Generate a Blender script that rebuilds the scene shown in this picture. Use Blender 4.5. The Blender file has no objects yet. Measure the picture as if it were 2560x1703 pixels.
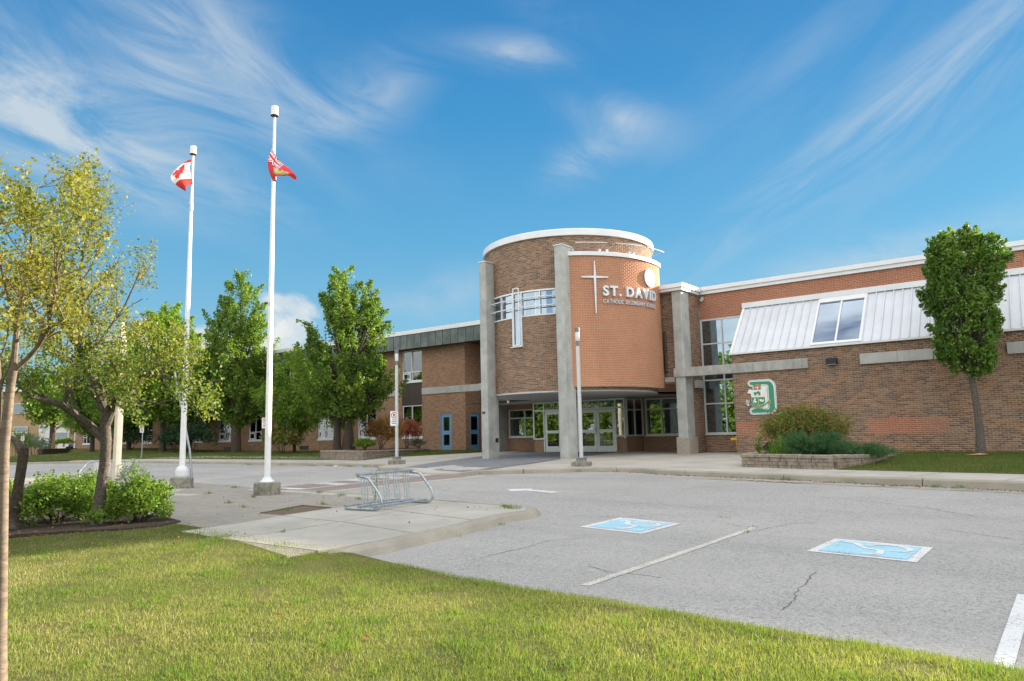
import bpy, math, random
import numpy as np
from mathutils import Vector, Matrix

random.seed(7)
SC = bpy.context.scene
COL = SC.collection
PI = math.pi

# ------------------------------------------------------------------ camera
# World axes: X runs along the school front (to the right), Y into the building, Z up.
# z = 0 is the entrance floor; the camera stands on the lawn across the parking lot.
CAM = np.array([0.0, 0.0, 0.95])
FPX = 1820.0                                   # focal length in pixels of a 2560 px wide frame
AX_R = np.array([0.790, 0.613, -0.022])
AX_U = np.array([0.095, -0.087, 0.992])
AX_R = AX_R / np.linalg.norm(AX_R)
AX_U = AX_U - AX_R * AX_U.dot(AX_R)
AX_U = AX_U / np.linalg.norm(AX_U)
AX_B = np.cross(AX_R, AX_U)                    # backwards
cam_d = bpy.data.cameras.new('camera')
cam = bpy.data.objects.new('camera', cam_d)
COL.objects.link(cam)
cam_d.sensor_width = 36.0
cam_d.lens = FPX / 2560.0 * 36.0
cam_d.clip_start = 0.05
cam_d.clip_end = 3000.0
cm = Matrix.Identity(4)
for i in range(3):
    cm[i][0], cm[i][1], cm[i][2], cm[i][3] = AX_R[i], AX_U[i], AX_B[i], CAM[i]
cam.matrix_world = cm
SC.camera = cam


def ray(px, py):
    return AX_R * (px - 1280.0) - AX_U * (py - 851.5) - AX_B * FPX


def at_y(px, py, y):
    d = ray(px, py); t = (y - CAM[1]) / d[1]; return CAM + d * t


def at_z(px, py, z):
    d = ray(px, py); t = (z - CAM[2]) / d[2]; return CAM + d * t


def at_d(px, py, dist):
    d = ray(px, py); return CAM + d * (dist / FPX)


def zlot(y):
    return float(np.interp(y, [8, 10.5, 17, 40], [-.485, -.472, -.23, -.23]))


# ------------------------------------------------------------------ world, sun, exposure
SUN_EL = math.radians(16.0)
SUN_H = np.array([0.375, 0.927])               # horizontal direction towards the sun (behind the wing, to the right)
SUN_H = SUN_H / np.linalg.norm(SUN_H)
SC.view_settings.view_transform = 'Standard'
SC.view_settings.look = 'None'
SC.view_settings.gamma = 1.0
SC.view_settings.use_curve_mapping = False
SC.view_settings.exposure = 1.75
SC.render.engine = 'CYCLES'
SC.cycles.use_denoising = True
SC.cycles.max_bounces = 6
SC.cycles.diffuse_bounces = 3
SC.cycles.transparent_max_bounces = 12
SC.cycles.sample_clamp_indirect = 6.0

sun_d = bpy.data.lights.new('sun', 'SUN')
sun = bpy.data.objects.new('sun', sun_d)
COL.objects.link(sun)
sun_d.energy = 5.0
sun_d.color = (1.0, 0.86, 0.66)
sun_d.angle = math.radians(1.0)
sv = Vector((SUN_H[0] * math.cos(SUN_EL), SUN_H[1] * math.cos(SUN_EL), math.sin(SUN_EL)))
sun.rotation_euler = sv.to_track_quat('Z', 'Y').to_euler()
sun.location = (20, 60, 60)

world = bpy.data.worlds.new('World')
SC.world = world
world.use_nodes = True
wt = world.node_tree
for n in list(wt.nodes):
    wt.nodes.remove(n)


class G:
    """tiny node-graph helper"""
    def __init__(self, nt):
        self.nt = nt

    def n(self, t, **kw):
        nd = self.nt.nodes.new(t)
        for k, v in kw.items():
            setattr(nd, k, v)
        return nd

    def link(self, a, b):
        self.nt.links.new(a, b)

    def put(self, sock, v):
        if isinstance(v, bpy.types.NodeSocket):
            self.link(v, sock)
        else:
            sock.default_value = v

    def m(self, op, a, b=0.0, c=None, clamp=False):
        nd = self.n('ShaderNodeMath', operation=op, use_clamp=clamp)
        self.put(nd.inputs[0], a); self.put(nd.inputs[1], b)
        if c is not None:
            self.put(nd.inputs[2], c)
        return nd.outputs[0]

    def mix(self, f, a, b, mode='MIX'):
        nd = self.n('ShaderNodeMixRGB', blend_type=mode)
        self.put(nd.inputs[0], f); self.put(nd.inputs[1], a); self.put(nd.inputs[2], b)
        return nd.outputs[0]

    def ramp(self, f, stops):
        nd = self.n('ShaderNodeValToRGB')
        el = nd.color_ramp.elements
        while len(el) > 1:
            el.remove(el[-1])
        el[0].position, el[0].color = stops[0][0], (*stops[0][1], 1)
        for p, c in stops[1:]:
            e = el.new(p); e.color = (*c, 1)
        self.put(nd.inputs[0], f)
        return nd.outputs[0]

    def noise(self, vec, scale, detail=4.0, rough=.55, dist=0.0):
        nd = self.n('ShaderNodeTexNoise')
        if vec is not None:
            self.link(vec, nd.inputs['Vector'])
        nd.inputs['Scale'].default_value = scale
        nd.inputs['Detail'].default_value = detail
        nd.inputs['Roughness'].default_value = rough
        nd.inputs['Distortion'].default_value = dist
        return nd.outputs[0]

    def comb(self, x, y, z):
        nd = self.n('ShaderNodeCombineXYZ')
        self.put(nd.inputs[0], x); self.put(nd.inputs[1], y); self.put(nd.inputs[2], z)
        return nd.outputs[0]

    def step(self, v, lo, hi):
        nd = self.n('ShaderNodeMapRange', interpolation_type='SMOOTHSTEP')
        self.put(nd.inputs[0], v)
        nd.inputs[1].default_value, nd.inputs[2].default_value = lo, hi
        nd.inputs[3].default_value, nd.inputs[4].default_value = 0.0, 1.0
        return nd.outputs[0]


g = G(wt)
sky = g.n('ShaderNodeTexSky', sky_type='NISHITA')
sky.sun_disc = False
sky.sun_elevation = SUN_EL
sky.sun_rotation = math.atan2(SUN_H[0], SUN_H[1])
sky.air_density = 1.0
sky.dust_density = 0.6
sky.ozone_density = 1.6
tc = g.n('ShaderNodeTexCoord')
sep = g.n('ShaderNodeSeparateXYZ')
g.link(tc.outputs['Generated'], sep.inputs[0])
dx, dy, dz = sep.outputs[0], sep.outputs[1], sep.outputs[2]
FH = -AX_B[:2] / np.linalg.norm(AX_B[:2])      # compass frame for the clouds
RH = np.array([FH[1], -FH[0]])
fwd = g.m('ADD', g.m('MULTIPLY', dx, float(FH[0])), g.m('MULTIPLY', dy, float(FH[1])))
rgt = g.m('ADD', g.m('MULTIPLY', dx, float(RH[0])), g.m('MULTIPLY', dy, float(RH[1])))
az = g.m('ARCTAN2', rgt, fwd)
el = g.m('ARCSINE', dz)
# the sky: Nishita, deepened to the polarised blue of the photograph by a tint over elevation
hsv = g.n('ShaderNodeHueSaturation')
hsv.inputs['Saturation'].default_value = 1.28
hsv.inputs['Value'].default_value = 1.0
g.link(sky.outputs[0], hsv.inputs['Color'])
nis = g.mix(1.0, hsv.outputs[0], (0.50, 0.98, 1.20, 1), 'MULTIPLY')
el01 = g.m('MULTIPLY', g.m('MAXIMUM', el, 0.0), 2.0 / PI)
SKYR = [(0.0, (2.7, 4.2, 5.3)), (0.08, (1.85, 3.75, 5.2)), (0.17, (0.95, 2.98, 4.95)), (0.27, (0.46, 2.2, 4.5)), (0.38, (0.30, 1.65, 3.9)), (1.0, (0.20, 1.2, 3.2))]
grad = g.ramp(el01, [(p, tuple(v / 6.0 for v in c)) for p, c in SKYR])
grad = g.mix(1.0, grad, (6.0, 6.0, 6.0, 1), 'MULTIPLY')
base = g.mix(0.85, nis, grad)


def azel(dpx, dpy):
    """compass position of a cloud seen at a point of the photo (2357 px wide view)"""
    d = ray(dpx * 1.0861, dpy * 1.0861); d = d / np.linalg.norm(d)
    return math.atan2(d[:2].dot(RH), d[:2].dot(FH)), math.asin(d[2])


AE = g.comb(az, el, 0.0)


def mapped(loc, rot, scale):
    mp = g.n('ShaderNodeMapping', vector_type='TEXTURE')
    mp.inputs['Location'].default_value = loc
    mp.inputs['Rotation'].default_value = (0, 0, rot)
    mp.inputs['Scale'].default_value = scale
    g.link(AE, mp.inputs['Vector'])
    return mp.outputs[0]


def blob(cx, cy, lx, ly, rot=0.0):
    a0, e0 = azel(cx, cy)
    k = 1.0861 / FPX * 2.3
    gr = g.n('ShaderNodeTexGradient', gradient_type='QUADRATIC_SPHERE')
    g.link(mapped((a0, e0, 0), rot, (lx * k, ly * k, 1.0)), gr.inputs[0])
    return gr.outputs['Fac']


def rotated(ang, sx, sy):
    return mapped((0, 0, 0), ang, (1.0 / sx, 1.0 / sy, 1.0))


# cirrus: streaked noise, thick where the wisps lie
st1 = g.noise(rotated(-0.32, 3.6, 10.5), 1.0, 7.0, .62, 1.0)
st2 = g.noise(rotated(0.52, 3.2, 15.0), 1.0, 7.0, .62, .7)
A = [(170, 225, 330, 105, -.20, .78), (390, 70, 170, 110, -.6, .58), (60, 330, 220, 70, -.30, .50), (330, 390, 300, 60, -.25, .44),
     (580, 150, 280, 90, -.45, .40), (840, 215, 130, 55, .45, .75),
     (1190, 122, 110, 30, -.08, .80), (1350, 40, 150, 35, -.3, .28), (1430, 272, 110, 46, -.35, .72), (1345, 368, 80, 38, .3, .58),
     (980, 690, 160, 45, .2, .50), (2080, 590, 280, 46, .1, .55)]
B = [(1940, 340, 460, 42, .52, .50), (2200, 190, 340, 90, .50, .40), (1850, 120, 300, 90, .5, .16)]
acc = 0.0
for (x, y, lx, ly, r, w) in A:
    acc = g.m('ADD', g.m('MULTIPLY', blob(x, y, lx, ly, r), w), acc)
acb = 0.0
for (x, y, lx, ly, r, w) in B:
    acb = g.m('ADD', g.m('MULTIPLY', blob(x, y, lx, ly, r), w), acb)
ci = g.m('ADD', g.m('MULTIPLY', acc, g.m('ADD', g.m('MULTIPLY', g.step(st1, .33, .72), 1.15), .08)),
         g.m('MULTIPLY', acb, g.m('ADD', g.m('MULTIPLY', g.step(st2, .34, .70), 1.15), .10)))
ci = g.m('MINIMUM', g.m('MAXIMUM', ci, 0.0), .86)
col1 = g.mix(ci, base, (4.3, 4.75, 5.2, 1))
# fair-weather cumulus low over the roofs
cun = g.noise(rotated(0.0, 13.0, 15.0), 1.0, 6.0, .60, .3)
Cc = [(690, 745, 62, 62, .5, 1.0), (640, 690, 70, 26, 0, .75), (470, 775, 70, 36, 0, .85), (355, 745, 60, 46, 0, .85), (560, 800, 200, 30, 0, .75), (260, 790, 90, 40, 0, .7)]
acu = 0.0
for (x, y, lx, ly, r, w) in Cc:
    acu = g.m('ADD', g.m('MULTIPLY', blob(x, y, lx, ly, r), w), acu)
cum = g.step(g.m('ADD', acu, g.m('MULTIPLY', g.m('SUBTRACT', cun, .5), 1.5)), .42, .78)
ccol = g.mix(g.step(cun, .42, .66), (4.5, 5.0, 5.5, 1), (6.3, 6.15, 6.0, 1))
col2 = g.mix(g.m('MULTIPLY', cum, .90), col1, ccol)
# added unseen fill: bright broken cloud overhead and behind the camera brightens the shade
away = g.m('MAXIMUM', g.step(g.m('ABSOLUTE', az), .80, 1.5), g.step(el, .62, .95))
fill_deck_n = g.noise(rotated(.15, 2.2, 3.6), 1.0, 4.0, .58, .5)
deck = g.m('MULTIPLY', g.step(g.m('ADD', fill_deck_n, g.m('MULTIPLY', away, .26)), .56, .74), g.m('MULTIPLY', away, .92))
fill_deck_col = g.mix(g.step(fill_deck_n, .42, .68), (7.2, 7.3, 7.4, 1), (10.4, 10.1, 9.7, 1))
col2 = g.mix(1.0, col2, (.58, .59, .58, 1), 'MULTIPLY')
col2 = g.mix(deck, col2, fill_deck_col)
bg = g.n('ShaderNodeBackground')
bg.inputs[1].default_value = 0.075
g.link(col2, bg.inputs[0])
wo = g.n('ShaderNodeOutputWorld')
g.link(bg.outputs[0], wo.inputs[0])
world.cycles.sampling_method = 'MANUAL'
world.cycles.sample_map_resolution = 512

# ------------------------------------------------------------------ object helpers
def tag(o, label=None, cat=None, group=None, kind=None):
    if label: o['label'] = label
    if cat: o['category'] = cat
    if group: o['group'] = group
    if kind: o['kind'] = kind
    return o


def thing(name, label, cat, loc=(0, 0, 0), rz=0.0, group=None):
    o = bpy.data.objects.new(name, None)
    COL.objects.link(o)
    o.empty_display_size = .2
    o.location = loc
    o.rotation_euler = (0, 0, rz)
    return tag(o, label, cat, group)


def attach(o, parent, world_mesh=True):
    """parent o; meshes written in world coordinates keep their place"""
    if parent is None:
        return o
    o.parent = parent
    if world_mesh:
        p, off = parent, Vector((0, 0, 0))
        while p is not None:
            if p.type == 'EMPTY':
                off += p.location
            p = p.parent
        if parent.type == 'EMPTY':
            o.matrix_parent_inverse = Matrix.Translation(-off)
    return o


def link_mesh(name, me, parent=None, world_mesh=True):
    o = bpy.data.objects.new(name, me)
    COL.objects.link(o)
    return attach(o, parent, world_mesh)


def copy_tree(src, parent=None):
    c = src.copy()
    COL.objects.link(c)
    if parent is not None:
        c.parent = parent
    for ch in list(src.children):
        k = copy_tree(ch, c)
        k.matrix_parent_inverse = ch.matrix_parent_inverse.copy()
    return c


class MB:
    def __init__(self):
        self.v, self.f, self.mi = [], [], []

    def add(self, vs, fs, m=0):
        b = len(self.v)
        self.v += [tuple(map(float, p)) for p in vs]
        for f in fs:
            self.f.append(tuple(b + i for i in f)); self.mi.append(m)
        return self

    def box(self, x0, x1, y0, y1, z0, z1, m=0):
        v = [(x, y, z) for z in (z0, z1) for y in (y0, y1) for x in (x0, x1)]
        return self.add(v, [(0, 2, 3, 1), (4, 5, 7, 6), (0, 1, 5, 4), (2, 6, 7, 3), (0, 4, 6, 2), (1, 3, 7, 5)], m)

    def obox(self, c, ax, ay, az_, m=0):
        """oriented box: centre and three half-axis vectors"""
        c, ax, ay, az_ = (np.array(q, float) for q in (c, ax, ay, az_))
        v = [c + sx * ax + sy * ay + sz * az_ for sz in (-1, 1) for sy in (-1, 1) for sx in (-1, 1)]
        return self.add(v, [(0, 2, 3, 1), (4, 5, 7, 6), (0, 1, 5, 4), (2, 6, 7, 3), (0, 4, 6, 2), (1, 3, 7, 5)], m)

    def bev(self, x0, x1, y0, y1, z0, z1, b=.01, m=0):
        """box with chamfered vertical and top edges"""
        def ring(d, z):
            return [(x0 + d + b, y0 + d, z), (x1 - d - b, y0 + d, z), (x1 - d, y0 + d + b, z), (x1 - d, y1 - d - b, z),
                    (x1 - d - b, y1 - d, z), (x0 + d + b, y1 - d, z), (x0 + d, y1 - d - b, z), (x0 + d, y0 + d + b, z)]
        v = ring(0, z0) + ring(0, z1 - b) + ring(b, z1)
        f = [tuple(range(7, -1, -1)), tuple(range(16, 24))]
        for r in (0, 8):
            for i in range(8):
                j = (i + 1) % 8
                f.append((r + i, r + j, r + 8 + j, r + 8 + i))
        return self.add(v, f, m)

    def prism(self, pts, fn, d0, d1, m=0):
        """polygon pts (a,b) extruded from d0 to d1; fn(a,b,d) -> world"""
        n = len(pts)
        v = [fn(a, b, d0) for a, b in pts] + [fn(a, b, d1) for a, b in pts]
        f = [tuple(range(n - 1, -1, -1)), tuple(range(n, 2 * n))]
        f += [(i, (i + 1) % n, n + (i + 1) % n, n + i) for i in range(n)]
        return self.add(v, f, m)

    def tube(self, pts, r, n=8, m=0, cap=True):
        pts = [np.array(p, float) for p in pts]
        rs = r if isinstance(r, (list, tuple, np.ndarray)) else [r] * len(pts)
        b = len(self.v)
        prev = None
        for i, p in enumerate(pts):
            t = pts[min(i + 1, len(pts) - 1)] - pts[max(i - 1, 0)]
            t = t / (np.linalg.norm(t) + 1e-9)
            if prev is None:
                a = np.cross(t, (0, 0, 1.0))
                if np.linalg.norm(a) < .05:
                    a = np.cross(t, (1.0, 0, 0))
            else:
                a = prev - t * prev.dot(t)
            a = a / (np.linalg.norm(a) + 1e-9); prev = a
            c = np.cross(t, a)
            for k in range(n):
                q = 2 * PI * k / n
                self.v.append(tuple(p + rs[i] * (a * math.cos(q) + c * math.sin(q))))
        for i in range(len(pts) - 1):
            for k in range(n):
                k2 = (k + 1) % n
                self.f.append((b + i * n + k, b + i * n + k2, b + (i + 1) * n + k2, b + (i + 1) * n + k)); self.mi.append(m)
        if cap:
            self.f.append(tuple(b + k for k in range(n - 1, -1, -1))); self.mi.append(m)
            e = b + (len(pts) - 1) * n
            self.f.append(tuple(e + k for k in range(n))); self.mi.append(m)
        return self

    def lathe(self, prof, c=(0, 0, 0), n=24, m=0, a0=0.0, a1=2 * PI):
        full = abs(a1 - a0 - 2 * PI) < 1e-6
        cols = n if full else n + 1
        b = len(self.v)
        for r, z in prof:
            for k in range(cols):
                q = a0 + (a1 - a0) * k / n
                self.v.append((c[0] + r * math.sin(q), c[1] - r * math.cos(q), c[2] + z))
        for i in range(len(prof) - 1):
            for k in range(n):
                k2 = (k + 1) % cols
                self.f.append((b + i * cols + k, b + i * cols + k2, b + (i + 1) * cols + k2, b + (i + 1) * cols + k)); self.mi.append(m)
        if full:
            if prof[0][0] > 1e-6:
                self.f.append(tuple(b + k for k in range(n - 1, -1, -1))); self.mi.append(m)
            if prof[-1][0] > 1e-6:
                e = b + (len(prof) - 1) * cols
                self.f.append(tuple(e + k for k in range(n))); self.mi.append(m)
        return self

    def mesh(self, name, mats, smooth=False):
        me = bpy.data.meshes.new(name)
        me.from_pydata(self.v, [], self.f)
        for mt in (mats if isinstance(mats, (list, tuple)) else [mats]):
            me.materials.append(M[mt] if isinstance(mt, str) else mt)
        if any(self.mi):
            me.polygons.foreach_set('material_index', self.mi)
        if smooth:
            me.polygons.foreach_set('use_smooth', [True] * len(self.f))
            try:
                me.set_sharp_from_angle(angle=math.radians(38))
            except Exception:
                pass
        me.update()
        return me

    def build(self, name, mats, parent=None, smooth=False, world_mesh=True):
        return link_mesh(name, self.mesh(name, mats, smooth), parent, world_mesh)


def np_mesh(name, V, F, mat, smooth=False):
    """V (N,3), F (M,k) with constant k"""
    me = bpy.data.meshes.new(name)
    V = np.asarray(V, np.float32); F = np.asarray(F, np.int32)
    m, k = F.shape
    me.vertices.add(len(V)); me.vertices.foreach_set('co', V.ravel())
    me.loops.add(m * k); me.loops.foreach_set('vertex_index', F.ravel())
    me.polygons.add(m)
    me.polygons.foreach_set('loop_start', np.arange(0, m * k, k, dtype=np.int32))
    me.materials.append(M[mat])
    if smooth:
        me.polygons.foreach_set('use_smooth', np.ones(m, bool))
    me.update(calc_edges=True)
    return me


# ------------------------------------------------------------------ materials
M = {}


def new(name):
    m = bpy.data.materials.new(name)
    m.use_nodes = True
    M[name] = m
    nt = m.node_tree
    b = nt.nodes['Principled BSDF']
    q = G(nt)
    return m, q, b


def pos(q):
    return q.n('ShaderNodeNewGeometry').outputs['Position']


def bump(q, b, h, strength=.3, dist=.02):
    nd = q.n('ShaderNodeBump')
    nd.inputs['Strength'].default_value = strength
    nd.inputs['Distance'].default_value = dist
    q.link(h, nd.inputs['Height'])
    q.link(nd.outputs[0], b.inputs['Normal'])


def plain(name, col, rough=.6, metal=0.0, var=.12, scale=6.0, bstr=0.0, spec=.4, stain=0.0):
    m, q, b = new(name)
    p = pos(q)
    n1 = q.noise(p, scale, 5.0, .6)
    lo = tuple(c * (1 - var) for c in col) + (1,)
    hi = tuple(min(1, c * (1 + var)) for c in col) + (1,)
    c = q.mix(q.step(n1, .3, .7), lo, hi)
    if stain:
        sx = q.n('ShaderNodeSeparateXYZ'); q.link(p, sx.inputs[0])
        v = q.comb(q.m('MULTIPLY', sx.outputs[0], 5.0), q.m('MULTIPLY', sx.outputs[1], 5.0), q.m('MULTIPLY', sx.outputs[2], .5))
        s = q.step(q.noise(v, 1.0, 5.0, .65), .48, .75)
        c = q.mix(q.m('MULTIPLY', s, stain), c, tuple(x * .45 for x in col) + (1,))
    q.link(c, b.inputs['Base Color'])
    b.inputs['Roughness'].default_value = rough
    b.inputs['Metallic'].default_value = metal
    b.inputs['Specular IOR Level'].default_value = spec
    if bstr:
        bump(q, b, q.noise(p, scale * 12, 4.0, .6), bstr, .01)
    return m


def brick_mat(name, cols, rough=.85, round_c=None):
    m, q, b = new(name)
    p = pos(q)
    gi = q.n('ShaderNodeNewGeometry'); oi = q.n('ShaderNodeObjectInfo')
    r = q.m('FRACT', q.m('ADD', gi.outputs['Random Per Island'], oi.outputs['Random']))
    k = len(cols)
    c = q.ramp(r, [((i + .001) / k, cc) for i, cc in enumerate(cols)])
    big = q.noise(p, .9, 4.0, .6)
    c = q.mix(q.m('MULTIPLY', q.step(big, .35, .75), .32), c, tuple(x * .62 for x in cols[0]) + (1,))
    c = q.mix(q.m('MULTIPLY', q.step(q.noise(p, 55.0, 4.0), .45, .8), .35), c, tuple(x * .55 for x in cols[-1]) + (1,))
    q.link(c, b.inputs['Base Color'])
    b.inputs['Roughness'].default_value = rough
    b.inputs['Specular IOR Level'].default_value = .25
    bump(q, b, q.noise(p, 90.0, 3.0), .4, .006)
    if round_c:      # smooth shading of the curved wall: outward faces take the drum's own normal
        sx = q.n('ShaderNodeSeparateXYZ'); q.link(p, sx.inputs[0])
        v = q.comb(q.m('SUBTRACT', sx.outputs[0], round_c[0]), q.m('SUBTRACT', sx.outputs[1], round_c[1]), 0.0)
        nv = q.n('ShaderNodeVectorMath', operation='NORMALIZE'); q.link(v, nv.inputs[0])
        ge = q.n('ShaderNodeNewGeometry')
        dt = q.n('ShaderNodeVectorMath', operation='DOT_PRODUCT'); q.link(nv.outputs[0], dt.inputs[0]); q.link(ge.outputs['Normal'], dt.inputs[1])
        mixv = q.n('ShaderNodeMix', data_type='VECTOR')
        q.link(q.m('GREATER_THAN', dt.outputs['Value'], .8), mixv.inputs[0]); q.link(ge.outputs['Normal'], mixv.inputs[4]); q.link(nv.outputs[0], mixv.inputs[5])
        bn = [n for n in q.nt.nodes if n.type == 'BUMP'][0]
        q.link(mixv.outputs[1], bn.inputs['Normal'])
    return m


BROWN = [(.270, .150, .088), (.345, .205, .118), (.205, .125, .085), (.305, .165, .092), (.375, .230, .135), (.240, .148, .100), (.165, .108, .082)]
RED = [(.480, .215, .118), (.505, .230, .128), (.455, .200, .110), (.495, .222, .120)]
RED_WING = [(.420, .172, .100), (.445, .190, .112), (.395, .158, .092), (.435, .180, .104)]
brick_mat('brick_brown', BROWN)
brick_mat('brick_red', RED)
brick_mat('brick_red_wing', RED_WING)
brick_mat('brick_brown_drum', BROWN, .85, (-17.3, 26.6))
brick_mat('brick_red_drum', RED, .85, (-17.3, 26.6))
plain('mortar_grey', (.44, .39, .33), .9, var=.2, scale=9, bstr=.3)
plain('mortar_pink', (.60, .44, .33), .9, var=.12, scale=9, bstr=.2)


def brick_tex(name, c1, c2, mortar, scl=1.0):
    m, q, b = new(name)
    p = pos(q)
    s = q.n('ShaderNodeSeparateXYZ'); q.link(p, s.inputs[0])
    v = q.comb(q.m('ADD', s.outputs[0], s.outputs[1]), s.outputs[2], 0.0)
    br = q.n('ShaderNodeTexBrick')
    br.offset = .5
    q.link(v, br.inputs['Vector'])
    br.inputs['Color1'].default_value = (*c1, 1); br.inputs['Color2'].default_value = (*c2, 1)
    br.inputs['Mortar'].default_value = (*mortar, 1)
    br.inputs['Scale'].default_value = 1.0
    br.inputs['Brick Width'].default_value = .2 * scl
    br.inputs['Row Height'].default_value = .0667 * scl
    br.inputs['Mortar Size'].default_value = .0055
    br.inputs['Mortar Smooth'].default_value = .2
    br.inputs['Bias'].default_value = -.1
    c = q.mix(q.m('MULTIPLY', q.step(q.noise(p, .7, 4.0), .4, .75), .3), br.outputs['Color'], tuple(x * .6 for x in c1) + (1,))
    c = q.mix(q.m('MULTIPLY', q.step(q.noise(v, 14.0, 3.0), .4, .7), .35), c, tuple(x * .55 for x in c2) + (1,))
    q.link(c, b.inputs['Base Color'])
    b.inputs['Roughness'].default_value = .88
    b.inputs['Specular IOR Level'].default_value = .2
    bump(q, b, q.m('SUBTRACT', 1.0, br.outputs['Fac']), .5, .01)
    return m


brick_tex('brick_far', (.40, .225, .130), (.215, .122, .078), (.46, .37, .28))
brick_tex('brick_porch', (.330, .180, .108), (.235, .135, .088), (.42, .34, .27))
brick_tex('brick_tan', (.50, .34, .18), (.42, .28, .15), (.5, .42, .3), 1.0)

plain('concrete_column', (.395, .403, .385), .8, var=.17, scale=1.9, bstr=.3, stain=.26)
plain('concrete_band', (.36, .357, .34), .85, var=.18, scale=2.5, bstr=.3, stain=.55)
plain('concrete_band_clean', (.42, .415, .395), .85, var=.10, scale=2.5, bstr=.2, stain=.2)
plain('concrete_old', (.24, .225, .185), .92, var=.4, scale=9.0, bstr=.6, stain=.4)
plain('aggregate', (.36, .315, .265), .95, var=.35, scale=60.0, bstr=.7)
plain('soffit', (.50, .50, .50), .7, var=.05)
plain('white_metal', (.72, .73, .75), .38, var=.04, scale=1.5, spec=.5)
plain('roof_metal', (.60, .62, .665), .42, var=.06, scale=1.2, spec=.5)
plain('white_paint', (.80, .80, .80), .5, var=.05)
plain('silver_letter', (.62, .64, .68), .42, metal=.25, var=.04)
plain('alu_frame', (.58, .60, .61), .42, metal=.2, var=.05)
plain('galvanised', (.42, .46, .49), .38, metal=.75, var=.22, scale=22.0)
plain('flue_grey', (.20, .21, .225), .5, metal=.3, var=.1)
plain('fascia_dark', (.105, .125, .120), .42, metal=.35, var=.30, scale=1.6, stain=.25)
plain('fascia_seam', (.16, .18, .175), .45, metal=.35, var=.1)
plain('spandrel_brown', (.050, .036, .032), .5, var=.12)
plain('door_blue', (.165, .300, .480), .5, var=.06)
plain('black_plastic', (.018, .020, .026), .45, var=.1)
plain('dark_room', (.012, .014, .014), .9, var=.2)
plain('blind', (.40, .47, .43), .8, var=.05)
plain('bin_yellow', (.72, .42, .03), .5, var=.05)
plain('lens_dark', (.02, .02, .022), .2)
plain('lamp_glass', (.62, .64, .66), .25, var=.05)
plain('mulch', (.060, .043, .032), .95, var=.5, scale=30.0, bstr=.8)
plain('crack_dark', (.13, .125, .115), .95, var=.3)
plain('soil', (.16, .115, .075), .95, var=.4, scale=25.0, bstr=.8)
plain('planter_block', (.275, .228, .180), .92, var=.28, scale=7.0, bstr=.7, stain=.35)
plain('planter_cap', (.265, .225, .180), .92, var=.22, scale=7.0, bstr=.5, stain=.3)
plain('bark_grey', (.118, .100, .084), .95, var=.45, scale=28.0, bstr=1.0)
plain('bark_dark', (.070, .052, .042), .95, var=.4, scale=20.0, bstr=1.0)
plain('pillar_stone', (.62, .56, .46), .8, var=.06, scale=4)
plain('sign_white', (.78, .78, .78), .5, var=.02)
plain('sign_red', (.60, .04, .035), .5, var=.02)
plain('sign_blue', (.05, .20, .50), .5, var=.02)
plain('ink', (.02, .02, .02), .6)
plain('emblem_green', (.045, .270, .155), .45, var=.03)
plain('emblem_gold', (.72, .48, .08), .45, var=.03)
plain('emblem_red', (.60, .09, .06), .45, var=.03)
plain('emblem_navy', (.16, .30, .36), .45, var=.03)
plain('flag_white', (.82, .82, .82), .8, var=.02)
plain('flag_red', (.68, .045, .040), .8, var=.04)
plain('flag_blue', (.035, .06, .30), .8, var=.04)
plain('flag_green', (.20, .48, .22), .8, var=.04)
plain('flag_gold', (.75, .52, .10), .8, var=.04)
plain('shirt_blue', (.20, .36, .46), .8)
plain('trousers_dark', (.03, .03, .035), .8)
plain('skin', (.22, .12, .08), .6)
plain('hair', (.015, .012, .010), .6)
plain('cardboard', (.62, .30, .20), .8)
plain('litter_white', (.75, .76, .78), .7)
plain('litter_blue', (.20, .42, .70), .7)
plain('cover_slab', (.42, .42, .40), .8)
plain('balcony_stuff', (.30, .24, .24), .8, var=.6, scale=2.0)


def bark_smooth():
    m, q, b = new('bark_lichen')
    p = pos(q)
    s = q.n('ShaderNodeSeparateXYZ'); q.link(p, s.inputs[0])
    ringv = q.comb(q.m('MULTIPLY', s.outputs[0], 14.0), q.m('MULTIPLY', s.outputs[1], 14.0), q.m('MULTIPLY', s.outputs[2], 42.0))
    r = q.noise(ringv, 1.0, 6.0, .7, .6)
    c = q.mix(q.step(r, .35, .7), (.115, .085, .066, 1), (.205, .162, .125, 1))
    li = q.step(q.noise(p, 14.0, 4.0, .6), .62, .70)
    c = q.mix(q.m('MULTIPLY', li, .85), c, (.33, .20, .03, 1))
    q.link(c, b.inputs['Base Color']); b.inputs['Roughness'].default_value = .85
    bump(q, b, r, .5, .01)


bark_smooth()


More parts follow.
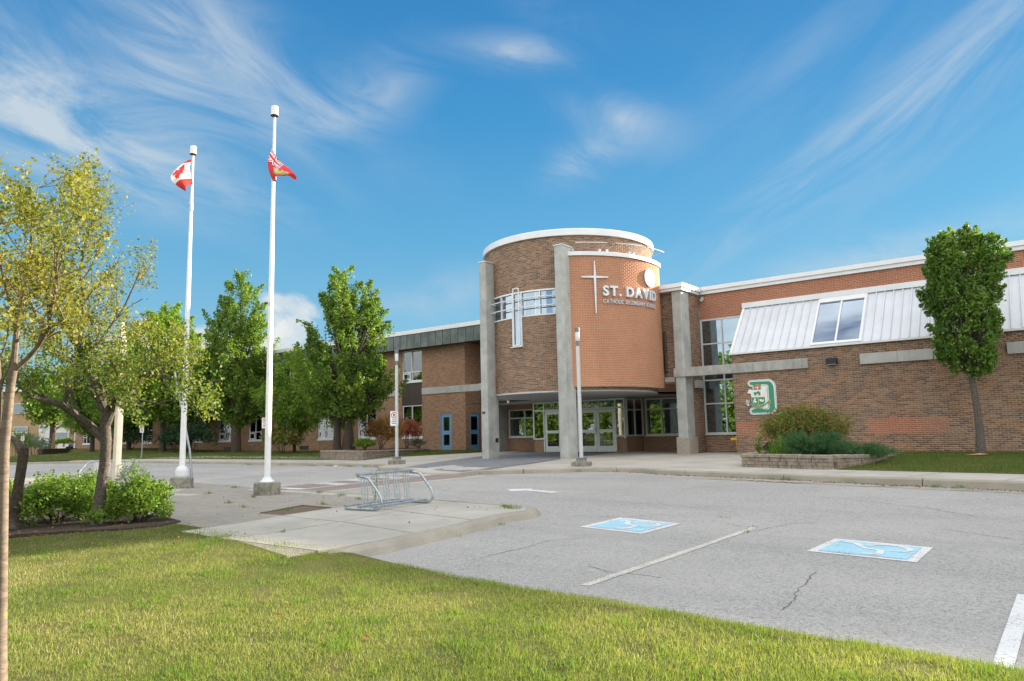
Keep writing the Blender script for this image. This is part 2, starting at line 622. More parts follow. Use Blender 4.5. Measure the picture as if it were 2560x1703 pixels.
def glass(name, tint=(.60, .68, .74), refl=.45):
    m, q, b = new(name)
    out = [n for n in q.nt.nodes if n.type == 'OUTPUT_MATERIAL'][0]
    q.nt.nodes.remove(b)
    gl = q.n('ShaderNodeBsdfGlossy'); gl.inputs['Color'].default_value = (*tint, 1); gl.inputs['Roughness'].default_value = .012
    tr = q.n('ShaderNodeBsdfTransparent'); tr.inputs['Color'].default_value = (.62, .68, .66, 1)
    fr = q.n('ShaderNodeFresnel'); fr.inputs['IOR'].default_value = 1.5
    f = q.m('ADD', q.m('MULTIPLY', fr.outputs[0], 1.0 - refl), refl, clamp=True)
    wob = q.n('ShaderNodeBump'); wob.inputs['Strength'].default_value = .02; wob.inputs['Distance'].default_value = .05
    q.link(q.noise(pos(q), .8, 2.0), wob.inputs['Height']); q.link(wob.outputs[0], gl.inputs['Normal'])
    mx = q.n('ShaderNodeMixShader')
    q.link(f, mx.inputs[0]); q.link(tr.outputs[0], mx.inputs[1]); q.link(gl.outputs[0], mx.inputs[2])
    q.link(mx.outputs[0], out.inputs['Surface'])


glass('glass_mirror', (.42, .52, .60), .62)     # reflective coated glazing
glass('glass_clear', (.72, .78, .80), .13)
glass('glass_sky', (.40, .47, .56), .72)


def leaf_mat(name, cols, trans=.35, noise_scale=1.2, sheen=.25):
    m, q, b = new(name)
    out = [n for n in q.nt.nodes if n.type == 'OUTPUT_MATERIAL'][0]
    p = pos(q)
    r = q.n('ShaderNodeNewGeometry').outputs['Random Per Island']
    n = q.noise(p, noise_scale, 3.0, .6)
    f = q.m('ADD', q.m('MULTIPLY', r, .62), q.m('MULTIPLY', q.step(n, .25, .75), .38))
    k = len(cols)
    c = q.ramp(f, [(i / (k - 1), cc) for i, cc in enumerate(cols)])
    q.link(c, b.inputs['Base Color'])
    b.inputs['Roughness'].default_value = .55
    b.inputs['Specular IOR Level'].default_value = sheen
    tl = q.n('ShaderNodeBsdfTranslucent')
    q.link(q.mix(1.0, c, (1.25, 1.3, .55, 1), 'MULTIPLY'), tl.inputs['Color'])
    mx = q.n('ShaderNodeMixShader'); mx.inputs[0].default_value = trans
    q.link(b.outputs[0], mx.inputs[1]); q.link(tl.outputs[0], mx.inputs[2])
    q.link(mx.outputs[0], out.inputs['Surface'])


leaf_mat('leaf_autumn', [(.074, .117, .023), (.129, .168, .031), (.211, .222, .039), (.304, .269, .043), (.406, .312, .051)], .42, 2.2)
leaf_mat('leaf_low', [(.061, .128, .034), (.104, .176, .039), (.183, .231, .042), (.340, .292, .049)], .42, 2.5)
leaf_mat('leaf_maple', [(.069, .147, .028), (.112, .208, .035), (.173, .267, .046), (.285, .328, .055)], .38, 1.0)
leaf_mat('leaf_oak', [(.070, .158, .040), (.109, .219, .046), (.169, .277, .053), (.318, .357, .059)], .34, 1.1)
leaf_mat('leaf_locust', [(.108, .203, .027), (.162, .270, .038), (.223, .317, .047)], .42, 1.5)
leaf_mat('leaf_evergreen', [(.016, .041, .019), (.030, .065, .027), (.043, .084, .032)], .18, 1.5)
leaf_mat('leaf_shrub', [(.069, .155, .025), (.109, .212, .035), (.167, .258, .042), (.264, .298, .052)], .42, 3.0)
leaf_mat('leaf_burning', [(.073, .138, .029), (.130, .194, .036), (.244, .203, .065), (.454, .203, .114)], .34, 2.2)
leaf_mat('leaf_red', [(.15, .18, .05), (.26, .18, .06), (.42, .19, .09), (.34, .24, .10)], .36, 3.0)
leaf_mat('leaf_redder', [(.20, .14, .06), (.42, .13, .09), (.46, .19, .13)], .36, 3.0)
leaf_mat('leaf_juniper', [(.041, .101, .041), (.061, .142, .057), (.084, .176, .074)], .25, 3.0)
leaf_mat('leaf_milkweed', [(.10, .20, .06), (.16, .26, .07), (.38, .36, .04)], .35, 6.0)
leaf_mat('leaf_bright', [(.11, .22, .025), (.17, .29, .035), (.24, .33, .05)], .42, 3.0)
leaf_mat('leaf_silver', [(.16, .22, .16), (.24, .30, .22)], .25, 3.0)
leaf_mat('leaf_purple', [(.03, .012, .015), (.05, .02, .02)], .2, 3.0)
leaf_mat('leaf_fallen', [(.20, .10, .03), (.30, .15, .05), (.24, .09, .035)], .2, 9.0)
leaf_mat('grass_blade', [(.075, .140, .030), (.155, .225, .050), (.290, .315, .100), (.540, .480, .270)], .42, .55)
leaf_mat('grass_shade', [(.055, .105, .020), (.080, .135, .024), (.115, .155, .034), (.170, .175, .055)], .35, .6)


def ground_mats():
    # lawn soil/thatch under the blades
    m, q, b = new('lawn_base')
    p = pos(q)
    c = q.ramp(q.noise(p, 1.1, 6.0, .65), [(.3, (.075, .090, .025)), (.5, (.115, .120, .036)), (.7, (.165, .145, .058))])
    c = q.mix(q.m('MULTIPLY', q.step(q.noise(p, 45.0, 4.0, .7), .45, .7), .5), c, (.045, .055, .015, 1))
    q.link(c, b.inputs['Base Color']); b.inputs['Roughness'].default_value = .95
    b.inputs['Specular IOR Level'].default_value = .1
    bump(q, b, q.noise(p, 60.0, 4.0, .7), .8, .03)
    # asphalt: pale worn binder, light and dark stones, patches, hairline cracks
    m, q, b = new('asphalt')
    p = pos(q)
    st = q.n('ShaderNodeTexVoronoi'); st.inputs['Scale'].default_value = 95.0; q.link(p, st.inputs['Vector'])
    sepc = q.n('ShaderNodeSeparateColor'); q.link(st.outputs['Color'], sepc.inputs[0])
    c = q.ramp(sepc.outputs[0], [(0, (.150, .150, .150)), (.35, (.335, .322, .300)), (.62, (.410, .395, .370)), (.86, (.49, .475, .445)), (1, (.47, .46, .44))])
    st2 = q.n('ShaderNodeTexVoronoi'); st2.inputs['Scale'].default_value = 33.0; q.link(p, st2.inputs['Vector'])
    sc2 = q.n('ShaderNodeSeparateColor'); q.link(st2.outputs['Color'], sc2.inputs[0])
    c = q.mix(.40, c, q.ramp(sc2.outputs[1], [(0, (.17, .17, .17)), (.6, (.385, .372, .350)), (1, (.39, .385, .375))]))
    patch = q.step(q.noise(p, .35, 5.0, .6), .35, .72)
    c = q.mix(q.m('MULTIPLY', patch, .42), c, (.465, .448, .415, 1))
    wide = q.step(q.noise(p, .16, 3.0, .5), .40, .66)
    c = q.mix(q.m('MULTIPLY', wide, .26), c, (.275, .268, .255, 1))
    sx_ = q.n('ShaderNodeSeparateXYZ'); q.link(p, sx_.inputs[0])
    lane = q.step(q.noise(q.comb(q.m('MULTIPLY', sx_.outputs[0], .10), q.m('MULTIPLY', sx_.outputs[1], .75), 0.0), 1.0, 4.0, .6), .46, .68)
    c = q.mix(q.m('MULTIPLY', lane, .22), c, (.23, .226, .218, 1))
    oil = q.step(q.noise(p, 1.6, 4.0, .65, .4), .66, .80)
    c = q.mix(q.m('MULTIPLY', oil, .34), c, (.13, .128, .122, 1))
    dark = q.step(q.noise(p, .85, 6.0, .7, .6), .58, .80)
    c = q.mix(q.m('MULTIPLY', dark, .30), c, (.12, .12, .12, 1))
    wv = q.n('ShaderNodeTexVoronoi', feature='DISTANCE_TO_EDGE'); wv.inputs['Scale'].default_value = .22
    warp = q.n('ShaderNodeVectorMath', operation='ADD'); q.link(p, warp.inputs[0])
    nz = q.n('ShaderNodeTexNoise'); nz.inputs['Scale'].default_value = 1.1; nz.inputs['Detail'].default_value = 6.0; q.link(p, nz.inputs['Vector'])
    q.link(nz.outputs['Color'], warp.inputs[1]); q.link(warp.outputs[0], wv.inputs['Vector'])
    crack = q.m('SUBTRACT', 1.0, q.step(wv.outputs['Distance'], .0006, .0024))
    crack = q.m('MULTIPLY', crack, q.step(q.noise(p, .35, 2.0), .56, .66))
    c = q.mix(q.m('MULTIPLY', crack, .5), c, (.10, .096, .088, 1))
    q.link(c, b.inputs['Base Color']); b.inputs['Roughness'].default_value = .92
    b.inputs['Specular IOR Level'].default_value = .15
    bump(q, b, st.outputs['Distance'], .45, .012)
    # poured concrete paving
    for nm, col, st_ in (('pavement', (.425, .398, .350), .18), ('slab', (.425, .402, .355), .42), ('kerb', (.375, .342, .285), .46)):
        m, q, b = new(nm)
        p = pos(q)
        c = q.mix(q.step(q.noise(p, .8, 6.0, .65), .3, .72), tuple(x * .84 for x in col) + (1,), tuple(x * 1.10 for x in col) + (1,))
        c = q.mix(q.m('MULTIPLY', q.step(q.noise(p, 2.4, 7.0, .72, .5), .52, .80), st_ * 1.4), c, tuple(x * .50 for x in col) + (1,))
        c = q.mix(q.m('MULTIPLY', q.step(q.noise(p, 120.0, 3.0, .6), .45, .75), .25), c, tuple(x * .6 for x in col) + (1,))
        q.link(c, b.inputs['Base Color']); b.inputs['Roughness'].default_value = .9
        b.inputs['Specular IOR Level'].default_value = .2
        bump(q, b, q.noise(p, 70.0, 5.0, .7), .4 if nm != 'kerb' else .9, .012)
    # small unit pavers
    for nm, c1, c2, mo, bw, rh in (('paver_dark', (.165, .175, .190), (.215, .220, .230), (.12, .12, .12), .20, .10),
                                   ('paver_brown', (.335, .305, .262), (.280, .255, .222), (.18, .16, .135), .22, .11),
                                   ('paver_red', (.285, .225, .200), (.245, .195, .175), (.17, .15, .14), .22, .11)):
        m, q, b = new(nm)
        p = pos(q)
        br = q.n('ShaderNodeTexBrick'); q.link(p, br.inputs['Vector'])
        br.inputs['Color1'].default_value = (*c1, 1); br.inputs['Color2'].default_value = (*c2, 1); br.inputs['Mortar'].default_value = (*mo, 1)
        br.inputs['Scale'].default_value = 1.0; br.inputs['Brick Width'].default_value = bw; br.inputs['Row Height'].default_value = rh
        br.inputs['Mortar Size'].default_value = .006; br.inputs['Mortar Smooth'].default_value = .3
        c = q.mix(q.m('MULTIPLY', q.step(q.noise(p, 1.3, 6.0, .7), .40, .75), .35), br.outputs['Color'], tuple(x * 1.35 for x in c2) + (1,))
        c = q.mix(q.m('MULTIPLY', q.step(q.noise(p, 3.1, 6.0, .7), .55, .8), .35), c, tuple(x * .5 for x in c1) + (1,))
        q.link(c, b.inputs['Base Color']); b.inputs['Roughness'].default_value = .9
        b.inputs['Specular IOR Level'].default_value = .2
        bump(q, b, q.m('SUBTRACT', 1.0, br.outputs['Fac']), .5, .01)
    # worn road paint: the asphalt shows through where it has flaked
    for nm, col, wear in (('paint_white', (.66, .66, .65), .52), ('paint_faded', (.55, .55, .54), .66), ('paint_yellow', (.52, .40, .20), .62), ('paint_cream', (.58, .54, .46), .64), ('paint_blue', (.33, .57, .68), .50)):
        m, q, b = new(nm)
        p = pos(q)
        st = q.n('ShaderNodeTexVoronoi'); st.inputs['Scale'].default_value = 80.0; q.link(p, st.inputs['Vector'])
        sc_ = q.n('ShaderNodeSeparateColor'); q.link(st.outputs['Color'], sc_.inputs[0])
        w = q.m('ADD', q.m('MULTIPLY', sc_.outputs[0], .5), q.m('MULTIPLY', q.noise(p, 3.0, 6.0, .7), .9))
        f = q.step(w, 1.28 - wear, 1.42 - wear * .72)
        c = q.mix(q.m('MULTIPLY', f, .8), (*col, 1), (.19, .188, .183, 1))
        q.link(c, b.inputs['Base Color']); b.inputs['Roughness'].default_value = .8
        bump(q, b, st.outputs['Distance'], .35, .01)


ground_mats()

# ------------------------------------------------------------------ lettering (made first, while the scene is small)
_glyph = {}


def glyph(ch, bold=.0, ext=.0):
    key = (ch, bold, ext)
    if key not in _glyph:
        cu = bpy.data.curves.new('g', 'FONT')
        cu.body = ch; cu.size = 1.0; cu.offset = bold; cu.extrude = ext; cu.resolution_u = 4
        o = bpy.data.objects.new('g', cu)
        COL.objects.link(o)
        dg = bpy.context.evaluated_depsgraph_get()
        me = bpy.data.meshes.new_from_object(o.evaluated_get(dg))
        v = np.array([tuple(p.co) for p in me.vertices]) if len(me.vertices) else np.zeros((0, 3))
        f = [tuple(p.vertices) for p in me.polygons]
        bpy.data.objects.remove(o); bpy.data.curves.remove(cu); bpy.data.meshes.remove(me)
        _glyph[key] = (v, f)
    return _glyph[key]


def letters(text, height, bold=.0, ext=.0, gap=.10, space=.34, slant=0.0, sx=1.0):
    """[(verts (n,3) with x along the line from 0, y up, z depth; faces)], total length"""
    cap = glyph('H', bold, ext)[0]; capz = cap[:, 1].max() - cap[:, 1].min(); y0 = cap[:, 1].min()
    s = height / capz
    out, x = [], 0.0
    for ch in text:
        if ch == ' ':
            x += space * height * sx * 1.4; continue
        v, f = glyph(ch, bold, ext)
        w = v.copy()
        w[:, 0] -= v[:, 0].min()
        w[:, 1] -= y0
        wid = (v[:, 0].max() - v[:, 0].min()) * s * sx
        q = np.stack([x + w[:, 0] * s * sx + slant * w[:, 1] * s, w[:, 1] * s, w[:, 2] * s], 1)
        out.append((q, f, ch))
        x += wid + gap * height * sx
    return out, x - gap * height * sx


def struct(name, mb, mats, parent=None, smooth=False):
    o = mb.build(name, mats, parent, smooth)
    if parent is None:
        tag(o, kind='structure')
    return o


# ------------------------------------------------------------------ ground, lot, pavements
KERB = [(14.0, 12.3), (6.0, 14.3), (2.0, 15.3), (-1.0, 16.05), (-3.06, 16.5), (-4.65, 16.88), (-6.5, 17.38), (-9.0, 18.2), (-10.1, 18.85), (-11.1, 19.0),
        (-11.9, 18.6), (-12.65, 17.8), (-13.8, 16.85), (-14.6, 16.62), (-15.3, 16.55), (-16.2, 16.45), (-17.0, 16.6), (-17.7, 16.95), (-18.4, 17.3),
        (-19.3, 17.35), (-20.0, 17.9), (-20.7, 18.9), (-22.0, 19.5), (-26.0, 19.9), (-34.0, 20.0), (-41.0, 20.0), (-45.0, 19.6), (-48.0, 18.2), (-50.6, 16.4), (-56.0, 12.5), (-70.0, 4.0)]
KX = np.array([p[0] for p in KERB][::-1]); KY = np.array([p[1] for p in KERB][::-1])


def kerb_y(x):
    return float(np.interp(x, KX, KY))


def kerb_drop(x):
    """lowered kerb where the crosswalk meets the plaza"""
    return .115 * math.exp(-((x + 15.75) / 1.05) ** 4)


mb = MB()
mb.add([(-900, -900, -1.1), (900, -900, -1.1), (900, 900, -1.1), (-900, 900, -1.1)], [(0, 1, 2, 3)])
struct('ground', mb, 'lawn_base')

mb = MB()
ys = [4.5, 8, 10.5, 12, 13.5, 15, 17, 19, 21.5]
xs = np.linspace(-95, 40, 60)
vv = [(x, y, zlot(y)) for y in ys for x in xs]
n = len(xs)
ff = [(j * n + i, j * n + i + 1, (j + 1) * n + i + 1, (j + 1) * n + i) for j in range(len(ys) - 1) for i in range(n - 1)]
mb.add(vv, ff)
struct('asphalt_lot', mb, 'asphalt')

# plaza and sidewalks between the kerb and the walls
mb = MB()
xs = sorted(set(list(np.linspace(-48, 14, 125)) + [p[0] for p in KERB if p[0] > -50]))
rows = [0.0, .06, .3, .6, 1.0]
vv = []
for x in xs:
    y0 = kerb_y(x) + .15
    for r in rows:
        y = y0 + (38.0 - y0) * r
        z = -.10 * max(0, 1 - (y - y0) / 8.0) - kerb_drop(x) * max(0, 1 - (y - y0) / 1.8)
        vv.append((x, y, z))
k = len(rows)
ff = [(i * k + j, (i + 1) * k + j, (i + 1) * k + j + 1, i * k + j + 1) for i in range(len(xs) - 1) for j in range(k - 1)]
mb.add(vv, ff)
plaza = struct('plaza_pavement', mb, 'pavement')


def plaza_z(x, y):
    y0 = kerb_y(x) + .15
    return -.10 * max(0, 1 - (y - y0) / 8.0) - kerb_drop(x) * max(0, 1 - (y - y0) / 1.8)


# saw-cut joints of the sidewalk (thin dark sunken strips)
for i, x in enumerate([8, 5, 2, -1.2, -2.9, -4.6, -6.4]):
    y0 = kerb_y(x) + .16
    j = MB(); w = .009
    p0 = np.array([x, y0]); p1 = np.array([x + .55, y0 + 1.75])
    nn = np.array([p1[1] - p0[1], -(p1[0] - p0[0])]); nn = nn / np.linalg.norm(nn) * w
    j.add([(*(p0 + nn), plaza_z(x, y0) + .004), (*(p1 + nn), plaza_z(x, p1[1]) + .006), (*(p1 - nn), plaza_z(x, p1[1]) + .006), (*(p0 - nn), plaza_z(x, y0) + .004)], [(0, 1, 2, 3)])
    j.build('joint', 'concrete_old', plaza)
# kerb stones, one casting about three metres long after another
kerb_parent = bpy.data.objects.new('kerb', None); COL.objects.link(kerb_parent); tag(kerb_parent, kind='structure')
tot, seg, cur = [], [], 0.0
pl = [np.array(p) for p in KERB]
dense = []
for a, b in zip(pl[:-1], pl[1:]):
    L = np.linalg.norm(b - a); m_ = max(2, int(L / .25))
    for i in range(m_):
        dense.append(a + (b - a) * i / m_)
dense.append(pl[-1])
chunk, L = [dense[0]], 0.0
rk = random.Random(3)
lim = 3.0


def kerb_piece(pts):
    q = MB()
    n_ = len(pts); ring = []
    for i, p in enumerate(pts):
        t = pts[min(i + 1, n_ - 1)] - pts[max(i - 1, 0)]; t = t / np.linalg.norm(t)
        nrm = np.array([t[1], -t[0]])
        if nrm[1] < 0: nrm = -nrm                # towards the building
        zt = -.10 - kerb_drop(p[0]) + rk.uniform(-.002, .002); zb = zlot(p[1]) - .08
        prof = [(-.02, zb), (-.005, zt - .03), (.02, zt), (.155, zt + .003), (.16, zt - .2)]
        ring += [(p[0] + nrm[0] * d, p[1] + nrm[1] * d, z) for d, z in prof]
    K = 5
    f = [(i * K + j, i * K + j + 1, (i + 1) * K + j + 1, (i + 1) * K + j) for i in range(n_ - 1) for j in range(K - 1)]
    f += [tuple(range(K)), tuple(range((n_ - 1) * K + K - 1, (n_ - 1) * K - 1, -1))]
    q.add(ring, f)
    return q.build('kerb_stone', 'kerb', kerb_parent)


for a, b in zip(dense[:-1], dense[1:]):
    d = np.linalg.norm(b - a)
    if L + d > lim:
        end = chunk[-1] + (b - a) / d * .02
        kerb_piece(chunk); chunk = [end, b]; L = d
    else:
        chunk.append(b); L += d
kerb_piece(chunk)

# dark unit pavers from the crosswalk to the doors
mb = MB()
L_ = [(-18.2, 17.45), (-19.0, 19.2), (-20.2, 22.0), (-22.0, 27.0), (-24.0, 32.2)]
R_ = [(-14.1, 16.95), (-14.6, 19.2), (-15.2, 22.0), (-16.3, 27.0), (-17.1, 30.15)]
vv = []
for a, b in zip(L_, R_):
    for t in np.linspace(0, 1, 9):
        x, y = a[0] + (b[0] - a[0]) * t, a[1] + (b[1] - a[1]) * t
        y = max(y, kerb_y(x) + .17)
        vv.append((x, y, plaza_z(x, y) + .006))
mb.add(vv, [(i * 9 + j, (i * 9 + j + 1), (i + 1) * 9 + j + 1, (i + 1) * 9 + j) for i in range(4) for j in range(8)])
struct('paver_path', mb, 'paver_dark')

# island with flagpoles and bicycle racks
IZ = -.36
isl = MB()
back = [(-8.05, 10.75), (-9.8, 11.0), (-13.2, 11.45), (-16.7, 11.72), (-17.6, 11.55), (-18.6, 11.85), (-20.0, 12.02), (-22.4, 12.3), (-24.5, 12.6), (-27.6, 12.75), (-32.0, 12.3), (-36.0, 10.8), (-38.5, 8.0), (-39.0, 4.0)]
front = [(-7.05, 5.1), (-7.05, 5.6), (-7.0, 6.4), (-7.1, 7.0), (-7.3, 8.3), (-7.55, 9.4), (-7.5, 10.2), (-7.72, 10.6)]
outline = [(x - .15, y) for x, y in front] + [(x, y - .12) for x, y in back] + [(-39.0, 2.0), (-14.0, 4.6), (-12.6, 6.0), (-10.0, 5.8)]
isl.prism(outline, lambda a, b, d: (a, b, d), -.7, IZ)
island = struct('paved_island', isl, 'paver_brown')
# its concrete apron is cast in separate slabs with open joints
gj = .012
slabs = [[(-10.93, 7.6), (-9.28, 7.52), (-9.1, 6.2), (-9.15, 5.5), (-10.5, 5.6), (-10.62, 6.6)],
         [(-11.2, 9.42), (-9.66, 9.1), (-9.28, 7.54), (-10.94, 7.62), (-11.16, 8.8)],
         [(-9.26, 7.52), (-7.27, 7.13), (-7.24, 6.9), (-7.15, 6.4), (-7.17, 5.5), (-9.12, 5.5), (-9.08, 6.3)],
         [(-9.64, 9.08), (-7.56, 8.66), (-7.46, 8.35), (-7.27, 7.16), (-9.26, 7.56)],
         [(-9.7, 9.14), (-7.56, 8.69), (-7.70, 9.4), (-7.65, 10.2), (-7.88, 10.55), (-9.8, 10.82)],
         [(-11.22, 9.46), (-9.72, 9.16), (-9.83, 10.8), (-11.3, 11.0)]]
for s in slabs:
    c = np.mean(np.array(s), 0)
    t = [tuple(np.array(p) + (c - np.array(p)) / np.linalg.norm(c - np.array(p)) * gj) for p in s]
    q = MB(); q.prism(t, lambda a, b, d: (a, b, d), IZ - .05, IZ + .006)
    q.build('slab', 'slab', island)
q = MB()
q.prism([(-17.6, 11.35), (-16.7, 11.5), (-12.6, 11.2), (-11.35, 11.03), (-11.3, 10.68), (-12.64, 10.75), (-15.3, 11.05), (-17.4, 11.05)][::-1], lambda a, b, d: (a, b, d), IZ - .05, IZ + .005)
q.prism([(-22.0, 12.1), (-24.4, 12.35), (-27.6, 12.5), (-27.6, 11.6), (-22.6, 9.6), (-18.4, 9.0), (-17.0, 9.3), (-17.2, 9.7), (-18.3, 9.5), (-20.5, 11.3)], lambda a, b, d: (a, b, d), IZ - .05, IZ + .005)
q.build('slab', 'slab', island)
q = MB()     # kerb edging along the island's front and back, proud of the apron
edge = [np.array(p) for p in (front + back)]
dn = []
for a, b in zip(edge[:-1], edge[1:]):
    m_ = max(1, int(np.linalg.norm(b - a) / .35))
    dn += [a + (b - a) * i / m_ for i in range(m_)]
dn.append(edge[-1])
ring = []
cen = np.array([-12.0, 8.5])
rk = random.Random(5)
for i, p in enumerate(dn):
    t = dn[min(i + 1, len(dn) - 1)] - dn[max(i - 1, 0)]; t = t / np.linalg.norm(t)
    nr = np.array([t[1], -t[0]])                  # outwards
    if i < 3 and nr[0] < 0: nr = -nr
    if nr.dot(p - cen) < 0: nr = -nr
    hi = IZ + .012 + rk.uniform(-.004, .006)
    if p[0] > -7.7: hi -= .045 * min(1, max(0, (6.35 - p[1]) / .8))
    dip = .05 * math.exp(-((p[1] - 6.9) / .5) ** 2) if p[0] > -7.7 else 0
    for d, z in ((.13, -.56), (.03 + rk.uniform(-.012, .012), hi - .04 - dip), (-.02, hi - dip * .8), (-.14, hi - .004), (-.15, IZ - .06)):
        ring.append((p[0] + nr[0] * d, p[1] + nr[1] * d, z))
f = [(i * 5 + j, i * 5 + j + 1, (i + 1) * 5 + j + 1, (i + 1) * 5 + j) for i in range(len(dn) - 1) for j in range(4)]
f.append((0, 1, 2, 3, 4))
q.add(ring, f)
q.build('kerb_edge', 'kerb', island)
q = MB()     # tree pit without a tree
q.prism([(-11.62, 7.72), (-11.05, 7.72), (-11.28, 8.86), (-12.1, 8.9)], lambda a, b, d: (a, b, d), IZ - .05, IZ + .004)
q.build('tree_pit', 'soil', island)
q = MB()
for a, b in (((-11.66, 7.70), (-12.16, 8.94)), ((-12.16, 8.94), (-11.26, 8.90))):
    a, b = np.array(a), np.array(b); t = (b - a) / np.linalg.norm(b - a); nn = np.array([t[1], -t[0]]) * .025
    q.prism([tuple(a + nn), tuple(b + nn), tuple(b - nn), tuple(a - nn)], lambda a_, b_, d: (a_, b_, d), IZ - .05, IZ + .018)
q.build('pit_edging', 'soil', island)

# lawn in front (under and around the camera)
mb = MB()
xs = np.linspace(-60, 45, 106); ysl = np.concatenate([np.linspace(-60, -2, 12), np.linspace(-1, 6.25, 30)])


LEX = [-12.41, -12.4, -11.1, -8.7, -7.2, -6.3, -4.9, -3.3, -2.1, -1.2, -.4, 3, 12]
LEY = [4.75, 6.2, 6.05, 5.82, 5.80, 5.85, 5.76, 5.58, 5.38, 5.33, 5.24, 5.0, 4.5]


def lawn_edge(x):
    return np.interp(x, LEX, LEY) + .025 * np.sin(np.asarray(x) * 1.7) + .018 * np.sin(np.asarray(x) * 5.1)


def lawn_z(x, y):
    x, y = np.asarray(x, float), np.asarray(y, float)
    e = lawn_edge(x)
    z = -.415 + .018 * np.sin(x * .9 + y * .5) + .012 * np.sin(y * 1.9 - x * .3)
    z = z - .07 * np.clip((y - e + .35) / .35, 0, 1) ** 2
    w_ = np.clip((-6.7 - x) / .5, 0, 1) * np.clip((y - 2.5) / 2.5, 0, 1)
    return z * (1 - w_) + w_ * np.maximum(z, -.362 + .006 * np.sin(x + y))


vv = []
for y in ysl:
    for x in xs:
        yy = min(y, lawn_edge(x))
        if y >= 6.2: yy = lawn_edge(x)
        vv.append((x, yy, lawn_z(x, yy)))
n = len(xs)
mb.add(vv, [(j * n + i, j * n + i + 1, (j + 1) * n + i + 1, (j + 1) * n + i) for j in range(len(ysl) - 1) for i in range(n - 1)])
b_ = len(mb.v)
for x in xs:
    e = lawn_edge(x); mb.v.append((x, e + .012, -.75))
top = [(len(ysl) - 1) * n + i for i in range(n)]
for i in range(n - 1):
    mb.f.append((top[i], top[i + 1], b_ + i + 1, b_ + i)); mb.mi.append(0)
struct('front_lawn', mb, 'lawn_base')
# mulch bed round the trees and shrubs
q = MB()
bed = [(-11.4, 5.75), (-11.55, 5.2), (-12.0, 4.75), (-12.3, 4.2), (-12.6, 3.6), (-13.2, 2.8), (-16, 2.2), (-18, 3.4), (-17.0, 5.6), (-14.8, 6.5), (-12.8, 6.5), (-11.7, 6.25)]
q.prism(bed, lambda a, b, d: (a, b, d), -.6, -.335)
struct('mulch_bed', q, 'mulch')

# lawns along the building
RW0, RW1 = np.array([-73.8, 25.6]), np.array([-83.3, 33.3])       # line of the retaining wall
RWD = (RW1 - RW0) / np.linalg.norm(RW1 - RW0)


def sm(t):
    t = min(1, max(0, t)); return t * t * (3 - 2 * t)


def left_lawn_z(x, y):
    t = sm((y - 22.0) / 9.0)
    z = -.07 + (.12 + .42 * sm((-x - 46) / 30.0)) * t - .16 * sm((-x - 55) / 14.0) * (1 - t)
    if x < -58:
        p = np.array([x, y]) - RW0
        along = p.dot(RWD); side = -(p[0] * RWD[1] - p[1] * RWD[0])
        zw = -.42 + .92 * sm((along + 1.0) / 12.0)
        side = p.dot(np.array([-RWD[1], RWD[0]])) * (1 if np.array([-RWD[1], RWD[0]])[1] < 0 else -1)
        if side > 0:
            z = -.62
        else:
            k = sm(1 + side / 9.0)
            z = z * (1 - k) + zw * k
    return z


mb = MB()
xs = np.linspace(-100, -25.7, 90)
ysl = np.linspace(0, 1, 12)
vv = []


def left_lawn_y0(x):
    return 21.9 if x > -44 else float(np.interp(x, [-100, -70, -56, -50, -47, -44], [-9, 5.5, 13.6, 17.6, 20.2, 21.9]))


for x in xs:
    y0 = left_lawn_y0(x)
    for t in ysl:
        y = y0 + (34.0 - y0) * t
        vv.append((x, y, left_lawn_z(x, y) if x > -44 or x < -62 else left_lawn_z(x, 22 + (y - y0) * 12 / (34 - y0))))
k = len(ysl)
mb.add(vv, [(i * k + j, (i + 1) * k + j, (i + 1) * k + j + 1, i * k + j + 1) for i in range(len(xs) - 1) for j in range(k - 1)])
struct('side_lawn', mb, 'lawn_base')


def right_lawn_y0(x):
    return kerb_y(x) + 1.85


mb = MB()
xs = np.linspace(-4.75, 14, 40)
vv = []
for x in xs:
    y0 = right_lawn_y0(x)
    for t in np.linspace(0, 1, 8):
        y = y0 + (27.75 - y0) * t
        vv.append((x, y, -.075 + .13 * t))
mb.add(vv, [(i * 8 + j, (i + 1) * 8 + j, (i + 1) * 8 + j + 1, i * 8 + j + 1) for i in range(len(xs) - 1) for j in range(7)])
struct('wing_lawn', mb, 'lawn_base')

